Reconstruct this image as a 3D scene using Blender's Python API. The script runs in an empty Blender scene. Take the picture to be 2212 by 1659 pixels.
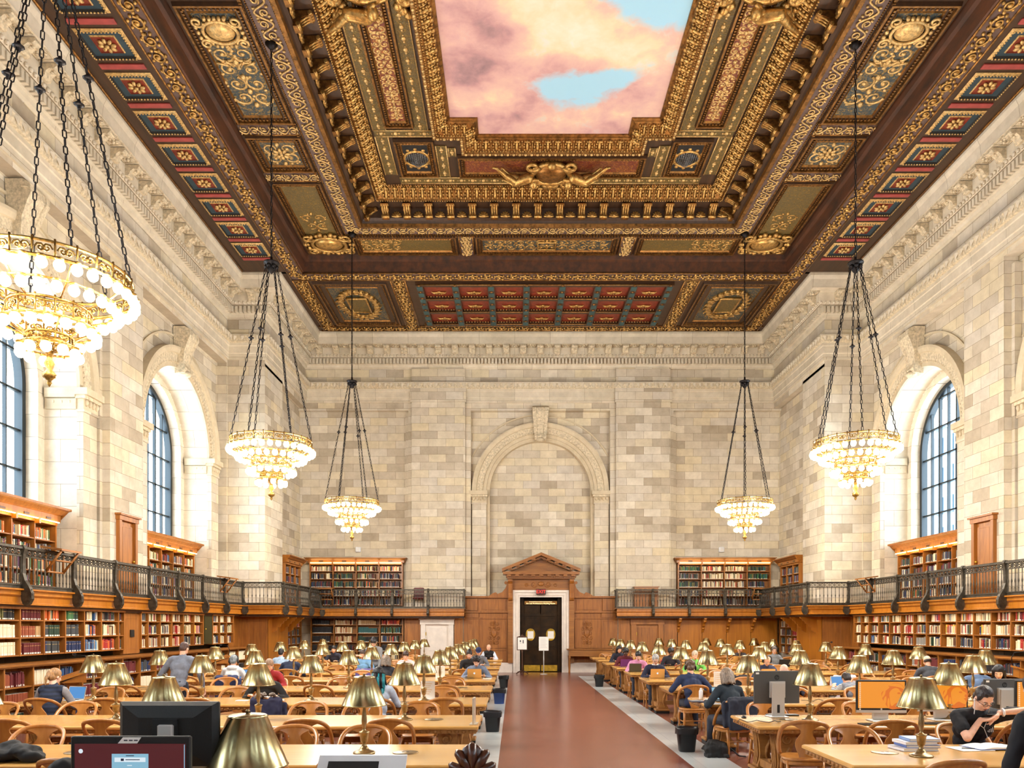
import bpy, math, random
from mathutils import Vector, Matrix
R = random.Random(7)
PI = math.pi
CHAND_W = 150.0
CX = 1.085                       # centre line of the hall
FPX = 1660.0                     # focal length in pixels of the 2212 px wide frame
VPX, VPY, EYE = 1112.0, 1352.0, 2.0
COL = bpy.context.scene.collection

def X_at(px, Y): return (px - VPX) * Y / FPX
def Z_at(py, Y): return EYE + (VPY - py) * Y / FPX

# ---------------------------------------------------------------- mesh builder
class MB:
    def __init__(self): self.v = []; self.f = []; self.m = []; self.s = []
    def face(self, idx, m=0, s=False): self.f.append(tuple(idx)); self.m.append(m); self.s.append(s)
    def quad(self, a, b, c, d, m=0, s=False):
        n = len(self.v); self.v += [tuple(a), tuple(b), tuple(c), tuple(d)]; self.face((n, n+1, n+2, n+3), m, s)
    def poly(self, pts, m=0):
        n = len(self.v); self.v += [tuple(p) for p in pts]; self.face(range(n, n+len(pts)), m)
    def box(self, x0, x1, y0, y1, z0, z1, m=0, skip=()):
        n = len(self.v)
        self.v += [(x0,y0,z0),(x1,y0,z0),(x1,y1,z0),(x0,y1,z0),(x0,y0,z1),(x1,y0,z1),(x1,y1,z1),(x0,y1,z1)]
        for k, q in enumerate(((0,3,2,1),(4,5,6,7),(0,1,5,4),(1,2,6,5),(2,3,7,6),(3,0,4,7))):
            if k not in skip: self.face([n+i for i in q], m)
        return self
    def bbox(self, x0, x1, y0, y1, z0, z1, b, m=0):
        """box with chamfered vertical edges and top rim"""
        pl = [(x0+b,y0),(x1-b,y0),(x1,y0+b),(x1,y1-b),(x1-b,y1),(x0+b,y1),(x0,y1-b),(x0,y0+b)]
        cx, cy = (x0+x1)/2, (y0+y1)/2
        kx = 1 - 2*b/max(1e-6, (x1-x0)); ky = 1 - 2*b/max(1e-6, (y1-y0))
        ins = [(cx+(p[0]-cx)*kx, cy+(p[1]-cy)*ky) for p in pl]
        rings = [(ins, z0), (pl, z0+b), (pl, z1-b), (ins, z1)]
        n = len(self.v)
        for pts, z in rings: self.v += [(p[0], p[1], z) for p in pts]
        for r in range(3):
            for i in range(8):
                j = (i+1) % 8
                self.face((n+r*8+i, n+r*8+j, n+(r+1)*8+j, n+(r+1)*8+i), m)
        self.face([n+i for i in range(7,-1,-1)], m); self.face([n+24+i for i in range(8)], m)
        return self
    def prism(self, pts, fn, lo, hi, m=0, caps=True, s=False):
        """pts 2-D outline; fn(a,b,c)->xyz, extruded c from lo to hi"""
        n = len(self.v); k = len(pts)
        self.v += [tuple(fn(a, b, lo)) for a, b in pts] + [tuple(fn(a, b, hi)) for a, b in pts]
        for i in range(k):
            j = (i+1) % k; self.face((n+i, n+j, n+k+j, n+k+i), m, s)
        if caps:
            self.face([n+i for i in range(k-1,-1,-1)], m); self.face([n+k+i for i in range(k)], m)
        return self
    def grid(self, rows, m=0, s=True, close_u=False, close_v=False):
        """rows: list of rings of xyz"""
        n = len(self.v); nr = len(rows); nc = len(rows[0])
        for r in rows: self.v += [tuple(p) for p in r]
        for i in range(nr if close_v else nr-1):
            for j in range(nc if close_u else nc-1):
                a, b = i, (i+1) % nr; c, d = j, (j+1) % nc
                self.face((n+a*nc+c, n+a*nc+d, n+b*nc+d, n+b*nc+c), m, s)
        return self
    def lathe(self, prof, seg=16, c=(0,0,0), m=0, s=True, cap=True):
        rows = [[(c[0]+r*math.cos(2*PI*i/seg), c[1]+r*math.sin(2*PI*i/seg), c[2]+z) for i in range(seg)] for r, z in prof]
        n = len(self.v); self.grid(rows, m, s, close_u=True)
        if cap:
            if prof[0][0] > 1e-4: self.face([n+i for i in range(seg-1,-1,-1)], m)
            if prof[-1][0] > 1e-4: self.face([n+(len(prof)-1)*seg+i for i in range(seg)], m)
        return self
    def tube(self, pts, r, seg=6, m=0, caps=True, closed=False, flat=None, s=True):
        """round tube along pts; r number or list; flat=(axis Vector, k) squashes along axis"""
        P = [Vector(p) for p in pts]; N = len(P)
        rad = r if isinstance(r, (list, tuple)) else [r]*N
        up = None; rows = []
        for i in range(N):
            t = (P[(i+1) % N]-P[i-1]) if closed else (P[min(i+1,N-1)]-P[max(i-1,0)])
            if t.length < 1e-9: t = Vector((0,0,1))
            t.normalize()
            if up is None:
                up = Vector((0,0,1)) if abs(t.z) < .9 else Vector((1,0,0))
            a = t.cross(up)
            if a.length < 1e-6: a = t.cross(Vector((0,1,0)))
            a.normalize(); b = a.cross(t).normalized(); up = b
            ring = []
            for k in range(seg):
                th = 2*PI*(k+.5)/seg
                o = (a*math.cos(th)+b*math.sin(th))*rad[i]
                if flat: o = o - flat[0]*(o.dot(flat[0])*(1-flat[1]))
                ring.append(tuple(P[i]+o))
            rows.append(ring)
        n = len(self.v); self.grid(rows, m, s, close_u=True, close_v=closed)
        if caps and not closed:
            self.face([n+i for i in range(seg-1,-1,-1)], m); self.face([n+(N-1)*seg+i for i in range(seg)], m)
        return self
    def ball(self, c, r, seg=10, rings=6, m=0, mat=None, s=True):
        rx, ry, rz = r if isinstance(r, (tuple, list)) else (r, r, r)
        n = len(self.v); pts = [(0,0,-1)]
        for i in range(1, rings):
            ph = -PI/2 + PI*i/rings
            for j in range(seg):
                th = 2*PI*j/seg; pts.append((math.cos(ph)*math.cos(th), math.cos(ph)*math.sin(th), math.sin(ph)))
        pts.append((0,0,1)); C = Vector(c)
        for p in pts:
            q = Vector((p[0]*rx, p[1]*ry, p[2]*rz))
            if mat is not None: q = mat @ q
            self.v.append(tuple(C+q))
        last = n+len(pts)-1
        for j in range(seg): self.face((n, n+1+(j+1)%seg, n+1+j), m, s)
        for i in range(rings-2):
            a = n+1+i*seg; b = a+seg
            for j in range(seg): self.face((a+j, a+(j+1)%seg, b+(j+1)%seg, b+j), m, s)
        a = n+1+(rings-2)*seg
        for j in range(seg): self.face((a+j, a+(j+1)%seg, last), m, s)
        return self
    def capsule(self, p, q, r0, r1, seg=10, m=0):
        p = Vector(p); q = Vector(q); d = (q-p); L = d.length
        if L < 1e-6: return self.ball(p, r0, seg, 6, m)
        d.normalize(); a = d.orthogonal().normalized(); b = d.cross(a); rows = []
        for k in range(0, 4):
            th = -PI/2 + PI/2*k/3.0+1e-3
            rows.append([tuple(p+d*(r0*math.sin(th))+(a*math.cos(2*PI*i/seg)+b*math.sin(2*PI*i/seg))*(r0*math.cos(th))) for i in range(seg)])
        for k in range(0, 4):
            th = PI/2*k/3.0-1e-3
            rows.append([tuple(q+d*(r1*math.sin(th))+(a*math.cos(2*PI*i/seg)+b*math.sin(2*PI*i/seg))*(r1*math.cos(th))) for i in range(seg)])
        n = len(self.v); self.grid(rows, m, True, close_u=True)
        self.face([n+i for i in range(seg-1,-1,-1)], m); self.face([n+7*seg+i for i in range(seg)], m)
        return self
    def add(self, o, fn=None, m=None):
        n = len(self.v)
        self.v += [tuple(fn(p)) for p in o.v] if fn else o.v
        for f, mm, s in zip(o.f, o.m, o.s): self.f.append(tuple(n+i for i in f)); self.m.append(mm if m is None else m); self.s.append(s)
        return self
    def mesh(self, name, mats):
        me = bpy.data.meshes.new(name)
        me.from_pydata(self.v, [], self.f)
        for mt in (mats if isinstance(mats, (list, tuple)) else [mats]): me.materials.append(mt)
        me.polygons.foreach_set('material_index', self.m)
        me.polygons.foreach_set('use_smooth', self.s)
        me.update(); return me
    def build(self, name, mats, parent=None, loc=None, rz=0.0):
        return place(name, self.mesh(name, mats), parent, loc, rz)

def place(name, me, parent=None, loc=None, rz=0.0, rot=None, scale=None):
    o = bpy.data.objects.new(name, me); COL.objects.link(o)
    if parent is not None: o.parent = parent
    if loc is not None: o.location = loc
    if rot is not None: o.rotation_euler = rot
    elif rz: o.rotation_euler = (0, 0, rz)
    if scale is not None: o.scale = scale
    return o
def tag(o, label, cat, group=None, kind=None):
    if label: o['label'] = label
    if cat: o['category'] = cat
    if group: o['group'] = group
    if kind: o['kind'] = kind
    return o
def thing(name, label, cat, loc=(0,0,0), rz=0.0, group=None):
    o = place(name, None, None, loc, rz); o.empty_display_size = .05
    return tag(o, label, cat, group)
def struct(o): o['kind'] = 'structure'; return o
_kids = {}
def kids(o):
    return [c for c in COL.objects if c.parent is o]
def dup(o, ch, loc, rz, label, group=None):
    """copy of thing o with copies of its parts; ch = [(part, [sub-parts])]"""
    r = o.copy(); COL.objects.link(r); r.location = loc; r.rotation_euler = (0, 0, rz); r['label'] = label
    if group: r['group'] = group
    for c, subs in ch:
        d = c.copy(); COL.objects.link(d); d.parent = r
        for g in subs:
            e = g.copy(); COL.objects.link(e); e.parent = d
    return r
def tree(o):
    k = kids(o); return [(c, kids(c)) for c in k]
ORD = ['first','second','third','fourth','fifth','sixth','seventh','eighth','ninth','tenth','eleventh','twelfth','thirteenth','fourteenth','fifteenth','sixteenth','seventeenth','eighteenth','nineteenth','twentieth']
def rotz(a): 
    c, s = math.cos(a), math.sin(a)
    return lambda p: (p[0]*c-p[1]*s, p[0]*s+p[1]*c, p[2])
def spiral(c, r0, r1, a0, turns, n=14):
    return [(c[0]+(r0+(r1-r0)*i/n)*math.cos(a0+2*PI*turns*i/n), c[1]+(r0+(r1-r0)*i/n)*math.sin(a0+2*PI*turns*i/n)) for i in range(n+1)]
def text_mesh(body, size, ext, m, align='CENTER', shear=0.0):
    cu = bpy.data.curves.new('lettering', 'FONT'); cu.body = body; cu.size = size; cu.extrude = ext
    cu.align_x = align; cu.align_y = 'CENTER'; cu.shear = shear; cu.resolution_u = 3
    o = bpy.data.objects.new('lettering', cu); COL.objects.link(o)
    dg = bpy.context.evaluated_depsgraph_get(); me = bpy.data.meshes.new_from_object(o.evaluated_get(dg))
    bpy.data.objects.remove(o); bpy.data.curves.remove(cu)
    me.materials.clear(); me.materials.append(m)
    return me

# ---------------------------------------------------------------- materials
def lin(c):
    r = []
    for x in c:
        x /= 255.0; r.append(x/12.92 if x <= .04045 else ((x+.055)/1.055)**2.4)
    return (r[0], r[1], r[2], 1.0)
M = {}
def newmat(name):
    m = bpy.data.materials.new(name); m.use_nodes = True; nt = m.node_tree
    b = nt.nodes['Principled BSDF']; M[name] = m
    return m, nt, b
def N(nt, t, **kw):
    n = nt.nodes.new(t)
    for k, v in kw.items():
        if k in n.inputs: n.inputs[k].default_value = v
        else: setattr(n, k, v)
    return n
def ramp(nt, stops, interp='LINEAR'):
    r = nt.nodes.new('ShaderNodeValToRGB'); r.color_ramp.interpolation = interp
    e = r.color_ramp.elements
    while len(e) < len(stops): e.new(.5)
    for el, (p, c) in zip(e, stops): el.position = p; el.color = c
    return r
def mat(name, c, rough=.5, metal=0.0, noise=0.0, nscale=8.0, bump=0.0, bscale=40.0, spec=None, stretch=None, coat=0.0):
    m, nt, b = newmat(name); L = nt.links
    b.inputs['Roughness'].default_value = rough; b.inputs['Metallic'].default_value = metal
    b.inputs['Base Color'].default_value = lin(c)
    if coat: b.inputs['Coat Weight'].default_value = coat; b.inputs['Coat Roughness'].default_value = .15
    if spec is not None: b.inputs['Specular IOR Level'].default_value = spec
    if noise or bump:
        tc = N(nt, 'ShaderNodeTexCoord'); src = tc.outputs['Object']
        if stretch:
            mp = N(nt, 'ShaderNodeMapping'); mp.inputs['Scale'].default_value = stretch
            L.new(src, mp.inputs['Vector']); src = mp.outputs['Vector']
    if noise:
        nz = N(nt, 'ShaderNodeTexNoise', Scale=nscale, Detail=5.0, Roughness=.6); L.new(src, nz.inputs['Vector'])
        k = [min(255, x*(1+noise)) for x in c]; d = [x*(1-noise) for x in c]
        rp = ramp(nt, [(.3, lin(d)), (.7, lin(k))]); L.new(nz.outputs['Fac'], rp.inputs['Fac']); L.new(rp.outputs['Color'], b.inputs['Base Color'])
    if bump:
        nb = N(nt, 'ShaderNodeTexNoise', Scale=bscale, Detail=4.0); L.new(src, nb.inputs['Vector'])
        bp = N(nt, 'ShaderNodeBump', Strength=bump, Distance=.01); L.new(nb.outputs['Fac'], bp.inputs['Height']); L.new(bp.outputs['Normal'], b.inputs['Normal'])
    return m
def emit(name, c, strength, sample=True):
    m, nt, b = newmat(name); b.inputs['Base Color'].default_value = lin(c)
    b.inputs['Emission Color'].default_value = lin(c); b.inputs['Emission Strength'].default_value = strength
    if not sample: m.cycles.emission_sampling = 'NONE'
    return m
def stone(name, pal, bw=.74, rh=.335, mortar=.005, joint=(128,112,88), bricks=True):
    """ashlar blocks laid in world space, courses along whichever way the wall runs"""
    m, nt, b = newmat(name); L = nt.links
    g = N(nt, 'ShaderNodeNewGeometry'); sp = N(nt, 'ShaderNodeSeparateXYZ'); L.new(g.outputs['Position'], sp.inputs[0])
    sn = N(nt, 'ShaderNodeSeparateXYZ'); L.new(g.outputs['True Normal'], sn.inputs[0])
    ab = N(nt, 'ShaderNodeMath', operation='ABSOLUTE'); L.new(sn.outputs['X'], ab.inputs[0])
    gt = N(nt, 'ShaderNodeMath', operation='GREATER_THAN'); L.new(ab.outputs[0], gt.inputs[0]); gt.inputs[1].default_value = .6
    mx = N(nt, 'ShaderNodeMix'); L.new(gt.outputs[0], mx.inputs['Factor']); L.new(sp.outputs['X'], mx.inputs[2]); L.new(sp.outputs['Y'], mx.inputs[3])
    cb = N(nt, 'ShaderNodeCombineXYZ'); L.new(mx.outputs[0], cb.inputs['X']); L.new(sp.outputs['Z'], cb.inputs['Y'])
    br = N(nt, 'ShaderNodeTexBrick', Scale=1.0, offset=.5, squash=1.0); L.new(cb.outputs[0], br.inputs['Vector'])
    br.inputs['Color1'].default_value = (0,0,0,1); br.inputs['Color2'].default_value = (1,1,1,1); br.inputs['Mortar'].default_value = (.5,.5,.5,1)
    br.inputs['Mortar Size'].default_value = mortar; br.inputs['Mortar Smooth'].default_value = .3; br.inputs['Brick Width'].default_value = bw; br.inputs['Row Height'].default_value = rh
    rp = ramp(nt, [(i/(len(pal)-1), lin(c)) for i, c in enumerate(pal)]); L.new(br.outputs['Color'], rp.inputs['Fac'])
    nz = N(nt, 'ShaderNodeTexNoise', Scale=2.3, Detail=8.0, Roughness=.68); L.new(g.outputs['Position'], nz.inputs['Vector'])
    nr = ramp(nt, [(.28, (.76,.74,.70,1)), (.72, (1.06,1.05,1.03,1))]); L.new(nz.outputs['Fac'], nr.inputs['Fac'])
    mu = N(nt, 'ShaderNodeMix', data_type='RGBA', blend_type='MULTIPLY'); mu.inputs['Factor'].default_value = 1.0
    L.new(rp.outputs['Color'], mu.inputs[6]); L.new(nr.outputs['Color'], mu.inputs[7])
    last = mu.outputs[2]
    if bricks:
        mm = N(nt, 'ShaderNodeMix', data_type='RGBA'); L.new(br.outputs['Fac'], mm.inputs['Factor']); L.new(last, mm.inputs[6]); mm.inputs[7].default_value = lin(joint); last = mm.outputs[2]
        iv = N(nt, 'ShaderNodeMath', operation='SUBTRACT'); iv.inputs[0].default_value = 1.0; L.new(br.outputs['Fac'], iv.inputs[1])
        bp = N(nt, 'ShaderNodeBump', Strength=.5, Distance=.012); L.new(iv.outputs[0], bp.inputs['Height']); L.new(bp.outputs['Normal'], b.inputs['Normal'])
    L.new(last, b.inputs['Base Color']); b.inputs['Roughness'].default_value = .75
    return m
def wood(name, dark, light, rough=.4, scale=1.0, axis='Z', bump=.15, coat=0.0):
    m, nt, b = newmat(name); L = nt.links
    tc = N(nt, 'ShaderNodeTexCoord'); mp = N(nt, 'ShaderNodeMapping')
    s = {'X': (.6,7,7), 'Y': (7,.6,7), 'Z': (7,7,.6)}[axis]; mp.inputs['Scale'].default_value = [k*scale for k in s]
    L.new(tc.outputs['Object'], mp.inputs['Vector'])
    nz = N(nt, 'ShaderNodeTexNoise', Scale=1.6, Detail=7.0, Roughness=.62, Distortion=.6); L.new(mp.outputs['Vector'], nz.inputs['Vector'])
    rp = ramp(nt, [(.25, lin(dark)), (.75, lin(light))]); L.new(nz.outputs['Fac'], rp.inputs['Fac']); L.new(rp.outputs['Color'], b.inputs['Base Color'])
    b.inputs['Roughness'].default_value = rough
    if coat: b.inputs['Coat Weight'].default_value = coat; b.inputs['Coat Roughness'].default_value = .12
    if bump:
        bp = N(nt, 'ShaderNodeBump', Strength=bump, Distance=.004); L.new(nz.outputs['Fac'], bp.inputs['Height']); L.new(bp.outputs['Normal'], b.inputs['Normal'])
    return m
def gilt(name, ground, gold, scale=9.0, lo=.47, hi=.56, bump=.8, metal=.55):
    """carved work picked out in gold: raised swirls of gold over a painted ground"""
    m, nt, b = newmat(name); L = nt.links
    tc = N(nt, 'ShaderNodeTexCoord')
    nz = N(nt, 'ShaderNodeTexNoise', Scale=scale, Detail=3.0, Roughness=.55, Distortion=2.2); L.new(tc.outputs['Object'], nz.inputs['Vector'])
    rp = ramp(nt, [(lo, (0,0,0,1)), (hi, (1,1,1,1))]); L.new(nz.outputs['Fac'], rp.inputs['Fac'])
    n2 = N(nt, 'ShaderNodeTexNoise', Scale=scale*3, Detail=4.0); L.new(tc.outputs['Object'], n2.inputs['Vector'])
    g2 = ramp(nt, [(.3, lin([x*.55 for x in gold])), (.7, lin(gold))]); L.new(n2.outputs['Fac'], g2.inputs['Fac'])
    mx = N(nt, 'ShaderNodeMix', data_type='RGBA'); L.new(rp.outputs['Color'], mx.inputs['Factor']); mx.inputs[6].default_value = lin(ground); L.new(g2.outputs['Color'], mx.inputs[7])
    L.new(mx.outputs[2], b.inputs['Base Color'])
    ml = N(nt, 'ShaderNodeMath', operation='MULTIPLY'); L.new(rp.outputs['Color'], ml.inputs[0]); ml.inputs[1].default_value = metal; L.new(ml.outputs[0], b.inputs['Metallic'])
    b.inputs['Roughness'].default_value = .42
    bp = N(nt, 'ShaderNodeBump', Strength=bump, Distance=.03); L.new(nz.outputs['Fac'], bp.inputs['Height']); L.new(bp.outputs['Normal'], b.inputs['Normal'])
    return m

stone('stone_block', [(176,163,142),(198,187,168),(212,202,182),(218,205,174),(206,198,184),(226,217,198)])
stone('stone_reveal', [(206,196,176),(218,208,188),(226,216,196)], bw=1.4, rh=.55)
stone('stone_plain', [(202,188,160),(210,196,168)], bricks=False)
stone('stone_cornice', [(206,196,174),(216,206,186),(222,212,192)], bw=1.5, rh=.9)
mat('stone_carved', (196,182,154), .8, noise=.16, nscale=14, bump=.9, bscale=22)
mat('marble_white', (226,216,204), .35, noise=.05, nscale=3)
wood('oak', (118,68,20), (176,110,40), .48, 1.0, 'Z')
wood('oak_long', (112,66,22), (170,110,46), .38, 1.0, 'Y')
wood('oak_wide', (112,66,22), (170,110,46), .38, 1.0, 'X')
wood('oak_honey', (150,88,20), (186,118,34), .36, .8, 'Z')
wood('oak_dark', (48,26,10), (84,48,20), .45, 1.0, 'Y')
wood('table_top', (204,152,78), (216,166,94), .24, .5, 'X', bump=0, coat=.4)
wood('table_side', (124,78,30), (172,118,54), .6, 1.0, 'X')
wood('chair_wood', (160,98,40), (196,134,64), .3, 1.4, 'Z', bump=0, coat=.25)
wood('shell_wood', (46,20,8), (92,44,18), .3, 2.0, 'Z', coat=.3)
wood('ceil_wood', (40,24,13), (74,48,26), .5, .8, 'Y')
wood('ceil_wood_x', (44,26,12), (80,50,25), .5, .8, 'X')
mat('ceil_fascia', (66,36,16), .6, noise=.35, nscale=3, stretch=(2,.5,2))
mat('gold', (176,138,78), .34, metal=.75, noise=.3, nscale=14)
mat('gold_pale', (196,162,104), .4, metal=.55, noise=.25, nscale=18)
mat('gold_deep', (128,90,46), .36, metal=.8, noise=.35, nscale=10)
gilt('gilt_band', (70,46,30), (190,146,78))
gilt('gilt_red', (104,40,26), (186,120,66), 7.0)
gilt('gilt_blue', (44,58,62), (178,146,84), 8.0, .5, .58)
gilt('gilt_olive', (92,76,36), (164,132,66), 10.0, .5, .6)
gilt('gilt_fine', (84,54,32), (176,126,62), 22.0, .46, .56)
mat('coffer_blue', (34,58,70), .5, noise=.15, nscale=5)
mat('coffer_teal', (40,74,76), .5, noise=.15, nscale=5)
mat('coffer_red', (118,42,22), .5, noise=.2, nscale=6)
mat('strip_red', (150,62,60), .5, noise=.12, nscale=5)
mat('strip_mauve', (92,72,66), .5, noise=.15, nscale=5)
mat('grille_mesh', (120,120,120), .35, metal=.8)
mat('black_void', (12,9,7), .7)
mat('iron', (66,60,50), .45, metal=.55, noise=.3, nscale=12, bump=.3, bscale=60)
mat('iron_black', (34,30,30), .45, metal=.7)
mat('brass', (182,168,124), .26, metal=1.0, noise=.05, nscale=5, stretch=(14,14,.4))
_b = M['brass'].node_tree.nodes['Principled BSDF']; _b.inputs['Anisotropic'].default_value = .8; _b.inputs['Anisotropic Rotation'].default_value = .25          # brushed round the cone
_t = M['brass'].node_tree.nodes.new('ShaderNodeTangent'); _t.direction_type = 'RADIAL'; _t.axis = 'Z'; M['brass'].node_tree.links.new(_t.outputs[0], _b.inputs['Tangent'])
mat('brass_base', (150,128,92), .3, metal=.9, noise=.2, nscale=9)
mat('brass_plate', (196,160,60), .3, metal=.9, noise=.15, nscale=6)
mat('chandelier_gold', (142,110,54), .36, metal=.8, noise=.3, nscale=20, bump=.5, bscale=60)
mat('window_metal', (38,46,50), .45, metal=.3)
mat('door_dark', (42,28,12), .5, noise=.35, nscale=3, spec=.15)
mat('paper', (236,232,224), .6)
mat('ink', (60,60,66), .6)
mat('black_plastic', (13,12,12), .5, bump=.15, bscale=300)
mat('grey_plastic', (74,74,74), .4)
mat('silver', (196,194,190), .35, metal=.3)
mat('white_plastic', (226,226,226), .35)
mat('bin_black', (20,22,26), .4)
mat('bin_blue', (24,58,120), .4)
mat('bag_black', (9,9,11), .7, bump=.3, bscale=14)
mat('red_vinyl', (92,22,24), .4)
mat('laptop_gold', (222,176,104), .35, metal=.35)
mat('laptop_purple', (104,42,110), .45)
mat('laptop_grey', (70,66,52), .4)
# ---------------------------------------------------------------- people
NEAR = [6.83,9.48,12.13,14.75,17.38,19.98,22.63,25.18,27.58,29.75]; TD = 1.22
def remesh(mb, vox, it, m, name):
    me = mb.mesh('raw', M['bag_black']); ob = place('raw', me)
    a = ob.modifiers.new('r','REMESH'); a.mode = 'VOXEL'; a.voxel_size = vox; a.use_smooth_shade = True
    b = ob.modifiers.new('s','SMOOTH'); b.factor = .5; b.iterations = it
    dg = bpy.context.evaluated_depsgraph_get(); me2 = bpy.data.meshes.new_from_object(ob.evaluated_get(dg)); me2.name = name
    bpy.data.objects.remove(ob); bpy.data.meshes.remove(me)
    me2.materials.clear(); me2.materials.append(m)
    me2.polygons.foreach_set('use_smooth', [True]*len(me2.polygons)); me2.polygons.foreach_set('material_index', [0]*len(me2.polygons))
    return me2
def crumple(me, amp, sc_, seed=0):
    """cloth folds: push vertices along their normals by smooth noise"""
    from mathutils import noise
    co = [v.co.copy() for v in me.vertices]; no = [v.normal.copy() for v in me.vertices]
    for v, c, n in zip(me.vertices, co, no):
        k = noise.noise(Vector((c.x*sc_+seed, c.y*sc_, c.z*sc_*.6)))+.5*noise.noise(Vector((c.x*sc_*2.3, c.y*sc_*2.3+seed, c.z*sc_*1.6)))
        v.co = c+n*(amp*k)
    me.update(); return me
def cmat(c, kind='cloth'):
    if hasattr(c,'node_tree'): return c
    k = 'person_%s_%d_%d_%d' % (kind,*c)
    if k not in M:
        if kind == 'skin':
            m = mat(k,c,.5,noise=.06,nscale=20); b = m.node_tree.nodes['Principled BSDF']; b.inputs['Subsurface Weight'].default_value = .08; b.inputs['Subsurface Radius'].default_value = (.02,.008,.004)
        elif kind == 'hair': mat(k,c,.42,noise=.35,nscale=60,bump=.6,bscale=90,stretch=(1,1,.25))
        else: mat(k,c,.8,noise=.1,nscale=12,bump=.35,bscale=9)
    return M[k]
mat('eye_white',(226,222,214),.3); mat('eye_dark',(32,22,16),.2); mat('lip',(150,82,72),.5)
SK = {'light':(226,176,148),'pale':(232,188,164),'tan':(196,142,108),'dark':(84,54,40),'asian':(226,184,150)}
def ik(s, t, l1, l2, pole):
    d = t-s; L = min(d.length, (l1+l2)*.995); u = d.normalized(); t = s+u*L
    a = (l1*l1-l2*l2+L*L)/(2*L); h = math.sqrt(max(0,l1*l1-a*a)); p = pole-u*pole.dot(u); p.normalize()
    return s+u*a+p*h, t
def hand(mb, w, fd, pn, sd, curl=.5, k=1.0, spread=1.0, point=False):
    """palm, four unequal bent fingers and a thumb off the side of the palm"""
    for o in (-.026,-.009,.009,.026): mb.capsule(w+sd*o*.75*k, w+fd*.082*k+sd*o*k, .015*k,.0135*k,8)
    for i,(ln,o) in enumerate(((.074,.03),(.084,.01),(.078,-.01),(.06,-.029))):
        p = w+fd*(.084-.004*abs(i-1.2))*k+sd*o*k; a = 0.0; c = curl*(.15 if point and i == 0 else 1.0)
        for j,(f,r0,r1) in enumerate(((.45,.0098,.009),(.31,.009,.0082),(.24,.0082,.007))):
            a += c*(.6 if j == 0 else .8); d = fd*math.cos(a)+pn*math.sin(a)+sd*(o*.8*spread)
            d.normalize(); q_ = p+d*ln*f*k*1.1; mb.capsule(p,q_,r0*k,r1*k,8); p = q_
    p = w+fd*.022*k+sd*.026*k; d = (fd*.62+sd*.66+pn*.42).normalized(); q_ = p+d*.042*k; mb.capsule(p,q_,.0135*k,.0115*k,8)
    d2 = (fd*.85+sd*.2+pn*.5).normalized(); r = q_+d2*.032*k; mb.capsule(q_,r,.0115*k,.0095*k,8); mb.capsule(r,r+d2*.022*k,.0095*k,.0078*k,8)
NP = [0]
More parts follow.
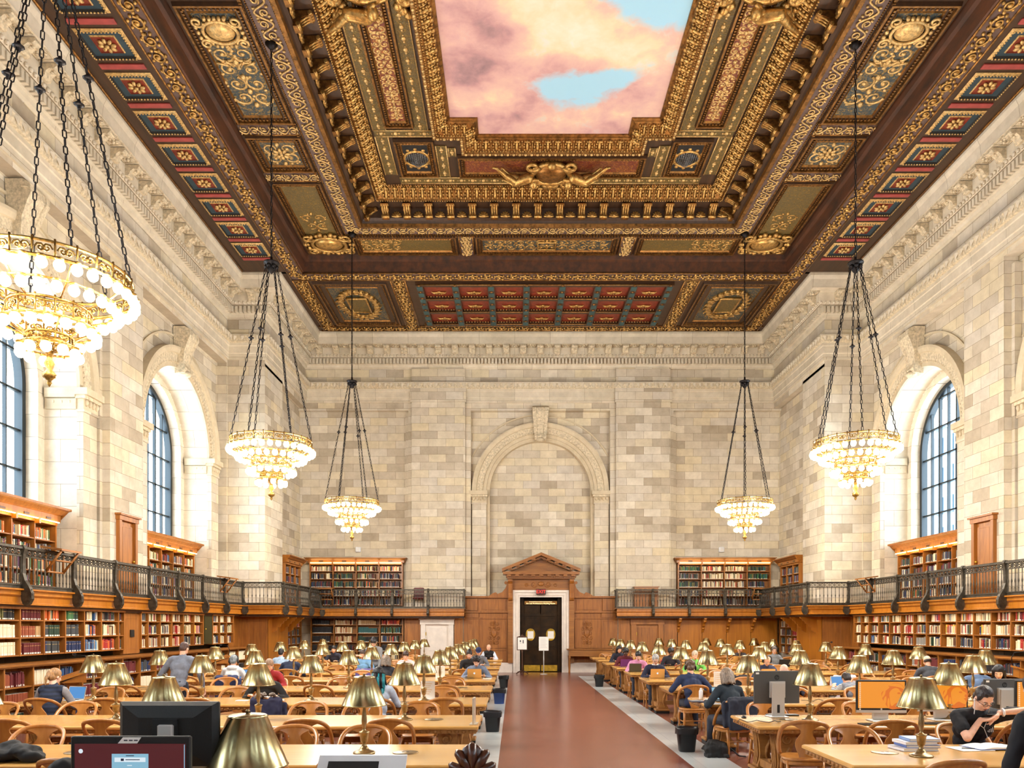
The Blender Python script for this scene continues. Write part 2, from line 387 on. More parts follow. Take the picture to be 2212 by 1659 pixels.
def person(label, loc, rz=0.0, sit=True, lean=14, hp=25, hy=0, skin='light', top=(40,44,60), sleeve='long', sleeves=None, bottom=(38,42,56), hair='short', hc=(50,34,24), hands=None, face=True, extras=(), vox=.012, k=1.0, sw=1.0, curl=.5, poles=None, handk=1.0, hair_bits=None, twist=0.0):
    t = thing('person', label, 'person', loc, rz, 'people in the reading room')
    V = Vector; l = math.radians(lean); d = V((0,math.sin(l),math.cos(l))); l2 = math.radians(lean*1.25+4); d2 = V((0,math.sin(l2),math.cos(l2))); fw = V((0,math.cos(l),-math.sin(l)))
    pz = .555 if sit else .94
    p = V((0,-.03,pz)); wa = p+d*.17; chs = wa+d2*.16; sc = chs+d2*.15
    rx = V((1,0,0)); S = {1: sc+rx*.178*sw-d2*.015, -1: sc-rx*.178*sw-d2*.015}
    nb = sc+d2*.045; hl = math.radians(lean*.7+hp*.35); hd = V((0,math.sin(hl),math.cos(hl))); hcn = nb+hd*.16
    Hm = (Matrix.Rotation(math.radians(hy),3,'Z') @ Matrix.Rotation(-math.radians(hp),3,'X'))
    H = lambda x,y,z: hcn+Hm @ V((x,y,z))
    if hands is None: hands = {1:(.16,.40,.80), -1:(-.16,.40,.80)}
    A = {}
    for s in (1,-1):
        pole = V(poles[s]) if poles else V((s*.7,-.35,-.75))
        e, w = ik(S[s], V(hands[s]), .29*k, .26*k, pole); A[s] = (e,w)
    # legs
    K, AN = {}, {}
    for s in (1,-1):
        hip = p+V((s*.09,.02,-.02))
        if sit: K[s] = V((s*.13,.40,.52)); AN[s] = V((s*.14,.36 if s>0 else .42,.09))
        else: K[s] = V((s*.1,.03,.50)); AN[s] = V((s*.11,-.02 if s>0 else .04,.09))
    B = MB()
    def head(mb):
        mb.ball(H(0,-.012,.032),(.076,.094,.088),16,10,0,Hm); mb.ball(H(0,.022,-.03),(.06,.068,.085),16,10,0,Hm); mb.ball(H(0,.05,-.088),(.034,.034,.03),10,8,0,Hm)
        mb.capsule(H(0,.086,.008),H(0,.105,-.028),.009,.0125,8); mb.ball(H(0,.098,-.032),(.017,.012,.01),8,6,0,Hm)
        for s in (1,-1):
            mb.ball(H(s*.076,-.008,-.012),(.011,.021,.031),8,6,0,Hm); mb.ball(H(s*.036,.06,-.03),(.026,.026,.024),8,6,0,Hm); mb.capsule(H(s*.014,.083,.024),H(s*.046,.07,.024),.009,.008,6)
        mb.capsule(H(-.016,.085,-.062),H(.016,.085,-.062),.009,.009,6)
    head(B)
    B.capsule(nb-d2*.02,H(0,-.022,-.06),.058,.052,12)
    def torso(mb, g, neck=True):
        mb.ball(p,(.155+g,.115+g,.105+g),14,8); mb.ball(wa,(.138+g,.1+g,.13+g),14,8,0,Matrix.Rotation(-l,3,'X')); mb.ball(chs,(.158*sw+g,.11+g,.15+g),14,8,0,Matrix.Rotation(-l2,3,'X'))
        mb.capsule(S[1]-rx*.05,S[-1]+rx*.05,.068+g,.068+g,12); mb.capsule(sc,nb if neck else sc+d2*.012,.075+g,(.055 if neck else .07)+g,12)
    torso(B,0)
    for s in (1,-1):
        e,w = A[s]; B.capsule(S[s],e,.05,.04,10); B.capsule(e,w,.039,.027,10)
        fd = (w-e).normalized(); pn = V((0,0,-1))-fd*(-fd.z); pn = pn.normalized() if pn.length > .1 else V((0,1,0)); sd = fd.cross(pn)*1.0
        sd = sd if sd.dot(V((-s,0,0))) > 0 else -sd
        hk = handk; 
        if s in (hair_bits or {}): fd,pn,sd = [V(x).normalized() for x in hair_bits[s]['frame']]; hand(B,w,fd,pn,sd,hair_bits[s].get('curl',curl),hk,point=hair_bits[s].get('point',False))
        else: hand(B,w,fd,pn,sd,curl,hk)
        hip = p+V((s*.09,.02,-.02)); B.capsule(hip,K[s],.08,.055,10); B.capsule(K[s],AN[s],.053,.036,10); B.capsule(AN[s]+V((0,0,-.03)),AN[s]+V((0,.15,-.055)),.04,.03,8)
    place('body', remesh(B,vox,3,cmat(SK[skin],'skin'),'body'), t)
    # clothes
    C = MB(); torso(C,.02,sleeve != 'short')
    if sleeves is None:
        for s in (1,-1):
            e,w = A[s]
            if sleeve == 'long': C.capsule(S[s],e,.068,.056,10); C.capsule(e,w-(w-e)*.08,.055,.04,10)
            else: m = S[s]+(e-S[s])*.6; C.capsule(S[s],m,.07,.068,10)
    if sleeve != 'short': C.capsule(nb-d2*.04,nb+hd*.035,.07,.066,12)
    place('shirt' if sleeves is None else 'vest', crumple(remesh(C,vox*1.2,4,cmat(top),'shirt'),.009,11.0,NP[0]), t)
    if sleeves is not None:
        for s in (1,-1):
            C = MB(); e,w = A[s]; C.capsule(S[s],e,.066,.054,10); C.capsule(e,w-(w-e)*.08,.053,.038,10); place('sleeve', remesh(C,vox*1.2,3,sleeves if hasattr(sleeves,'node_tree') else cmat(sleeves),'sleeve'), t)
    C = MB(); C.ball(p,(.17,.13,.12),12,8)
    for s in (1,-1): hip = p+V((s*.09,.02,-.02)); C.capsule(hip,K[s],.098,.072,10); C.capsule(K[s],AN[s]+V((0,0,.02)),.07,.055,10)
    place('trousers', crumple(remesh(C,vox*1.3,3,cmat(bottom),'trousers'),.006,12.0,NP[0]), t)
    for s in (1,-1):
        C = MB(); C.capsule(AN[s]+V((0,-.02,-.04)),AN[s]+V((0,.16,-.05)),.05,.042,8); C.box(*[x for pr in ((AN[s].x-.045,AN[s].x+.045),(AN[s].y-.07,AN[s].y+.2)) for x in pr],.0,.03); place('shoe', remesh(C,.014,2,cmat((34,32,34)),'shoe'), t)
    # hair
    hm = cmat(hc,'hair'); C = MB(); rr = random.Random(NP[0]+5); NP[0] += 1
    if hair not in ('bald',):
        if hair == 'fringe':
            for i in range(9): a = PI+PI*i/8; C.ball(H(.068*math.cos(a),-.016+.082*math.sin(a),-.002),(.02,.02,.042),8,6)
        else:
            g = .004 if hair == 'buzz' else .011
            C.ball(H(0,-.022,.045),(.076+g,.092+g,.086+g),16,10,0,Hm); C.ball(H(0,-.055,-.015),(.064+g,.055+g,.07),12,8,0,Hm)
            for s in (1,-1): C.ball(H(s*.064,.008,.03),(.016+g*.4,.035,.045),8,6,0,Hm)
        if hair == 'curly':
            for i in range(46):
                a = rr.uniform(0,2*PI); b = rr.uniform(-.15,1.0)*PI/2; q_ = (.085*math.cos(a)*math.cos(b),-.02+.1*math.sin(a)*math.cos(b),.05+.085*math.sin(b))
                if q_[1] > .055 and q_[2] < .07: continue
                C.ball(H(*q_),rr.uniform(.018,.03),7,5)
        if hair in ('bob','long'):
            dn = -.13 if hair == 'bob' else -.3
            for i in range(9):
                a = PI*.93+PI*1.14*i/8; x,y = .082*math.cos(a),-.02+.092*math.sin(a); C.capsule(H(x,y,.04),H(x*1.12,y*1.08-.01,dn*(.8+.2*math.sin(a*3)**2)),.028,.024,8)
        if hair == 'pony': C.ball(H(0,-.118,.05),.028,8,6); C.capsule(H(0,-.125,.045),H(.005,-.15,-.06),.03,.028,8); C.capsule(H(.005,-.15,-.06),H(.01,-.135,-.17),.028,.01,8)
        if hair == 'bun': C.ball(H(0,-.075,.12),(.045,.045,.042),10,7)
        place('hair', remesh(C,.008 if hair == 'curly' else vox,2 if hair == 'curly' else 3,hm,'hair'), t)
    if hair == 'dreads':
        C = MB()
        for i in range(46):
            a = PI*.78+PI*1.44*(i%23)/22; r = .085+.012*(i//23); x,y = r*math.cos(a),-.02+1.1*r*math.sin(a); L = rr.uniform(.3,.52)
            P0 = H(x*.7,y*.7,.09); P1 = H(x,y,.02); q_ = P1+V((x*.25+rr.uniform(-.02,.02),-.045+y*.2,-L*.5)); e = q_+V((rr.uniform(-.03,.03),rr.uniform(-.03,.0),-L*.5))
            n0 = len(C.f); C.tube([P0,P1],.0135,6); C.tube([P1,(P1+q_)/2+V((0,-.015,0)),q_],.0125,6,1 if rr.random() < .4 else 0); n1 = len(C.f); C.tube([q_,(q_+e)/2,e],[.0125,.012,.007],6,1 if rr.random() < .85 else 0)
        place('dreadlocks', C.mesh('dreadlocks',[hm,cmat((24,124,134),'hair')]), t)
    if face:
        for s in (1,-1):
            C = MB(); C.ball(H(s*.031,.0785,.003),(.0125,.008,.007),10,6,0,Hm); C.ball(H(s*.031,.0845,.002),(.0058,.004,.0058),8,5,1,Hm); place('eye',C.mesh('eye',[M['eye_white'],M['eye_dark']]),t)
            C = MB(); C.tube([H(s*.016,.089,.022),H(s*.034,.087,.027),H(s*.05,.076,.02)],[.003,.004,.002],5); place('eyebrow',C.mesh('eyebrow',hm),t)
        C = MB(); C.tube([H(-.023,.085,-.064),H(-.008,.0935,-.061),H(.008,.0935,-.061),H(.023,.085,-.064)],[.002,.005,.005,.002],6); C.tube([H(-.018,.085,-.069),H(0,.0935,-.071),H(.018,.085,-.069)],[.002,.005,.002],6); place('lips',C.mesh('lips',M['lip']),t)
    if 'glasses' in extras:
        C = MB()
        for s in (1,-1): C.tube([H(s*.033+.023*math.cos(a),.1,-.002+.016*math.sin(a)) for a in [2*PI*i/14 for i in range(14)]],.0022,5,closed=True); C.tube([H(s*.056,.098,.003),H(s*.082,.06,.004),H(s*.086,-.01,.0)],.0022,5)
        C.tube([H(-.01,.1,.002),H(.01,.1,.002)],.0022,5); place('glasses',C.mesh('glasses',M['black_plastic']),t)
    if 'headphones' in extras:
        C = MB(); C.tube([H(.1*math.cos(a),-.01,.03+.115*math.sin(a)) for a in [PI*i/12 for i in range(13)]],.011,6)
        for s in (1,-1): C.ball(H(s*.098,-.01,-.01),(.022,.04,.045),10,7,0,Hm)
        place('headphones',C.mesh('headphones',M['bag_black']),t)
    if 'cap' in extras:
        C = MB(); C.ball(H(0,-.015,.06),(.093,.106,.088),16,8,0,Hm); n = len(C.v); rows = [[H(.075*math.cos(a)*f,.07+.1*math.sin(a)*f,.062-.012*f) for a in [PI*i/10 for i in range(11)]] for f in (.3,1.0)]; C.grid(rows); place('cap',C.mesh('cap',cmat((30,42,84))),t)
    if 'hood' in extras:
        C = MB(); C.ball(nb+V((0,-.07,.0)),(.13,.07,.07),12,8); C.capsule(nb+V((-.1,-.0,.02)),nb+V((.1,0,.02)),.04,.04,8); place('hood',remesh(C,.014,3,cmat(top),'hood'),t)
    if 'collar' in extras:
        C = MB(); C.tube([nb+hd*.03+V((.068*math.cos(a),.06*math.sin(a),0)) for a in [2*PI*i/16 for i in range(16)]],.016,6,closed=True); place('collar',C.mesh('collar',cmat((224,222,224))),t)
    return t, H, A, nb
SEATED = []
def seated(label, side, k, far, px, dy=0.0, **kw):
    off = .20+dy
    Yc = NEAR[k]+TD+off if far else NEAR[k]-off
    hy = Yc+(-.12 if far else .12)
    x = X_at(px,hy); turn = kw.pop('turn',0); SEATED.append((side,k,far,x,Yc,turn))
    return person(label,(x,Yc,0),(PI if far else 0)+turn,True,**kw)
# stripes for the sleeves, quilting for the vest
def stripe_mat(name, a, b_, sc):
    m, nt, b = newmat(name); tc = N(nt,'ShaderNodeTexCoord'); w = N(nt,'ShaderNodeTexWave',Scale=sc,bands_direction='Z'); nt.links.new(tc.outputs['Object'],w.inputs['Vector'])
    r = ramp(nt,[(.49,lin(a)),(.51,lin(b_))]); nt.links.new(w.outputs['Fac'],r.inputs['Fac']); nt.links.new(r.outputs['Color'],b.inputs['Base Color']); b.inputs['Roughness'].default_value = .8; return m
stripe_mat('striped_cloth',(36,38,44),(220,220,218),14.0)
stripe_mat('quilted_navy',(32,42,68),(20,27,46),5.0)
seated('person with ponytail in a navy quilted vest typing at the far left','left',2,0,112,lean=16,hp=18,hy=-20,top=M['quilted_navy'],sleeves=(134,130,132),hair='pony',hc=(150,112,72),face=False,skin='pale')
person('tall person in a grey blue jacket standing with back turned, bending forward',(X_at(383,13.9),13.95,0),0,False,lean=17,hp=35,top=(112,118,132),bottom=(40,44,56),hair='buzz',hc=(70,46,38),face=False,k=1.05,sw=1.12,hands={1:(.36,.22,.86),-1:(-.34,.24,.88)})
seated('person in a pale grey hoodie and headphones seen from behind','left',4,0,503,lean=14,hp=15,top=(206,206,204),hair='short',hc=(112,118,122),face=False,extras=('headphones','hood'))
seated('person with greying brown hair and red top resting face on hand','left',3,1,586,lean=18,hp=30,top=(150,34,40),hair='short',hc=(136,112,92),hands={1:(.05,.26,.98),-1:(-.16,.4,.8)})
seated('person in black reading an open book behind a lamp','left',2,1,577,lean=22,hp=38,top=(24,22,24),hair='short',hc=(36,26,20),sw=1.1,hands={1:(.2,.46,.81),-1:(-.26,.44,.8)})
seated('dark-haired person in a pale blue shirt seen from behind far left','left',6,0,606,lean=14,hp=15,top=(170,196,222),hc=(24,22,24),face=False)
seated('person with cropped grey hair in a navy sweater seen from behind','left',5,0,628,lean=16,hp=18,top=(26,34,58),hair='buzz',hc=(92,84,80),face=False,sw=1.1)
person('person with dark hair in a bun standing bent over the tables near the white door',(X_at(811,21.75),21.75,0),PI,False,lean=24,hp=40,top=(128,130,134),hair='bun',hc=(40,36,38),k=.95,vox=.016)
seated('person in a light blue top with an arm raised to the head','left',5,1,784,lean=12,hp=20,top=(110,160,206),hc=(60,44,36),sleeve='short',hands={1:(.12,.2,1.18),-1:(-.2,.4,.8)},vox=.014)
seated('person with long black and teal dreadlocks seen from behind','left',2,0,818,lean=10,hp=10,top=(176,188,204),hair='dreads',hc=(20,18,22),face=False,hy=-10)
seated('person with shoulder length grey brown hair beyond the teal dreadlocks','left',4,0,834,lean=12,hp=12,top=(40,40,46),hair='bob',hc=(112,98,84),face=False)
seated('person in a pale pink shirt with hands clasped before the face','left',5,1,878,lean=20,hp=25,top=(222,206,208),hc=(58,42,34),hands={1:(.03,.3,1.02),-1:(-.03,.3,1.02)},vox=.014)
seated('curly-haired person in a grey denim jacket behind a gold laptop','left',4,1,1030,lean=24,hp=34,top=(112,124,146),hair='curly',hc=(30,22,22),hands={1:(.2,.42,.8),-1:(-.2,.42,.8)})
seated('person in a black top with dark hair tied back near the aisle','left',5,1,1014,lean=14,hp=18,top=(26,24,26),hair='bun',hc=(30,24,24),vox=.014)
seated('person wearing a navy baseball cap near the aisle','left',6,1,1034,lean=16,hp=25,top=(110,112,120),hair='short',hc=(50,36,28),extras=('cap',),vox=.014)
seated('bald person in a black vest at the far end of the left tables','left',8,1,1056,lean=18,hp=26,hy=18,top=(22,22,26),sleeves=(206,216,232),hair='bald',vox=.015,skin='light')
seated('dark-haired person in dark blue among the rearmost left tables','left',7,1,722,lean=16,hp=20,top=(30,34,52),hc=(26,22,22),vox=.016)
seated('long-haired person in navy beside the end tables right of the aisle','right',7,1,1337,lean=16,hp=22,hy=15,top=(34,38,56),hair='long',hc=(30,24,24),vox=.015)
seated('person in maroon behind a purple laptop','right',6,1,1350,lean=18,hp=26,skin='dark',top=(96,22,32),hair='curly',hc=(20,18,18),vox=.014)
seated('person in a pink checked shirt behind a dark laptop','right',5,1,1377,lean=20,hp=30,top=(214,142,178),hc=(24,22,22),vox=.013)
seated('grey-haired person in glasses and navy sweater behind a gold laptop','right',4,1,1414,lean=18,hp=24,top=(30,34,60),hc=(150,148,146),extras=('glasses','collar'),vox=.012)
seated('person in a dark jacket bowed over the table near the right panelling','right',6,1,1448,lean=18,hp=26,skin='dark',top=(40,40,52),hair='curly',hc=(20,18,18),vox=.015)
seated('brown-haired person in a dark denim jacket and headphones, back turned','right',3,0,1493,lean=15,hp=20,top=(32,44,76),hair='curly',hc=(92,70,52),face=False,extras=('headphones','collar' if False else 'none'),sw=1.12,hands={1:(.3,.34,.8),-1:(-.3,.34,.8)})
seated('person with grey brown bobbed hair in a dark teal jacket, back turned','right',2,0,1578,lean=14,hp=14,top=(24,36,46),hair='bob',hc=(122,106,90),face=False,turn=.3,hands={1:(.2,.4,.8),-1:(-.24,.38,.8)})
seated('person in a bright green shirt half hidden by a lamp','right',5,1,1499,lean=18,hp=24,top=(110,190,90),hc=(176,160,140),vox=.015)
seated('person leaning on a hand by the honey oak panels','right',7,1,1598,lean=14,hp=18,top=(34,26,28),hc=(24,20,20),hands={1:(.05,.2,1.06),-1:(-.16,.4,.8)},vox=.016,skin='tan')
seated('bald person with headphones behind a gold laptop','right',4,1,1652,lean=22,hp=36,top=(44,50,78),hair='fringe',hc=(90,70,60),extras=('headphones',))
seated('person in a knitted hat and glasses wearing a grey jacket','right',6,1,1674,lean=4,hp=8,hy=-12,top=(124,128,132),hc=(92,80,72),extras=('glasses','headphones'),vox=.013)
seated('bald person seen from behind by the grey monitor','right',3,0,1702,lean=26,hp=26,top=(60,66,84),hair='bald',face=False,skin='pale')
seated('person in grey slumped forward with black and white striped sleeves','right',3,0,1848,lean=46,hp=40,top=(118,120,128),sleeves=M['striped_cloth'],hc=(40,32,30),face=False,hands={1:(.25,.5,.8),-1:(-.28,.46,.8)})
seated('balding person in a charcoal jacket near the right bookcases','right',4,0,2006,lean=14,hp=18,top=(60,62,68),hair='fringe',hc=(46,38,34),face=False,sw=1.1)
seated('person with short dark hair in a slate blue tee seen from behind','right',3,0,2114,lean=20,hp=14,top=(94,116,148),sleeve='short',hair='buzz',hc=(40,32,30),face=False,sw=1.1,hy=15)
seated('person with long black hair looking down beside the wooden lectern','right',2,1,2150,lean=16,hp=26,hy=-35,skin='asian',top=(40,42,52),hair='long',hc=(18,16,20))
# the reader nearest the camera on the right, phone held in both hands
fx, fy = X_at(2113,8.3), 8.5
front = person('person in glasses and a black tee tapping a phone, white earphone cord hanging',(fx,fy,0),PI,True,lean=20,hp=40,hy=6,skin='light',top=(16,16,22),sleeve='short',hair='buzz',hc=(36,26,26),extras=('glasses',),vox=.0062,sw=1.16,
  hands={1:(-.08,.30,.985),-1:(-.155,.30,1.02)} if False else {1:(.05,.31,.955),-1:(-.12,.34,1.03)}, poles={1:(1.0,-.25,-.42),-1:(-.95,.15,.1)}, handk=1.06,
  hair_bits={1:{'frame':((-.95,.25,.05),(.2,.25,.95),(.1,.95,-.2)),'curl':.55},-1:{'frame':((.62,.12,-.76),(.35,-.75,-.3),(.3,.6,.2)),'curl':.75,'point':True}})
SEATED.append(('right',0,1,fx,fy,0)); front[0].scale = (1.07,1.07,1.05)
person('person in a dark coat at the bottom right corner, back turned',(X_at(2318,5.0),5.0,0),.2,False,lean=20,hp=25,top=(18,20,26),hair='short',hc=(30,24,24),face=False,sw=1.15)
# ---------------------------------------------------------------- setting: materials with a scene of their own
def floor_mat(name, a, b_, grid, rough, mort=(96,52,40)):
    m, nt, b = newmat(name); L = nt.links
    g = N(nt, 'ShaderNodeNewGeometry')
    br = N(nt, 'ShaderNodeTexBrick', Scale=1.0, offset=0.0); L.new(g.outputs['Position'], br.inputs['Vector'])
    br.inputs['Color1'].default_value = (0,0,0,1); br.inputs['Color2'].default_value = (1,1,1,1); br.inputs['Mortar'].default_value = (.5,.5,.5,1)
    br.inputs['Brick Width'].default_value = grid; br.inputs['Row Height'].default_value = grid; br.inputs['Mortar Size'].default_value = .002
    nz = N(nt, 'ShaderNodeTexNoise', Scale=1.3, Detail=6.0); L.new(g.outputs['Position'], nz.inputs['Vector'])
    ad = N(nt, 'ShaderNodeMix'); ad.inputs['Factor'].default_value = .82; L.new(br.outputs['Color'], ad.inputs[2]); L.new(nz.outputs['Fac'], ad.inputs[3])
    rp = ramp(nt, [(.2, lin(a)), (.8, lin(b_))]); L.new(ad.outputs[0], rp.inputs['Fac'])
    mm = N(nt, 'ShaderNodeMix', data_type='RGBA'); L.new(br.outputs['Fac'], mm.inputs['Factor']); L.new(rp.outputs['Color'], mm.inputs[6]); mm.inputs[7].default_value = lin(mort)
    L.new(mm.outputs[2], b.inputs['Base Color']); b.inputs['Roughness'].default_value = rough
    n2 = N(nt, 'ShaderNodeTexNoise', Scale=3.0, Detail=2.0); L.new(g.outputs['Position'], n2.inputs['Vector'])
    bp = N(nt, 'ShaderNodeBump', Strength=.03, Distance=.01); L.new(n2.outputs['Fac'], bp.inputs['Height']); L.new(bp.outputs['Normal'], b.inputs['Normal'])
floor_mat('tile_red', (112,62,52), (144,90,74), .152, .24)
floor_mat('marble_grey', (186,192,192), (214,218,216), .9, .2, (160,162,160))
def glass_mat():
    m, nt, b = newmat('window_glass'); L = nt.links; nt.nodes.remove(b)
    o = nt.nodes['Material Output']; t = N(nt, 'ShaderNodeBsdfTransparent'); t.inputs[0].default_value = (.93,.97,1,1)
    g = N(nt, 'ShaderNodeBsdfGlossy'); g.inputs['Roughness'].default_value = .03
    mx = N(nt, 'ShaderNodeMixShader'); mx.inputs[0].default_value = .05; L.new(t.outputs[0], mx.inputs[1]); L.new(g.outputs[0], mx.inputs[2]); L.new(mx.outputs[0], o.inputs['Surface'])
glass_mat()
def mural_mat():
    """painted clouds on the ceiling canvas: openings of blue sky between cream and rose cumulus"""
    m, nt, b = newmat('cloud_mural'); L = nt.links
    g = N(nt, 'ShaderNodeNewGeometry')
    nz = [N(nt, 'ShaderNodeTexNoise', Scale=sc_, Detail=5.0, Roughness=.55, Distortion=.4) for sc_ in (.7, 1.6, 3.4)]
    for n in nz: L.new(g.outputs['Position'], n.inputs['Vector'])
    def mth(op, a, c):
        k = N(nt, 'ShaderNodeMath', operation=op)
        for i, v in enumerate((a, c)):
            if isinstance(v, (int, float)): k.inputs[i].default_value = v
            else: L.new(v, k.inputs[i])
        return k.outputs[0]
    def spots(lst):
        tot = None
        for x, y, r, k in lst:                              # soft round patches painted at fixed places
            mp = N(nt, 'ShaderNodeMapping'); mp.inputs['Location'].default_value = (-x/r, -y/(r*.62), 0); mp.inputs['Scale'].default_value = (1/r, 1/(r*.62), 0); L.new(g.outputs['Position'], mp.inputs['Vector'])
            ln = N(nt, 'ShaderNodeVectorMath', operation='LENGTH'); L.new(mp.outputs[0], ln.inputs[0])
            mr = N(nt, 'ShaderNodeMapRange', interpolation_type='SMOOTHSTEP'); mr.inputs[1].default_value = 0; mr.inputs[2].default_value = 1.5; mr.inputs[3].default_value = k; mr.inputs[4].default_value = 0; L.new(ln.outputs['Value'], mr.inputs[0])
            tot = mr.outputs[0] if tot is None else mth('ADD', tot, mr.outputs[0])
        return tot
    n_ = mth('ADD', mth('MULTIPLY', nz[0].outputs['Fac'], .5), mth('MULTIPLY', nz[1].outputs['Fac'], .35)); n_ = mth('ADD', n_, mth('MULTIPLY', nz[2].outputs['Fac'], .15))
    tone = mth('ADD', n_, spots([(1.6,17.9,1.7,.22),(0.4,16.6,1.5,.2),(2.7,18.6,.9,.16),(-.6,20.2,.8,.12),(2.3,20.9,1.0,.1),(-1.3,19.0,1.1,-.17),(-.6,17.9,.7,-.16),(2.4,21.3,.8,-.16),(-1.2,17.1,.9,-.1),(.1,20.9,.5,-.12),(.9,18.9,.8,-.07),(-1.0,21.0,.8,-.1)]))
    cl = ramp(nt, [(.26, lin((140,112,118))), (.37, lin((182,140,140))), (.47, lin((206,164,158))), (.56, lin((216,180,164))), (.66, lin((226,204,168))), (.8, lin((232,220,200)))]); L.new(tone, cl.inputs['Fac'])
    ms = ramp(nt, [(.58, (0,0,0,1)), (.72, (1,1,1,1))])
    L.new(mth('ADD', n_, spots([(1.5,19.75,1.25,.34),(2.5,19.4,.7,.22),(3.4,17.0,1.3,.36),(2.3,16.7,.7,.2),(1.0,15.0,.8,.25)])), ms.inputs['Fac'])
    mx = N(nt, 'ShaderNodeMix', data_type='RGBA'); L.new(ms.outputs['Color'], mx.inputs['Factor']); L.new(cl.outputs['Color'], mx.inputs[6]); mx.inputs[7].default_value = lin((158,204,226))
    L.new(mx.outputs[2], b.inputs['Base Color']); b.inputs['Roughness'].default_value = .7
mural_mat()

# ---------------------------------------------------------------- walls
PL = lambda u, z, n: (-10.4+n, u, z)
PR = lambda u, z, n: (12.57-n, u, z)
PB = lambda u, z, n: (u, 33.2-n, z)
def q(mb, P, u0, u1, z0, z1, n, m=0):
    mb.quad(P(u0,z0,n), P(u1,z0,n), P(u1,z1,n), P(u0,z1,n), m)
def ret_u(mb, P, u, z0, z1, n0, n1, m=0):
    mb.quad(P(u,z0,n0), P(u,z0,n1), P(u,z1,n1), P(u,z1,n0), m)
def ret_z(mb, P, z, u0, u1, n0, n1, m=0):
    mb.quad(P(u0,z,n0), P(u1,z,n0), P(u1,z,n1), P(u0,z,n1), m)
def pbox(mb, P, u0, u1, z0, z1, n0, n1, m=0):
    q(mb,P,u0,u1,z0,z1,n1,m); ret_u(mb,P,u0,z0,z1,n0,n1,m); ret_u(mb,P,u1,z0,z1,n0,n1,m); ret_z(mb,P,z0,u0,u1,n0,n1,m); ret_z(mb,P,z1,u0,u1,n0,n1,m)
def arch_pts(c, r, sp, n=32, a0=0.0, a1=PI):
    return [(c+r*math.cos(PI-a0-(a1-a0)*i/n), sp+r*math.sin(PI-a0-(a1-a0)*i/n)) for i in range(n+1)]
def arch_face(mb, P, c, r, sp, zb, u0, u1, ztop, n, m=0):
    q(mb,P,u0,c-r,zb,ztop,n,m); q(mb,P,c+r,u1,zb,ztop,n,m)
    a = arch_pts(c, r, sp)
    for (ua,za),(ub,zb_) in zip(a[:-1], a[1:]): mb.quad(P(ua,za,n),P(ub,zb_,n),P(ub,ztop,n),P(ua,ztop,n),m)
def reveal(mb, P, c, r, sp, zb, n0, n1, m=0):
    a = [(c-r, zb)] + arch_pts(c, r, sp) + [(c+r, zb)]
    for (ua,za),(ub,zb_) in zip(a[:-1], a[1:]): mb.quad(P(ua,za,n0),P(ub,zb_,n0),P(ub,zb_,n1),P(ua,za,n1),m)
def arch_ring(mb, P, c, sp, prof, mats=None, zb=None, n=40, clip=None):
    """moulding swept round the arch; prof list of (radius, n)"""
    for k in range(len(prof)-1):
        (r0,n0),(r1,n1) = prof[k], prof[k+1]
        A = arch_pts(c,r0,sp,n); B = arch_pts(c,r1,sp,n)
        if zb is not None: A = [(c-r0,zb)]+A+[(c+r0,zb)]; B = [(c-r1,zb)]+B+[(c+r1,zb)]
        for i in range(len(A)-1):
            if clip and max(abs(A[i][0]-c), abs(A[i+1][0]-c)) > clip: continue
            mb.quad(P(*A[i],n0),P(*A[i+1],n0),P(*B[i+1],n1),P(*B[i],n1), mats[k] if mats else 0)
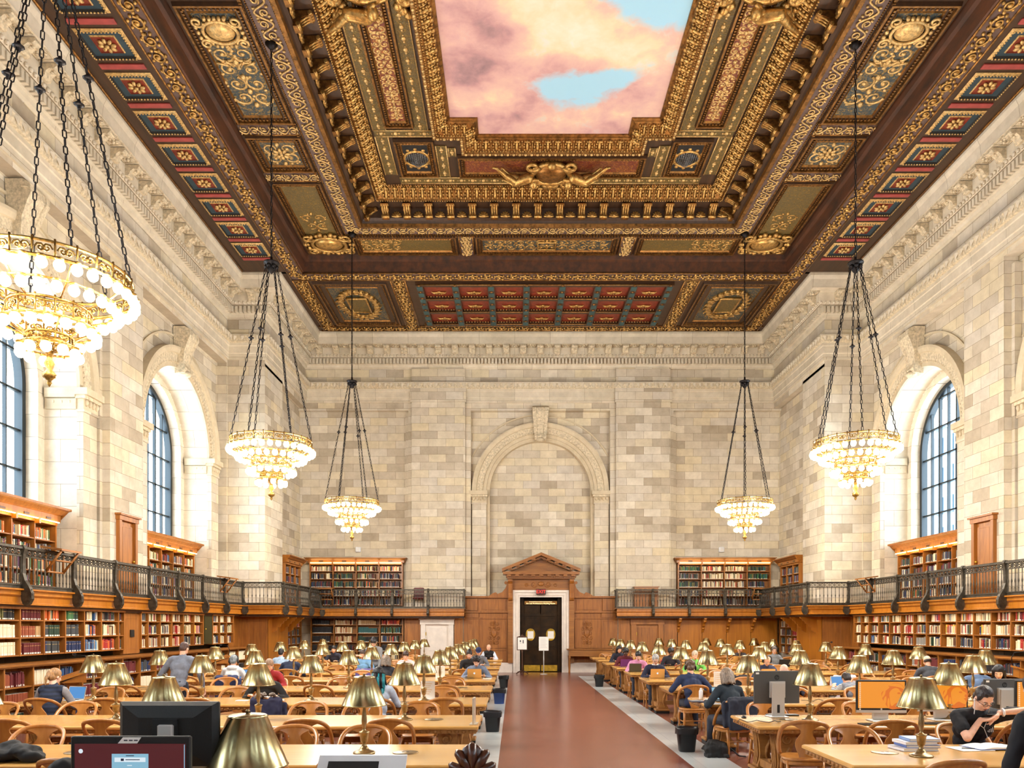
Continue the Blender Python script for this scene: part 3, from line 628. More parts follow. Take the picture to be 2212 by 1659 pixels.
def archivolt(P, c, n, sp, parent, pil_to=2.7):
    mb = MB()
    arch_ring(mb, P, c, sp, [(2.35,n),(2.35,n+.08),(2.48,n+.08),(2.5,n+.12),(2.76,n+.14),(2.78,n+.2),(2.9,n+.24),(2.97,n+.24),(2.97,n)], [0,0,0,1,0,0,0,0])
    arch_ring(mb, P, c, sp, [(3.3,n),(3.3,n+.05),(3.36,n+.05),(3.36,n)], clip=3.02)
    for i in range(64):                                     # leaf-and-dart on the inner moulding
        a = PI*(i+.5)/64; u = c+2.5*math.cos(a); z = sp+2.5*math.sin(a); p = P(u,z,n+.12); mb.ball(p, .032, 5, 3)
    mb.build('archivolt', [M['stone_plain'], M['stone_carved']], parent)
    for s in (-1, 1):
        b = MB(); u0, u1 = sorted((c+s*2.35, c+s*2.97))
        pbox(b,P,u0,u1,pil_to,7.3,n,n+.16); pbox(b,P,u0-.03,u1+.02,7.28,7.34,n,n+.2)
        b.build('pilaster', M['stone_block'], parent)
        k = MB(); pbox(k,P,u0-.02,u1+.02,7.34,7.6,n,n+.18); pbox(k,P,u0-.08,u1+.05,7.6,7.68,n,n+.25,1); pbox(k,P,u0-.12,u1+.06,7.68,7.85,n,n+.32)
        for i in range(4):
            uu = u0+(u1-u0)*(i+.5)/4; k.ball(P(uu,7.52,n+.19), (.07,.05,.09) , 6, 4)
        for i in range(3):                                   # the return of the capital along the jamb
            k.ball(P(u0 if s > 0 else u1, 7.52, n-.15-.2*i), (.05,.07,.09), 6, 4)
        uj = u0 if s > 0 else u1
        pbox(k,P,min(uj,uj-s*.05),max(uj,uj-s*.05),7.34,7.6,n-.75,n); pbox(k,P,min(uj,uj-s*.1),max(uj,uj-s*.1),7.62,7.85,n-.75,n)
        k.build('capital', [M['stone_plain'], M['stone_carved']], parent)
    kb = MB()                                                # scrolled keystone
    prof = [(n+.02,10.02),(n+.30,10.05),(n+.36,10.2),(n+.30,10.35),(n+.34,10.7),(n+.46,11.0),(n+.56,11.2),(n+.54,11.38),(n+.40,11.46),(n+.02,11.46)]
    rows = []
    for nn, zz in prof:
        w = .24+.12*(zz-10.0)/1.46
        rows.append([P(c-w,zz,nn),P(c-w*.55,zz,nn+.02),P(c-w*.5,zz,nn-.01),P(c+w*.5,zz,nn-.01),P(c+w*.55,zz,nn+.02),P(c+w,zz,nn)])
    kb.grid(rows, 0, False)
    for e in (0, 5): kb.poly([r[e] for r in rows])
    for s in (-1,1): kb.tube([P(c+s*(.3),z,n+.42) for z in (11.28,11.3)], .1, 8)
    kb.ball(P(c,10.05,n+.26), (.2,.2,.1), 8, 5, 1)
    kb.build('keystone', [M['stone_carved'], M['stone_carved']], parent)

YB = -20.5                                              # the hall runs on behind the camera
BAYS = [-15.4, -7.4, 0.6, 8.6, 16.6, 24.6]
def side_wall(name, P, sgn):
    mb = MB(); SB, SR = 0, 1
    for c in BAYS:
        a, b = c-3.1, c+3.15
        q(mb,P,c-4.85,a,0,11.5,0,SB)
        for u in (c-4.85, a): ret_u(mb,P,u,0,11.5,0,-.4,SB)
        pbox(mb,P,c-4.97,c-4.85,2.7,11.3,-.4,-.2,SB); pbox(mb,P,a,a+.12,2.7,11.3,-.4,-.2,SB)
        ret_z(mb,P,11.5,a,b,0,-.4,SB)
        arch_face(mb,P,c,2.35,7.85,2.7,a,b,11.5,-.4,SB)
        q(mb,P,a,b,0,2.7,-.4,SB)
        reveal(mb,P,c,2.35,7.85,2.7,-.4,-1.2,SR)
        arch_ring(mb,P,c,7.85,[(2.35,-1.2),(2.1,-1.2)],[SR],zb=2.7)
        reveal(mb,P,c,2.1,7.85,2.7,-1.2,-1.95,SR)
        q(mb,P,c-2.35,c+2.35,2.7,4.72,-1.12,SR); ret_z(mb,P,4.72,c-2.35,c+2.35,-1.12,-1.95,SR); ret_z(mb,P,2.7,c-2.35,c+2.35,-1.2,.0,SB)
    q(mb,P,27.75,27.8,0,11.5,0,SB); ret_u(mb,P,27.75,0,11.5,-.4,0,SB)
    q(mb,P,-5,27.8,11.5,14.6,0,SB)
    q(mb,P,YB,BAYS[0]-4.85,0,11.5,0,SB)
    w = struct(mb.build(name, [M['stone_block'], M['stone_reveal']]))
    for c in BAYS[4:]: archivolt(P, c, -.4, 7.85, w)
    return w
wall_l = side_wall('wall_left', PL, 1); wall_r = side_wall('wall_right', PR, -1)
# windows
def window(i, P, c):
    n0 = -1.62; r = 2.1; sp = 7.85; zb = 4.72
    fr = MB()
    arch_ring(fr,P,c,sp,[(r,n0-.08),(r,n0+.12),(r-.13,n0+.12),(r-.13,n0-.08)],zb=zb)
    pbox(fr,P,c-r,c+r,zb,zb+.12,n0-.08,n0+.12)
    o = struct(fr.build('window_%d' % i, M['window_metal']))
    mu = MB(); ri = r-.13
    for k in range(1, 8):
        u = c-ri+2*ri*k/8; wd = .04 if k in (2,4,6) else .018; zt = sp+math.sqrt(max(0, ri*ri-(u-c)**2)); pbox(mu,P,u-wd,u+wd,zb,zt,n0-.03,n0+.06)
    for k in range(1, 6):
        z = zb+.95*k+.1; h = ri if z < sp else math.sqrt(max(.01, ri*ri-(z-sp)**2)); pbox(mu,P,c-h,c+h,z-.026,z+.026,n0-.03,n0+.06)
    mu.build('muntins', M['window_metal'], o)
    gl = MB(); gl.poly([P(u,z,n0) for u, z in [(c-ri,zb)]+arch_pts(c,ri,sp)+[(c+ri,zb)]])
    gl.build('glass', M['window_glass'], o)
for i, c in enumerate(BAYS): window(i*2+1, PL, c); window(i*2+2, PR, c)

# back bay side walls and the jogs
def bay_wall(name, P, jog_u0, jog_u1):
    mb = MB()
    mb.quad((jog_u0,27.8,0),(jog_u1,27.8,0),(jog_u1,27.8,14.6),(jog_u0,27.8,14.6))
    q(mb,P,27.8,29.9,0,11.5,0); q(mb,P,29.9,33.7,0,11.4,-.3); ret_u(mb,P,29.9,0,11.4,-.3,0); ret_z(mb,P,11.4,29.9,33.7,-.3,0); q(mb,P,27.8,33.7,11.4,14.6,0)
    return struct(mb.build(name, M['stone_block']))
PL2 = lambda u, z, n: (-9.04+n, u, z)
PR2 = lambda u, z, n: (11.21-n, u, z)
bay_wall('wall_left_bay', PL2, -10.4, -9.04); bay_wall('wall_right_bay', PR2, 12.57, 11.21)

# back wall
mb = MB(); P = PB; ac = 1.11
q(mb,P,-9.8,-4.6,0,11.4,-.25); ret_u(mb,P,-4.6,0,11.3,-.25,0); ret_z(mb,P,11.3,-9.8,-4.6,-.25,0)
pbox(mb,P,-4.72,-4.6,0,11.2,-.25,-.12)
q(mb,P,6.86,12.0,0,11.4,-.25); ret_u(mb,P,6.86,0,11.3,-.25,0); ret_z(mb,P,11.3,6.86,12.0,-.25,0)
pbox(mb,P,6.86,6.98,0,11.2,-.25,-.12)
q(mb,P,-4.6,-1.9,0,11.3,0); q(mb,P,4.12,6.86,0,11.3,0)
q(mb,P,-9.8,12.0,11.3,14.6,0)
ret_u(mb,P,-1.9,0,11.3,-.3,0); ret_u(mb,P,4.12,0,11.3,-.3,0); ret_z(mb,P,11.3,-1.9,4.12,-.3,0)
arch_face(mb,P,ac,2.2,7.85,0,-1.9,4.12,11.3,-.3)
reveal(mb,P,ac,2.2,7.85,0,-.3,-.6,1)
q(mb,P,ac-2.3,ac+2.3,0,10.2,-.6)
for u0, u1 in ((-4.44,-2.14),(4.36,6.70)):
    pbox(mb,P,u0,u1,0,11.62,0,.14); pbox(mb,P,u0-.05,u1+.05,11.62,12.5,0,.2); pbox(mb,P,u0,u1,12.5,13.12,0,.12)
wall_b = struct(mb.build('wall_back', [M['stone_block'], M['stone_plain']]))
archivolt(PB, ac, -.3, 7.85, wall_b, 0.0)
# voussoirs on the inner soffit edge of the blind arch
mb = MB(); arch_ring(mb,PB,ac,7.85,[(2.2,-.28),(2.35,-.28)],[0],zb=0); mb.build('voussoirs', M['stone_plain'], wall_b)

# cornice, frieze band: swept round the whole plan
PATH = [(-10.4,-20.5),(-10.4,27.8),(-9.04,27.8),(-9.04,33.2),(11.21,33.2),(11.21,27.8),(12.57,27.8),(12.57,-20.5)]
DIRS = [(1,0),(1,-1),(1,-1),(1,-1),(-1,-1),(-1,-1),(-1,-1),(-1,0)]
SEGN = [(1,0),(0,-1),(1,0),(0,-1),(-1,0),(0,-1),(-1,0)]
def sweep(mb, path, dirs, prof, m=0):
    for k in range(len(prof)-1):
        (n0,z0),(n1,z1) = prof[k], prof[k+1]
        for i in range(len(path)-1):
            p, p2, d, d2 = path[i], path[i+1], dirs[i], dirs[i+1]
            mb.quad((p[0]+d[0]*n0,p[1]+d[1]*n0,z0),(p2[0]+d2[0]*n0,p2[1]+d2[1]*n0,z0),(p2[0]+d2[0]*n1,p2[1]+d2[1]*n1,z1),(p[0]+d[0]*n1,p[1]+d[1]*n1,z1), m)
def along(path, dirs, segn, n, pitch, ymin=10.0):
    """(x, y, tangent, normal) spots along the path offset by n"""
    out = []
    for i in range(len(path)-1):
        a = Vector((path[i][0]+dirs[i][0]*n, path[i][1]+dirs[i][1]*n)); b = Vector((path[i+1][0]+dirs[i+1][0]*n, path[i+1][1]+dirs[i+1][1]*n))
        L = (b-a).length; t = (b-a)/L; k = max(1, int(L/pitch)); nn = Vector(segn[i])
        for j in range(k):
            p = a+t*(L*(j+.5)/k)
            if p.y > ymin: out.append((p.x, p.y, t, nn))
    return out
mb = MB()
sweep(mb,PATH,DIRS,[(0,11.62),(.07,11.62),(.07,11.82),(.1,11.84),(.1,12.08),(.13,12.1),(.13,12.2)])
sweep(mb,PATH,DIRS,[(.13,12.2),(.2,12.22),(.25,12.42)],1); sweep(mb,PATH,DIRS,[(.25,12.42),(.25,12.46),(0,12.5)])
for x, y, t, nn in along(PATH,DIRS,SEGN,.2,.24):
    c = Vector((x,y,12.31)); t3 = Vector((t.x,t.y,0)); n3 = Vector((nn.x,nn.y,0)); up = Vector((0,0,1))
    tip = c+n3*.06-up*.08; mb.quad(c-t3*.11+up*.09+n3*.03, tip, c+t3*.11+up*.09+n3*.03, c+up*.09+n3*.09)
struct(mb.build('trim_1', [M['stone_cornice'], M['stone_carved']]))
mb = MB()
sweep(mb,PATH,DIRS,[(0,13.1),(.08,13.13),(.1,13.22),(.16,13.24),(.16,13.47),(.28,13.5),(.33,13.6),(.34,13.62),(.34,13.92),(.74,13.92),(.74,13.97),(.77,14.2),(.83,14.32),(.83,14.45)])
crn = struct(mb.build('trim_2', M['stone_cornice']))
mb = MB()
for x, y, t, nn in along(PATH,DIRS,SEGN,.2,.15):
    T = lambda a, b, z: (x+t.x*a+nn.x*b, y+t.y*a+nn.y*b, z)
    mb.prism([(-.045,-.04),(.045,-.04),(.045,.085),(-.045,.085)], lambda a,b,c: T(a,b,c), 13.25, 13.46)
mb.build('dentils', M['stone_cornice'], crn)
mb = MB()
for x, y, t, nn in along(PATH,DIRS,SEGN,.33,.15):
    mb.ball((x+nn.x*.01,y+nn.y*.01,13.555), (.045,.045,.06), 6, 4)
mb.build('egg_and_dart', M['stone_cornice'], crn)
mb = MB(); mod = [(0,13.9),(.36,13.9),(.37,13.84),(.33,13.8),(.22,13.8),(.14,13.74),(.12,13.66),(.07,13.63),(0,13.63)]
ros = MB()
for x, y, t, nn in along(PATH,DIRS,SEGN,.34,.71):
    T = lambda a, z, w: (x+nn.x*a+t.x*w, y+nn.y*a+t.y*w, z)
    mb.prism(mod, T, -.12, .12); mb.tube([T(.3,13.83,-.13), T(.3,13.83,.13)], .05, 8); mb.tube([T(.07,13.69,-.13), T(.07,13.69,.13)], .055, 8)
    for k in range(3): mb.ball(T(.14+.06*k,13.77+.015*k,0), (.05,.05,.04), 5, 3)
    o = .355; cx_, cy_ = x+t.x*o+nn.x*.2, y+t.y*o+nn.y*.2
    for k in range(6):
        a = 2*PI*k/6; ros.ball((cx_+.085*math.cos(a), cy_+.085*math.sin(a), 13.9), (.05,.05,.025), 5, 3)
    ros.ball((cx_,cy_,13.88), .05, 6, 4); fr = .17
    for (xa,ya,xb,yb) in ((-fr,-fr,fr,-fr),(fr,-fr,fr,fr),(fr,fr,-fr,fr),(-fr,fr,-fr,-fr)): ros.tube([(cx_+xa,cy_+ya,13.91),(cx_+xb,cy_+yb,13.91)], .022, 4)
mb.build('modillions', M['stone_carved'], crn); ros.build('rosettes', M['stone_carved'], crn)

mb = MB(); mb.quad((-12.6,YB,0),(14.8,YB,0),(14.8,YB,14.6),(-12.6,YB,14.6)); struct(mb.build('wall_front', M['stone_block']))  # unseen end wall, added to shut out sky light from behind the camera
# floor
mb = MB(); z = 0.0
for x0, x1, y0, y1, m in ((-12.5,-.88,YB,33.8,0),(-.88,-.24,YB,30.7,1),(-.24,2.53,YB,30.7,0),(2.53,3.2,YB,30.7,1),(3.2,14.6,YB,33.8,0),(-.88,3.2,30.7,33.8,0)):
    mb.quad((x0,y0,z),(x1,y0,z),(x1,y1,z),(x0,y1,z),m)
struct(mb.build('floor', [M['tile_red'], M['marble_grey']]))
mb = MB()
for a,b in ((-9.0,-4.05),(-2.6,-.1),(2.36,4.98),(6.4,11.2)): pbox(mb,PB,a,b,0,.42,0,.22)
struct(mb.build('baseboard_back', M['marble_white']))
# sky outside the windows: pale buildings across the street
mb = MB()
rb = random.Random(3)
mat('office_glass',(40,66,84),.3)
for i in range(5):
    y0 = 28+i*21
    bm_ = MB(); h = rb.uniform(19,30); bm_.box(46,60,y0,y0+18,-20,h)
    for a in range(9):
        for b_ in range(15):
            zz = -18+b_*3.2
            if zz+1.8 < h: bm_.box(45.9,46.05,y0+.8+a*1.95,y0+2.0+a*1.95,zz,zz+1.8,1)
    o = bm_.build('office_building', [mat('office_wall',(92,112,122),.7) if i == 0 else M['office_wall'], M['office_glass']])
    o['kind'] = 'structure'
# ---------------------------------------------------------------- coffered ceiling: rings that step up to the painted clouds
CEIL = struct(place('ceiling', None)); CEIL.empty_display_size = .1
YN, YD = -20.5, 13.2                                   # surfaces start behind the camera, carving starts where it can be seen
def G(h, y, z): return (CX+h, y, z)
def ring(mb, h0, y0, z0, h1, y1, z1, m=0):
    for s in (-1, 1): mb.quad(G(s*h0,YN,z0),G(s*h0,y0,z0),G(s*h1,y1,z1),G(s*h1,YN,z1),m)
    mb.quad(G(-h0,y0,z0),G(h0,y0,z0),G(h1,y1,z1),G(-h1,y1,z1),m)
def flat(mb, x0, x1, y0, y1, z, m=0): mb.quad((x0,y0,z),(x1,y0,z),(x1,y1,z),(x0,y1,z),m)
# frames for a strip of ornament: origin, along, across (to the middle of the room), length
def strips(h, y, z, ymin=YD, far=True):
    out = [(Vector(G(-h,ymin,z)), Vector((0,1,0)), Vector((1,0,0)), y-ymin), (Vector(G(h,ymin,z)), Vector((0,1,0)), Vector((-1,0,0)), y-ymin)]
    if far: out.append((Vector(G(-h,y,z)), Vector((1,0,0)), Vector((0,-1,0)), 2*h))
    return out
def lay(mb, unit, L, S, m=None, inset=0.0, slope=0.0):
    """repeat unit (a mesh of u in 0..1, v across, w down) along the strips, about L long each"""
    for o, t, n, ln in S:
        k = max(1, round((ln-inset)/L)); st = (ln-inset)/k
        for i in range(k):
            b = o+t*(i*st)
            mb.add(unit, lambda p: tuple(b+t*(p[0]*st)+n*(p[1]+p[2]*slope*.8)+Vector((0,0,-p[2]+slope*p[1]))), m)
def u_bead(r, n=2):
    b = MB()
    for i in range(n): b.ball(((i+.5)/n, 0, 0), (r/ .2 if False else .5/n*.8, r, r), 5, 3)
    return b
def u_dentil(w, d): return MB().box(.2, .8, -w/2, w/2, 0, d)
def u_wave(w, r=.03, L=1.0):
    """running scroll: one S with two curls"""
    b = MB(); pts = []
    s1 = spiral((.27, .12*w), .16, .03, PI*1.0, -1.4, 16); s2 = spiral((.77, -.12*w), .16, .03, 0, -1.4, 16)
    f = lambda P: [(x, y/.5*w*.9 if False else y*w*2.2, .02) for x, y in P]
    S = [(i/12.0, w*.36*math.sin(2*PI*i/12.0), .02) for i in range(13)]
    b.tube(S, r, 5, caps=False)
    b.tube([(p[0], p[1]*1.0, .02) for p in [(.25+.17*math.cos(a)*(1-a/14), -w*.12+w*.22*math.sin(a)*(1-a/14)) for a in [PI*.2+k*.55 for k in range(15)]]], r*.8, 4, caps=False)
    b.tube([(p[0], p[1], .02) for p in [(.75+.17*math.cos(a)*(1-a/14), w*.12-w*.22*math.sin(a)*(1-a/14)) for a in [PI*.2+k*.55 for k in range(15)]]], r*.8, 4, caps=False)
    for x, y in ((.05,.34),(.12,-.3),(.5,.33),(.56,-.33),(.9,.3),(.98,-.28)): b.ball((x, y*w, .015), (.045, .045, .04), 5, 3)
    return b
def u_rinceau(w, r=.022):
    b = MB()
    for k, s in ((0,1),(1,-1)):
        c = (.25+.5*k, s*w*.06)
        b.tube([(c[0]+.2*(1-i/22)*math.cos(a), c[1]+s*w*.38*(1-i/22)*math.sin(a), .025) for i, a in [(i, PI+i*.5) for i in range(20)]], [r*(1.2-.03*i) for i in range(20)], 4, caps=False)
        for j in range(7):
            a = j*2*PI/7+k; b.ball((c[0]+.21*math.cos(a), c[1]+s*w*.4*math.sin(a), .012), (.05, .045, .05), 5, 3)
        b.ball((c[0], c[1], .03), (.06, .07, .06), 6, 3)
    return b
def u_leaf(w, d, L=.28):
    """acanthus leaf turned over at the tip, a dart between neighbours"""
    b = MB(); h = L/2
    b.ball((h,0,d*.3), (L*.15, w*.44, d*.55), 7, 5); b.ball((h,w*.36,d*.75), (L*.2, w*.12, d*.4), 6, 4)
    for s in (-1,1):
        for v, r in ((-.3,.26),(-.08,.3),(.14,.27),(.3,.2)): b.ball((h+s*L*r, v*w, d*.3), (L*.1, w*.115, d*.42), 5, 4)
    b.ball((0,-.05*w,d*.2), (L*.05, w*.36, d*.35), 5, 3); b.ball((0,.34*w,d*.4), (L*.1, w*.09, d*.35), 5, 3)
    b.v = [(x/L, y, z) for x, y, z in b.v]; return b
def u_egg(w, d):
    b = MB(); b.ball((.5,0,d*.3), (.3,w*.42,d*.7), 6, 4); b.ball((0,0,d*.2), (.1,w*.4,d*.5), 4, 3); return b
def rosette(mb, c, r, n=8, up=None, d=.08, m=0):
    c = Vector(c)
    for k in range(n):
        a = 2*PI*k/n; e = Matrix.Rotation(a, 3, 'Z')
        mb.ball(c+Vector((r*.62*math.cos(a), r*.62*math.sin(a), -d*.35)), (r*.36, r*.22, d*.5), 6, 4, m, e)
    mb.ball(c+Vector((0,0,-d*.6)), (r*.24,r*.24,d*.5), 6, 4, m)
def cartouche(mb, c, rx, ry, d=.12, m=0):
    """domed oval in a scrolled frame"""
    c = Vector(c)
    mb.ball(c, (rx*.62, ry*.62, d), 16, 8, m)
    mb.tube([c+Vector((rx*.72*math.cos(a), ry*.74*math.sin(a), -.04)) for a in [2*PI*k/24 for k in range(24)]], min(rx,ry)*.1, 5, m, closed=True)
    for sx in (-1,1):
        for sy in (-1,1):
            cc = (c.x+sx*rx*.78, c.y+sy*ry*.72)
            P = spiral(cc, min(rx,ry)*.34, .03, (PI if sx > 0 else 0), sx*sy*1.5, 14)
            mb.tube([(x,y,c.z-.05) for x,y in P], min(rx,ry)*.075, 5, m, caps=False)
        for t in (-.35,0,.35): mb.ball(c+Vector((sx*rx*.92, t*ry, -.03)), (rx*.1,ry*.14,.05), 6, 4, m)
    for sy in (-1,1):
        for t in (-.4,-.2,0,.2,.4): mb.ball(c+Vector((t*rx, sy*ry*.9, -.03)), (rx*.1, ry*.12, .06), 6, 4, m)
def arabesque(mb, c, hx, hy, z, m=0, seed=1, dens=1.0, r=.022):
    """symmetric scrollwork filling a panel hx by hy"""
    rr = random.Random(seed)
    nx = max(1, int(hx/.34*dens)); ny = max(1, int(hy/.34*dens))
    for i in range(nx):
        for j in range(2*ny):
            x = hx*(i+.5)/nx; y = -hy+2*hy*(j+.5)/(2*ny); R0 = min(hx/nx, hy/ny)*.55; sg = 1 if (i+j) % 2 else -1; a0 = rr.uniform(0, 2*PI)
            for s in (-1,1):
                P = [(c[0]+s*(x+R0*(1-k/17)*math.cos(a0+sg*k*.55)), c[1]+y+R0*(1-k/17)*math.sin(a0+sg*k*.55), z-.02) for k in range(15)]
                mb.tube(P, [r*(1.3-.05*k) for k in range(15)], 4, m, caps=False)
                mb.ball((c[0]+s*x, c[1]+y, z-.02), (r*2.2,r*2.2,r*1.6), 5, 3, m)
                for q_ in range(3):
                    a = rr.uniform(0,2*PI); mb.ball((c[0]+s*(x+R0*1.05*math.cos(a)), c[1]+y+R0*1.05*math.sin(a), z-.015), (r*2,r*1.6,r*1.4), 5, 3, m)
    for j in range(2*ny+1): mb.ball((c[0], c[1]-hy+hy*j/ny, z-.03), (r*2.4,r*3,r*2.2), 6, 4, m)

# ---- base surfaces
Z0, Z1, Z2, Z3 = 14.42, 14.95, 15.6, 15.8
mb = MB()
for s in (-1,1):                                        # outer border, side and far
    mb.quad(G(s*10.75,YN,Z0),G(s*10.75,27.1,Z0),G(s*9.07,27.1,Z0),G(s*9.07,YN,Z0),0)
mb.quad(G(-10.75,26.98,Z0),G(10.75,26.98,Z0),G(10.75,27.55,Z0),G(-10.75,27.55,Z0),0)
mb.quad(G(-9.4,27.55,Z0),G(9.4,27.55,Z0),G(9.4,32.5,Z0+.0),G(-9.4,32.5,Z0),1)
mb.build('border_soffit', [M['ceil_wood'], M['ceil_wood_x']], CEIL)
mb = MB(); ring(mb, 9.07,27.55,Z0-.012, 8.57,27.05,Z0-.012); mb.build('scroll_border', M['strip_mauve'], CEIL)
mb = MB(); ring(mb, 8.57,27.05,Z0-.012, 8.5,27.0,Z0+.02); ring(mb, 8.5,27.0,Z0+.02, 8.44,26.95,Z1-.18); ring(mb, 8.44,26.95,Z1-.18, 8.34,26.85,Z1-.16); ring(mb, 8.34,26.85,Z1-.16, 8.3,26.8,Z1)
mb.build('fascia', M['ceil_fascia'], CEIL)
mb = MB(); ring(mb, 8.3,26.8,Z1, 6.02,24.75,Z1); mb.build('panel_ring', M['ceil_wood'], CEIL)
mb = MB(); ring(mb, 6.68,25.36,Z1-.015, 6.15,24.9,Z1-.015); mb.build('wave_border', M['strip_mauve'], CEIL)
mb = MB(); ring(mb, 6.12,24.85,Z1-.02, 6.12,24.85,Z1-.1); ring(mb, 6.12,24.85,Z1-.1, 6.02,24.76,Z1-.1); ring(mb, 6.02,24.76,Z1-.1, 6.0,24.74,Z1); mb.build('gilt_fillet', M['gold_deep'], CEIL)
mb = MB(); ring(mb, 6.02,24.76,Z1, 5.98,24.72,Z1+.08); ring(mb, 5.98,24.72,Z1+.08, 5.9,24.62,Z1+.12); ring(mb, 5.9,24.62,Z1+.12, 5.86,24.58,Z2-.24); ring(mb, 5.86,24.58,Z2-.24, 5.42,24.18,Z2-.22); mb.build('bracket_cove', M['ceil_wood'], CEIL)
mb = MB(); ring(mb, 5.42,24.18,Z2-.22, 5.4,24.16,Z2-.17); ring(mb, 5.4,24.16,Z2-.17, 5.1,23.88,Z2+.08); ring(mb, 5.1,23.88,Z2+.08, 5.08,23.86,Z2+.1); mb.build('leaf_moulding_bed', M['gold_deep'], CEIL)
mb = MB()
for s in (-1,1):
    flat(mb,*sorted((CX+s*5.08,CX+s*3.39)),YN,21.39,Z2+.1); flat(mb,*sorted((CX+s*5.08,CX+s*2.64)),21.39,23.86,Z2+.1)
flat(mb,CX-2.64,CX+2.64,22.09,23.86,Z2+.1); mb.build('inner_ring', M['ceil_wood'], CEIL)

# ---- sky canvas with notched corners
SKY = [(-2.85,YN),(-2.85,20.85),(-2.1,20.85),(-2.1,21.55),(2.1,21.55),(2.1,20.85),(2.85,20.85),(2.85,YN)]
SD = [(-1,0),(-1,1),(-1,1),(-1,1),(1,1),(1,1),(1,1),(1,0)]
mb = MB(); mb.poly([G(h,y,Z3) for h, y in [(-2.9,YN),(-2.9,21.6),(2.9,21.6),(2.9,YN)]]); mb.build('cloud_painting', M['cloud_mural'], CEIL)
sp_ = [(CX+h,y) for h,y in SKY]
mb = MB(); sweep(mb, sp_, SD, [(0,Z3),(0,Z3-.03),(.05,Z3-.06),(.08,Z3-.06),(.12,Z3-.1),(.36,Z3-.24),(.4,Z3-.24),(.42,Z3-.3),(.52,Z3-.3),(.54,Z2+.1)])
fr = mb.build('sky_frame', M['gold_deep'], CEIL)
def poly_strips(off, z, ymin=YD):
    out = []
    pts = [Vector((CX+h+d[0]*off, max(y+d[1]*off, ymin), z)) for (h,y), d in zip(SKY, SD)]
    nrm = [(1,0),(0,-1),(1,0),(0,-1),(-1,0),(0,-1),(-1,0)]
    for i in range(7):
        a, b = pts[i], pts[i+1]
        if i == 6: a, b = b, a
        out.append((a, (b-a).normalized(), Vector((*nrm[i],0)), (b-a).length))
    return out
mb = MB(); lay(mb, u_leaf(.3,.09,.3), .3, poly_strips(.24,Z3-.16), slope=.6); mb.build('frame_leaves', M['gold'], CEIL)
mb = MB(); lay(mb, u_egg(.1,.06), .17, poly_strips(.47,Z3-.28)); mb.build('frame_beads', M['gold_pale'], CEIL)
mb = MB(); lay(mb, u_bead(.025,2), .16, poly_strips(.40,Z3-.25)); mb.build('frame_pearls', M['gold'], CEIL)

# ---- inner ring: strips, red panels, grilles, shield
zi = Z2+.1
mb = MB(); g = MB(); rp_ = MB()
def coffer(x0, x1, y0, y1, z, dz=.14, wood_='ceil_wood', dent=True, b=.09, panel=None, gold_='gold'):
    """sunk panel: raised frame round it, moulded edge with dentils, ground at depth dz above the frame"""
    f = MB()
    for k, (e, z0, z1) in enumerate(((0,z-.1,z-.1),(b,z-.1,z-.02))):
        pass
    X = lambda e: (x0+e, x1-e, y0+e, y1-e)
    def loop(e0, z0, e1, z1, m=0):
        a = X(e0); c = X(e1)
        A = [(a[0],a[2],z0),(a[1],a[2],z0),(a[1],a[3],z0),(a[0],a[3],z0)]; C = [(c[0],c[2],z1),(c[1],c[2],z1),(c[1],c[3],z1),(c[0],c[3],z1)]
        for i in range(4): f.quad(A[i],A[(i+1)%4],C[(i+1)%4],C[i],m)
    loop(-.02,z,0,z-.09); loop(0,z-.09,.05,z-.09,1); loop(.05,z-.09,.06,z-.02,1); loop(.06,z-.02,b+.06,z-.03); loop(b+.06,z-.03,b+.08,z-.06,1); loop(b+.08,z-.06,b+.11,z-.012,1)
    flat(f, *X(b+.11), z-.012, 2)
    o = f.build('coffer', [M[wood_], M['gold_deep'], M[panel or 'gilt_blue']], CEIL)
    if dent:
        d = MB(); a = X(.1+b*.2)
        for (p0, p1, n) in (((a[0],a[2]),(a[1],a[2]),(0,1)),((a[1],a[2]),(a[1],a[3]),(-1,0)),((a[0],a[3]),(a[1],a[3]),(0,-1)),((a[0],a[2]),(a[0],a[3]),(1,0))):
            L = math.hypot(p1[0]-p0[0], p1[1]-p0[1]); k = max(2, int(L/.085))
            for i in range(k):
                t = (i+.5)/k; x = p0[0]+(p1[0]-p0[0])*t; y = p0[1]+(p1[1]-p0[1])*t
                d.box(x-.024,x+.024,y-.024,y+.024,z-.07,z-.01)
        d.build('coffer_dentils', M['gold_deep'], o)
    return o
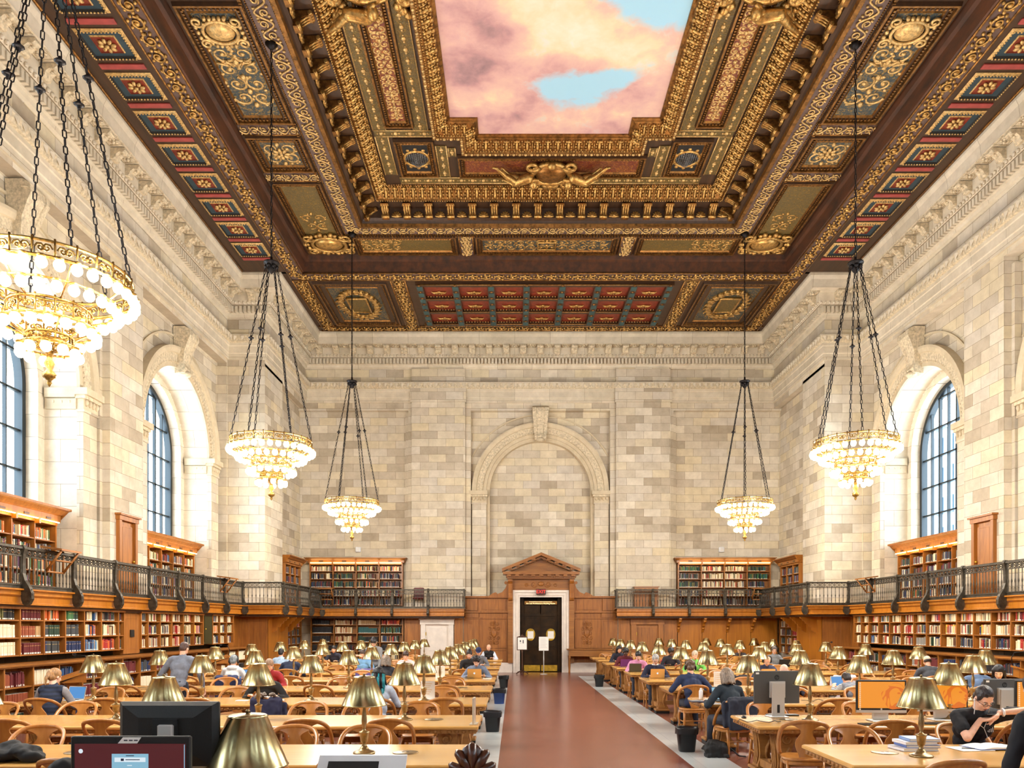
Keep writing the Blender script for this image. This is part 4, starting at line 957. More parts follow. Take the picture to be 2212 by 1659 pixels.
# strips with hanging flowers
def garland(x0, y0, x1, y1, w, name='garland_strip', ground='gilt_olive'):
    a = Vector((x0,y0,zi-.02)); b = Vector((x1,y1,zi-.02)); t = (b-a); L = t.length; t.normalize(); n = Vector((-t.y,t.x,0))
    f = MB(); f.quad(a-n*w/2,b-n*w/2,b+n*w/2,a+n*w/2)
    for s in (-1,1): f.tube([a+n*(s*w*.5), b+n*(s*w*.5)], .022, 4, 1)
    k = max(1,int(L/.34))
    for i in range(k):
        p = a+t*(L*(i+.5)/k)
        f.ball(p, (.07,.07,.04), 6, 4, 1); f.ball(p+t*.1, (.04,.04,.03), 5, 3, 1); f.ball(p-t*.1, (.03,.03,.03), 5, 3, 1)
    f.build(name, [M[ground], M['gold_pale']], CEIL)
for s in (-1,1):
    garland(CX+s*4.82,YD,CX+s*4.82,21.2,.36); garland(CX+s*3.68,YD,CX+s*3.68,21.2,.4)
    garland(CX+s*4.82,21.5,CX+s*4.82,23.3,.36); 
    garland(CX+s*3.2,21.9,CX+s*3.2,23.4,.3); garland(CX+s*2.9,22.0,CX+s*2.9,22.4,.2)
    garland(CX+s*5.0,21.35,CX+s*3.4,21.35,.26)
    o = coffer(CX+s*4.25-.4,CX+s*4.25+.4,12.0,21.0,zi-.02,panel='gilt_red')
    b = MB()
    arabesque(b,(CX+s*4.25,18.4),.2,2.3,zi,seed=5,dens=1.5); b.build('scrollwork', M['gold_pale'], CEIL)
    o = coffer(CX+s*3.95-.56,CX+s*3.95+.56,21.6,23.3,zi-.02,panel='black_void')
    b = MB(); c = (CX+s*3.95,22.5)
    b.tube([(c[0]+.36*math.cos(2*PI*k/28),c[1]+.36*math.sin(2*PI*k/28),zi-.02) for k in range(28)],.05,6,0,closed=True)
    for k in range(12): b.ball((c[0]+.45*math.cos(2*PI*k/12),c[1]+.45*math.sin(2*PI*k/12),zi-.01),(.07,.07,.05),6,4)
    b.build('grille_frame', M['gold'], CEIL)
    b = MB()
    for k in range(-5,6):
        t = k*.062; h = math.sqrt(max(0,.34**2-t*t))
        b.tube([(c[0]+t,c[1]-h,zi-.02-.02*(1-abs(k)/5)),(c[0]+t,c[1],zi-.09),(c[0]+t,c[1]+h,zi-.02)],.011,4); b.tube([(c[0]-h,c[1]+t,zi-.02),(c[0],c[1]+t,zi-.09),(c[0]+h,c[1]+t,zi-.02)],.011,4)
    b.build('vent_grille', M['grille_mesh'], CEIL)
coffer(CX-2.75,CX+2.75,22.35,23.35,zi-.02,wood_='ceil_wood_x',panel='gilt_red')
garland(CX-4.6,23.6,CX+4.6,23.6,.3)
garland(CX-2.6,22.2,CX+2.6,22.2,.2)
# acanthus ring and pearls round the inner ring
mb = MB(); lay(mb,u_leaf(.34,.08),.28,strips(5.25,24.02,Z2-.06),slope=.85); mb.build('leaf_moulding', M['gold'], CEIL)
mb = MB(); lay(mb,u_bead(.028,2),.15,strips(5.43,24.2,Z2-.22)); lay(mb,u_bead(.025,2),.15,strips(5.07,23.84,Z2+.04)); mb.build('pearl_row', M['gold'], CEIL)

# ---- brackets in the cove with a flower between each pair
br = MB()
pf = [(0,.42),(.4,.42),(.44,.36),(.38,.31),(.28,.3),(.17,.25),(.14,.17),(.16,.12),(.1,.08),(0,.08)]
br.prism(pf, lambda a,b,c: (c,a,b), -.11, .11)
for w in (-.07,0,.07): br.tube([(w,.42,.35),(w,.27,.28),(w,.15,.2),(w,.17,.12)],.026,5,1,caps=False)
br.tube([(-.13,.37,.365),(.13,.37,.365)],.05,8,1); br.tube([(-.12,.11,.13),(.12,.11,.13)],.05,8,1)
bme = br.mesh('bracket', [M['gold_deep'], M['gold']])
fl = MB()
for k in range(7):
    a = PI*k/6; fl.tube([(0,.03,.16),(.12*math.cos(a),.06,.17+.12*math.sin(a)),(.16*math.cos(a),.03,.18+.15*math.sin(a))],[.03,.04,.02],5,caps=False)
fl.ball((0,.05,.2),(.06,.05,.06),6,4)
fme = fl.mesh('shell_flower', M['gold'])
nb = 0
for o, t, n, ln in strips(5.9,24.62,Z1-.02):
    k = round(ln/.7); st = ln/k; ang = math.atan2(-n.x, n.y)
    for i in range(k+1):
        if i in (0,k) and abs(n.y) > .5: continue
        p = o+t*(i*st); place('bracket', bme, CEIL, p, ang); nb += 1
        if i < k: place('shell_flower', fme, CEIL, p+t*(st/2), ang)

# ---- wave border, crossing bands
mb = MB(); lay(mb,u_wave(.44,.028),.62,strips(6.42,25.13,Z1-.015)); mb.build('running_scroll', M['gold_pale'], CEIL)
mb = MB()
for h, y in ((6.68,25.38),(6.15,24.9)): lay(mb,u_bead(.022,3),.18,strips(h,y,Z1-.03))
lay(mb,u_dentil(.07,.07),.1,strips(6.78,25.46,Z1)); mb.build('dentil_row', M['gold_deep'], CEIL)
cross = MB(); ground = MB()
def band_x(yc, w, x0, x1, z, L=.5):
    flat(ground,x0,x1,yc-w/2,yc+w/2,z-.03)
    for e in (-1,1): ground.tube([(x0,yc+e*w/2,z-.03),(x1,yc+e*w/2,z-.03)],.03,4,1)
    lay(cross,u_wave(w*.8,.022),L,[(Vector((x0,yc,z-.04)),Vector((1,0,0)),Vector((0,1,0)),x1-x0)])
def band_y(xc, w, y0, y1, z, L=.5):
    flat(ground,xc-w/2,xc+w/2,y0,y1,z-.03)
    for e in (-1,1): ground.tube([(xc+e*w/2,y0,z-.03),(xc+e*w/2,y1,z-.03)],.03,4,1)
    lay(cross,u_rinceau(w*.8,.022),L,[(Vector((xc,y0,z-.04)),Vector((0,1,0)),Vector((1,0,0)),y1-y0)])
for s in (-1,1):
    x0, x1 = sorted((CX+s*8.25, CX+s*6.72))
    for yc in (15.9-.35, 20.0, 22.1): band_x(yc,.44,x0,x1,Z1)
    xc = CX+s*7.48; hw = .72
    coffer(xc-hw,xc+hw,15.95,19.72,Z1,panel='gilt_blue',b=.14)
    b = MB(); cartouche(b,(xc,16.7,Z1-.02),.52,.42); b.build('cartouche', M['gold_pale'], CEIL)
    b = MB(); arabesque(b,(xc,18.1),.46,.95,Z1+.01,seed=11,dens=1.05,r=.03); 
    for k in range(5): b.tube([(xc+(k-2)*.08,17.75,Z1-.02),(xc+(k-2)*.22,17.5+abs(k-2)*.05,Z1-.05)],.03,5)
    b.build('scrollwork', M['gold_pale'], CEIL)
    coffer(xc-hw,xc+hw,20.28,21.82,Z1,panel='gilt_blue',b=.14)
    b = MB(); rosette(b,(xc,21.05,Z1),.26); arabesque(b,(xc,21.05),.42,.42,Z1+.01,seed=4,dens=1.1,r=.026); b.build('scrollwork', M['gold_pale'], CEIL)
    coffer(xc-hw,xc+hw,22.38,26.6,Z1,panel='gilt_olive',b=.1)
    for e in (-1,1):
        b = MB(); flat(b,xc+e*.44-.07,xc+e*.44+.07,22.7,25.0,Z1+.0); b.build('blue_margin', M['coffer_blue'], CEIL)
    b = MB(); arabesque(b,(xc,24.6),.36,.5,Z1+.01,seed=8,r=.024); b.build('scrollwork', M['gold'], CEIL)
    b = MB(); cartouche(b,(CX+s*7.35,25.95,Z1-.04),.78,.62,.16)
    for k in range(14):
        a = 2*PI*k/14; b.ball((CX+s*7.35+.8*math.cos(a),25.95+.62*math.sin(a),Z1-.06),(.1,.1,.08),6,4)
    b.build('cartouche', M['gold'], CEIL)
    # far side of the ring
    x0, x1 = sorted((CX+s*6.5, CX+s*3.05))
    coffer(x0,x1,25.5,26.7,Z1,panel='gilt_olive',wood_='ceil_wood_x',b=.1)
    b = MB(); arabesque(b,(CX+s*5.6,26.1),.7,.32,Z1+.01,seed=9,r=.024); b.build('scrollwork', M['gold'], CEIL)
    band_y(CX+s*2.72,.46,25.45,26.75,Z1)
coffer(CX-2.4,CX+2.4,25.5,26.7,Z1,panel='gilt_blue',wood_='ceil_wood_x',b=.12)
b = MB(); arabesque(b,(CX,26.1),2.1,.32,Z1+.01,seed=2,r=.022); b.tube([(CX-.3,25.85,Z1-.05),(CX+.3,25.85,Z1-.05),(CX+.3,26.35,Z1-.05),(CX-.3,26.35,Z1-.05)],.04,5,closed=True); b.build('scrollwork', M['gold'], CEIL)

# ---- outer border: rinceau, blue coffers with rosettes, red strips
mb = MB(); lay(mb,u_rinceau(.42,.026),.95,strips(8.82,27.3,Z0-.02))
for s in (-1,1): lay(mb,u_rinceau(.42,.026),.95,[(Vector(G(s*8.82,27.6,Z0-.02)),Vector((0,1,0)),Vector((1,0,0)),4.6)])
lay(mb,u_rinceau(.36,.024),.95,[(Vector(G(-8.9,32.05,Z0-.02)),Vector((1,0,0)),Vector((0,1,0)),17.8)])
for s in (-1,1): lay(mb,u_rinceau(.42,.024),.95,[(Vector(G(s*5.3,27.6,Z0-.02)),Vector((0,1,0)),Vector((1,0,0)),4.3)])
mb.build('scroll_carving', M['gold'], CEIL)
mb = MB()
for h, y in ((9.08,27.56),(8.56,27.04)): 
    for o, t, n, ln in strips(h,y,Z0-.02): mb.tube([o,o+t*ln],.03,4)
for s in (-1,1):
    for h in (9.08,8.56,5.56,5.04): mb.tube([G(s*h,27.6,Z0-.02),G(s*h,32.2,Z0-.02)],.03,4)
for y in (31.82,32.28): mb.tube([G(-9.2,y,Z0-.02),G(9.2,y,Z0-.02)],.03,4)
for s in (-1,1): mb.tube([G(s*10.62,YD-3,Z0-.01),G(s*10.62,26.9,Z0-.01)],.035,4)
mb.build('gilt_beading', M['gold_deep'], CEIL)
ro = MB(); rosette(ro,(0,0,0),.21); rme = ro.mesh('rosette', M['gold_pale'])
fr_ = MB()
def cof_unit():
    f = MB(); a, b = .52, .44
    def lp(x0,y0,z0,x1,y1,z1,m):
        A=[(-x0,-y0,z0),(x0,-y0,z0),(x0,y0,z0),(-x0,y0,z0)]; B=[(-x1,-y1,z1),(x1,-y1,z1),(x1,y1,z1),(-x1,y1,z1)]
        for i in range(4): f.quad(A[i],A[(i+1)%4],B[(i+1)%4],B[i],m)
    lp(a,b,-.012,a-.05,b-.05,-.05,1); lp(a-.05,b-.05,-.05,a-.1,b-.1,-.005,3); lp(a-.1,b-.1,-.005,.27,.25,-.005,0); lp(.27,.25,-.005,.25,.23,-.03,1); lp(.25,.23,-.03,.24,.22,-.008,2)
    f.quad((-.24,-.22,-.008),(.24,-.22,-.008),(.24,.22,-.008),(-.24,.22,-.008),2)
    for sx in (-1,1):
        for k in range(11): f.ball((sx*(a-.06),-b+.08+k*.07,-.05),(.022,.026,.022),5,3,1)
    for sy in (-1,1):
        for k in range(13): f.ball((-a+.08+k*.073,sy*(b-.06),-.05),(.026,.022,.022),5,3,1)
    return f
cme = cof_unit().mesh('coffer_panel', [M['coffer_blue'], M['gold_pale'], M['coffer_red'], M['black_void']])
st = MB(); st.box(-.5,.5,-.075,.075,-.03,-.005); sme = st.mesh('red_strip', M['strip_red'])
for s in (-1,1):
    for k in range(-3, 8):
        y = 16.4+1.277*k
        o = place('coffer_panel', cme, CEIL, G(s*9.78,y,Z0)); place('rosette', rme, o, (0,0,-.01))
        place('red_strip', sme, CEIL, G(s*9.78,y+.64,Z0))

# ---- far field of red coffers, corner panels
b = MB(); gr = MB(); tl = MB()
y0, y1 = 27.72, 31.5; hw = 4.72
for i in range(8):
    x = CX+(i-3.5)*1.3
    gr.box(x-.13,x+.13,y0,y1,Z0-.14,Z0+.02,0)
    for k in range(7): gr.box(x-.1,x+.1,y0+.12+k*.54,y0+.44+k*.54,Z0-.15,Z0-.13,1); gr.ball((x,y0+.02+k*.54+.0,Z0-.15),(.06,.06,.03),6,3,2)
for j in range(4):
    y = y0+.1+j*1.2
    gr.box(CX-4.6,CX+4.6,y-.09,y+.09,Z0-.12,Z0+.02,0); gr.tube([(CX-4.6,y-.1,Z0-.12),(CX+4.6,y-.1,Z0-.12)],.028,4,2)
gr.build('coffer_ribs', [M['ceil_wood_x'], M['coffer_teal'], M['gold_deep']], CEIL)
cp = MB(); flat(cp,-.55,.55,-.52,.52,Z0*0-.01)
for k in range(9): cp.ball((-.44+k*.11,.44,-.05),(.03,.03,.03),5,3,1)
for k in range(7):
    a = PI*k/6; cp.tube([(0,.1,-.03),(.2*math.cos(a),.1+.16*math.sin(a),-.05),(.28*math.cos(a),.08+.2*math.sin(a),-.03)],[.03,.03,.015],4,1,caps=False)
cp.ball((0,.1,-.03),(.07,.07,.05),6,4,1)
cpm = cp.mesh('red_coffer', [M['coffer_red'], M['gold']])
for i in range(7):
    for j in range(3): place('red_coffer', cpm, CEIL, (CX+(i-3)*1.3, y0+.7+j*1.2, Z0-.004))
mb = MB()
lay(mb,u_dentil(.1,.09),.12,[(Vector(G(-4.8,31.62,Z0)),Vector((1,0,0)),Vector((0,1,0)),9.6)]); lay(mb,u_bead(.03,2),.16,[(Vector(G(-4.8,31.5,Z0-.04)),Vector((1,0,0)),Vector((0,1,0)),9.6)])
mb.build('dentil_row', M['gold_deep'], CEIL)
for s in (-1,1):
    x0, x1 = sorted((CX+s*8.4,CX+s*5.75))
    coffer(x0,x1,27.75,31.6,Z0,panel='gilt_blue',wood_='ceil_wood',b=.3)
    b = MB(); xc = (x0+x1)/2; yc = 29.6
    for k in range(22):
        a = 2*PI*k/22; rx, ry = .66, 1.15
        b.ball((xc+rx*math.cos(a),yc+ry*math.sin(a),Z0-.03),(.15,.16,.1),6,4)
        P = spiral((xc+rx*1.05*math.cos(a),yc+ry*1.0*math.sin(a)),.16,.03,a,1.2,10); b.tube([(x,y,Z0-.1) for x,y in P],.03,4,caps=False)
    b.box(xc-.36,xc+.36,yc-.62,yc+.62,Z0-.08,Z0,1)
    b.tube([(xc-.36,yc-.62,Z0-.08),(xc+.36,yc-.62,Z0-.08),(xc+.36,yc+.62,Z0-.08),(xc-.36,yc+.62,Z0-.08)],.05,5,closed=True)
    b.build('cartouche', [M['gold'], M['gilt_olive']], CEIL)
    mb = MB(); flat(mb,CX+s*9.08-.0 if s<0 else CX+8.56,CX+s*8.56 if s<0 else CX+9.08,27.55,32.0,Z0-.012); flat(mb,*sorted((CX+s*5.04,CX+s*5.56)),27.55,31.8,Z0-.012); mb.build('scroll_border', M['gilt_band'], CEIL)
ground.build('cross_band', [M['strip_mauve'], M['gold_deep']], CEIL); cross.build('cross_scroll', M['gold_pale'], CEIL)

# ---- shield and gilded winged figures
def putto(c, s, k=1.3, flip=1):
    """little gilded figure leaning on the shield"""
    f = MB(); c = Vector(c)
    V = lambda x, y, z: c+Vector((s*x*k, flip*y*k, z*k))
    f.capsule(V(0,0,-.16),V(.28,.1,-.2),.12*k,.1*k,8); f.capsule(V(.28,.1,-.2),V(.5,-.12,-.2),.085*k,.06*k,8); f.capsule(V(.5,-.12,-.2),V(.72,-.34,-.14),.055*k,.035*k,8); f.capsule(V(.72,-.34,-.14),V(.8,-.33,-.12),.035*k,.025*k,6)
    f.capsule(V(.25,.05,-.14),V(.42,.02,-.1),.08*k,.06*k,8); f.capsule(V(.42,.02,-.1),V(.6,-.2,-.06),.05*k,.035*k,8)
    f.capsule(V(0,.08,-.18),V(-.22,.02,-.2),.05*k,.04*k,6); f.capsule(V(-.02,.12,-.16),V(-.16,.28,-.2),.05*k,.035*k,6)
    f.ball(V(-.12,.14,-.22),(.1*k,.11*k,.11*k),10,7)
    for i in range(5): f.tube([V(.05,.1,-.06),V(.12+.05*i,.3+.02*i,-.1),V(.2+.1*i,.36-.03*i,-.05)],[.03*k,.05*k,.02*k],5)
    f.build('gilded_figure', M['gold'], CEIL)
c = Vector((CX,23.0,zi-.1))
b = MB(); b.ball(c,(.52,.46,.22),16,8); 
b.tube([c+Vector((.56*math.cos(a)*(1+.1*math.sin(3*a)),.5*math.sin(a),-.08)) for a in [2*PI*k/28 for k in range(28)]],.08,6,1,closed=True)
for s in (-1,1):
    P = spiral((c.x+s*.55,c.y-.42),.22,.04,PI if s>0 else 0,-s*1.5,16); b.tube([(x,y,c.z-.12) for x,y in P],.06,5,1,caps=False)
    P = spiral((c.x+s*.42,c.y+.5),.2,.04,PI if s>0 else 0,s*1.4,16); b.tube([(x,y,c.z-.1) for x,y in P],.05,5,1,caps=False)
for k in range(9): b.tube([(c.x,c.y+.5,c.z-.1),(c.x+.24*math.cos(PI*k/8),c.y+.52+.2*math.sin(PI*k/8),c.z-.14)],[.04,.03],5,1)
b.ball((c.x,c.y-.5,c.z-.14),(.14,.12,.1),8,5,1)
b.build('shield', [M['gold_deep'], M['gold']], CEIL)
putto((CX-.68,23.05,zi-.06),-1); putto((CX+.68,23.05,zi-.06),1)
for s in (-1,1):
    xc = CX+s*4.25
    b = MB(); b.ball((xc,15.9,zi-.1),(.62,.7,.2),14,7); b.tube([(xc+.7*math.cos(2*PI*k/24),15.9+.8*math.sin(2*PI*k/24),zi-.12) for k in range(24)],.09,6,0,closed=True)
    for e in (-1,1):
        P = spiral((xc+e*.75,16.6),.26,.05,PI if e>0 else 0,e*1.5,16); b.tube([(x,y,zi-.12) for x,y in P],.07,5,0,caps=False)
        for k in range(6): b.ball((xc+e*(.6+.1*(k%3)),16.5+.12*k,zi-.1),(.12,.12,.09),6,4)
    b.build('cartouche', [M['gold']], CEIL)
    putto((xc+s*.1,16.95,zi-.05),s,1.35,-1)
for o in kids(CEIL):
    pass
# ---------------------------------------------------------------- balcony gallery with iron railing
BF = .85                                                # how far the walk stands out from the wall
def seg_frames(path, dirs, segn, n):
    out = []
    for i in range(len(path)-1):
        a = Vector((path[i][0]+dirs[i][0]*n, path[i][1]+dirs[i][1]*n, 0)); b = Vector((path[i+1][0]+dirs[i+1][0]*n, path[i+1][1]+dirs[i+1][1]*n, 0))
        out.append((a, b, (b-a).normalized(), Vector((*segn[i],0))))
    return out
post = MB()
pp = [(-.03,3.56),(.04,3.57),(.07,3.5),(.045,3.4),(.03,3.2),(.03,3.02),(.07,2.88),(.15,2.76),(.2,2.64),(.2,2.52),(.15,2.42),(.08,2.39),(.03,2.42),(.0,2.5),(-.02,2.75),(-.03,3.0)]
post.prism(pp, lambda a,b,c: (c,a,b-2.72), -.045, .045)
post.tube([(-.055,.13,-.2),(.055,.13,-.2)],.055,8); post.tube([(-.05,.03,.8),(.05,.03,.8)],.03,8); post.ball((0,.17,-.1),(.05,.04,.1),6,4)
postm = post.mesh('post', M['iron'])
def gallery(name, label, path, dirs, segn, skip_ends=()):
    t = thing(name, label, 'balcony')
    mb = MB()
    sweep(mb,path,dirs,[(0,2.72),(BF+.06,2.72),(BF+.06,2.69),(BF,2.68),(BF,2.6),(BF-.05,2.56),(BF-.05,2.46),(BF-.02,2.44),(BF-.02,2.41),(.0,2.41)])
    mb.build('walkway', M['oak_honey'], t)
    mb = MB()
    sweep(mb,path,dirs,[(BF-.1,2.41),(BF-.1,2.38),(BF-.16,2.36),(BF-.16,2.33),(.4,2.33)]); mb.build('cornice', M['oak_dark'], t)
    rail = MB()
    sweep(rail,path,dirs,[(BF-.035,3.49),(BF+.045,3.49),(BF+.045,3.53),(BF+.03,3.545),(BF-.03,3.545),(BF-.035,3.49)])
    for z in (2.78, 3.34): sweep(rail,path,dirs,[(BF-.015,z),(BF+.015,z),(BF+.015,z+.03),(BF-.015,z+.03),(BF-.015,z)])
    rail.build('handrail', M['iron'], t)
    bal = MB(); fz = MB()
    for a, b, tt, nn in seg_frames(path,dirs,segn,BF):
        L = (b-a).length
        if max(a.y,b.y) < 10: continue
        k = int(L/.125)
        for i in range(k):
            p = a+tt*((i+.5)*L/k)
            if p.y < 11: continue
            bal.tube([(p.x,p.y,2.81),(p.x,p.y,3.0),(p.x,p.y,3.06),(p.x,p.y,3.12),(p.x,p.y,3.34)],[.011,.011,.021,.011,.011],5,caps=False)
            bal.ball((p.x,p.y,2.9),(.018,.018,.03),5,3)
        k = int(L/.17)
        for i in range(k):                              # pierced frieze of rings under the handrail
            p = a+tt*((i+.5)*L/k)
            if p.y < 11: continue
            fz.tube([p+tt*(.058*math.cos(w))+Vector((0,0,3.43+.055*math.sin(w))) for w in [2*PI*j/8 for j in range(8)]],.012,4,closed=True)
            fz.ball((p.x,p.y,3.43),.022,5,3); fz.tube([p+tt*.085+Vector((0,0,3.37)),p+tt*.085+Vector((0,0,3.49))],.012,4,caps=False)
        fz.quad(a+Vector((0,0,2.72)),b+Vector((0,0,2.72)),b+Vector((0,0,2.79)),a+Vector((0,0,2.79)))
    bal.build('balusters', M['iron'], t); fz.build('railing_frieze', M['iron'], t)
    for a, b, tt, nn in seg_frames(path,dirs,segn,BF):
        L = (b-a).length; ang = math.atan2(-nn.x, nn.y)
        if abs(tt.y) > .5:                              # along the side walls, counted back from the far end
            far, s = (b, -1) if b.y > a.y else (a, 1)
            k = 0
            while k*1.72 < L+.1:
                p = far + tt*(s*k*1.72)
                if p.y > 10: place('post', postm, t, (p.x,p.y,2.72), ang)
                k += 1
        elif L > 3:
            for k in range(1, int(L/1.9)+1):
                p = a+tt*(L*k/int(L/1.9+.999)); place('post', postm, t, (p.x,p.y,2.72), ang)
    return t
gallery('gallery_balcony','oak gallery balcony with dark iron railing along the wall left of the pedimented doorway',[(-10.4,-20.5),(-10.4,27.8),(-9.04,27.8),(-9.04,33.2),(-2.13,33.2)],[(1,0),(1,-1),(1,-1),(1,-1),(0,-1)],SEGN[:4])
gallery('gallery_balcony','oak gallery balcony with dark iron railing along the wall right of the pedimented doorway',[(12.57,-20.5),(12.57,27.8),(11.21,27.8),(11.21,33.2),(4.3,33.2)],[(-1,0),(-1,-1),(-1,-1),(-1,-1),(0,-1)],[(-1,0),(0,-1),(-1,0),(0,-1)])
for s, x in ((1,-2.13),(-1,4.3)):                       # railing returns where the walk stops short of the doorway
    b = MB(); y0, y1 = 32.35, 33.1
    b.box(x-.03,x+.03,y0,y1,3.49,3.54); b.box(x-.015,x+.015,y0,y1,2.78,2.81); b.box(x-.03,x+.03,y0-.03,y0+.03,2.72,3.56)
    for k in range(6): b.tube([(x,y0+.12*k+.1,2.81),(x,y0+.12*k+.1,3.49)],.011,5,caps=False)
    tag(b.build('railing_return',M['iron']),'short iron railing return at the %s end of the gallery beside the pedimented doorway' % ('left' if s>0 else 'right'),'railing')

# ---------------------------------------------------------------- panelled wall under the gallery
def panel(mb, P, u0, u1, z0, z1, n, b=.08, m=0, m2=0):
    """raised-and-fielded panel"""
    pbox(mb,P,u0,u1,z0,z1,n-.04,n,m)
    ret = [(b,n),(b+.03,n-.03),(b+.09,n-.03),(b+.13,n-.012)]
    for k in range(len(ret)-1):
        (e0,n0),(e1,n1) = ret[k], ret[k+1]
        A = [(u0+e0,z0+e0),(u1-e0,z0+e0),(u1-e0,z1-e0),(u0+e0,z1-e0)]; B = [(u0+e1,z0+e1),(u1-e1,z0+e1),(u1-e1,z1-e1),(u0+e1,z1-e1)]
        for i in range(4): mb.quad(P(*A[i],n0+.004),P(*A[(i+1)%4],n0+.004),P(*B[(i+1)%4],n1+.004),P(*B[i],n1+.004),m)
    e = ret[-1][0]; q(mb,P,u0+e,u1-e,z0+e,z1-e,ret[-1][1]+.004,m2)
W = MB(); P = PB
# either side of the doorway: full wainscot with pilasters, carved panels and top cornice
def wain(u0, u1, sgn):
    mb = MB(); zt = 3.2
    pbox(mb,P,u0,u1,.42,zt,0,.16)
    pbox(mb,P,u0-.04,u1+.04,zt,zt+.08,0,.3); pbox(mb,P,u0,u1,2.56,2.64,.1,.26); pbox(mb,P,u0,u1,2.3,2.36,.1,.2); pbox(mb,P,u0,u1,.95,1.02,.1,.2)
    return mb
CARV = [(-1.45,-.33,1),(2.58,3.62,-1)]
for (a, b, s), lab in zip(CARV, ('left','right')):
    t = thing('wainscot_panelling','carved oak wainscot with scrollwork panel just %s of the pedimented doorway' % lab,'panelling')
    u0, u1 = (-2.2,-.13) if s > 0 else (2.38,4.42)
    wain(u0,u1,s).build('panel_frame', M['oak'], t)
    o1, o2 = (u0+.08,a-.1) if s > 0 else (b+.1,u1-.08)
    mb = MB(); panel(mb,P,o1,o2,1.05,2.28,.2); panel(mb,P,o1,o2,.46,.93,.2,.05)
    for p0 in ((o1,o2),):
        pbox(mb,P,o1+.05,o2-.05,2.66,3.16,.16,.24); pbox(mb,P,o1,o2,2.36,2.54,.16,.24)
    mb.build('pilaster', M['oak'], t)
    mb = MB(); panel(mb,P,a,b,1.05,2.28,.2,.06); panel(mb,P,a,b,.46,.93,.2,.05); pbox(mb,P,a+.06,b-.06,2.7,3.12,.16,.19); mb.build('panel', M['oak'], t)
    cv = MB(); c = (a+b)/2
    for k in range(5):
        z = 1.3+k*.2; w = .12+.05*(k%2)
        for e in (-1,1):
            Q = spiral((c+e*w,z),.1,.02,(PI if e>0 else 0),e*1.3,12); cv.tube([P(x,zz,.215) for x,zz in Q],.016,5,caps=False)
        cv.ball(P(c,z+.05,.215),(.05,.03,.07),6,4)
    cv.ball(P(c,1.68,.215),(.12,.03,.16),10,6); cv.tube([P(c,1.2,.21),P(c,2.2,.21)],.014,5)
    cv.build('carving', M['oak'], t)
# doorway
t = thing('pedimented_doorway','carved oak pediment with consoles over the white marble door frame','doorway')
dx = 1.12
mb = MB()
pbox(mb,P,dx-1.42,dx-1.2,.42,3.95,.1,.34); pbox(mb,P,dx+1.2,dx+1.42,.42,3.95,.1,.34)
pbox(mb,P,dx-1.2,dx+1.2,3.53,4.02,.1,.28); pbox(mb,P,dx-1.45,dx+1.45,4.0,4.08,.1,.5)
mb.build('frieze', M['oak_wide'], t)
mb = MB()
pbox(mb,P,dx-1.62,dx+1.62,4.18,4.3,.0,.72); pbox(mb,P,dx-1.5,dx+1.5,4.08,4.18,.0,.56)
for k in range(34): u = dx-1.4+k*.085; pbox(mb,P,u-.022,u+.022,4.02,4.08,.3,.54)
for k in range(9): u = dx-1.36+k*.34; pbox(mb,P,u-.08,u+.08,4.11,4.18,.5,.68)
for s in (-1,1):                                        # raking cornices
    A = (dx+s*1.66,4.3); B = (dx,4.98); th = .13
    pts = [(A[0],A[1]),(A[0],A[1]+th),(B[0],B[1]+th),(B[0],B[1])]
    mb.prism(pts, lambda a,b,c: P(a,b,c), 0, .72); 
    pts = [(A[0]-s*.3,A[1]),(A[0]-s*.3,A[1]+.03),(B[0],B[1]-.02),(B[0],B[1]-.1)]
    mb.prism(pts, lambda a,b,c: P(a,b,c), 0, .52)
    for k in range(4):
        f = .2+.2*k; u = A[0]+(B[0]-A[0])*f; z = A[1]+(B[1]-A[1])*f-.03; mb.prism([(u-.09,z-.035),(u+.09,z-.035+(-s)*.0),(u+.09,z+.06),(u-.09,z+.06)], lambda a,b,c: P(a,b,c), .4, .66)
    for k in range(18):
        f = .22+.042*k; u = A[0]+(B[0]-A[0])*f; z = A[1]+(B[1]-A[1])*f-.1; pbox(mb,P,u-.02,u+.02,z-.03,z+.04,.2,.46)
mb.poly([P(dx-1.3,4.3,.2),P(dx+1.3,4.3,.2),P(dx,4.86,.2)])
mb.build('pediment', M['oak_wide'], t)
mb = MB()
for s in (-1,1):                                        # side volutes and consoles
    pts = [(1.42,3.95),(1.46,3.8),(1.52,3.62),(1.66,3.45),(1.86,3.37),(2.02,3.42),(2.1,3.38),(2.3,3.24),(1.42,3.24)]
    mb.prism([(dx+s*a,b) for a,b in pts], lambda a,b,c: P(a,b,c), .1, .26)
    mb.tube([P(dx+s*1.95,3.36,.1),P(dx+s*1.95,3.36,.28)],.08,10); mb.tube([P(dx+s*1.5,3.85,.1),P(dx+s*1.5,3.85,.28)],.07,10)
    mb.prism([(.3,3.98),(.55,3.98),(.56,3.9),(.46,3.8),(.42,3.4),(.46,3.2),(.42,3.1),(.3,3.05)], lambda a,b,c: P(dx+s*1.31+c,b,a), -.09, .09)
mb.build('volute', M['oak'], t)
cv = MB()
for e in (-1,1):
    Q = spiral((dx+e*.3,3.78),.14,.03,(PI if e>0 else 0),e*1.4,14); cv.tube([P(x,z,.29) for x,z in Q],.022,5,caps=False)
    Q = spiral((dx+e*.62,3.74),.09,.02,(PI if e>0 else 0),-e*1.4,12); cv.tube([P(x,z,.29) for x,z in Q],.018,5,caps=False)
cv.ball(P(dx,3.8,.29),(.14,.04,.1),10,6); cv.build('carving', M['oak'], t)
mf = MB()
for e, n in ((0,.3),(.1,.26),(.2,.3)):
    pass
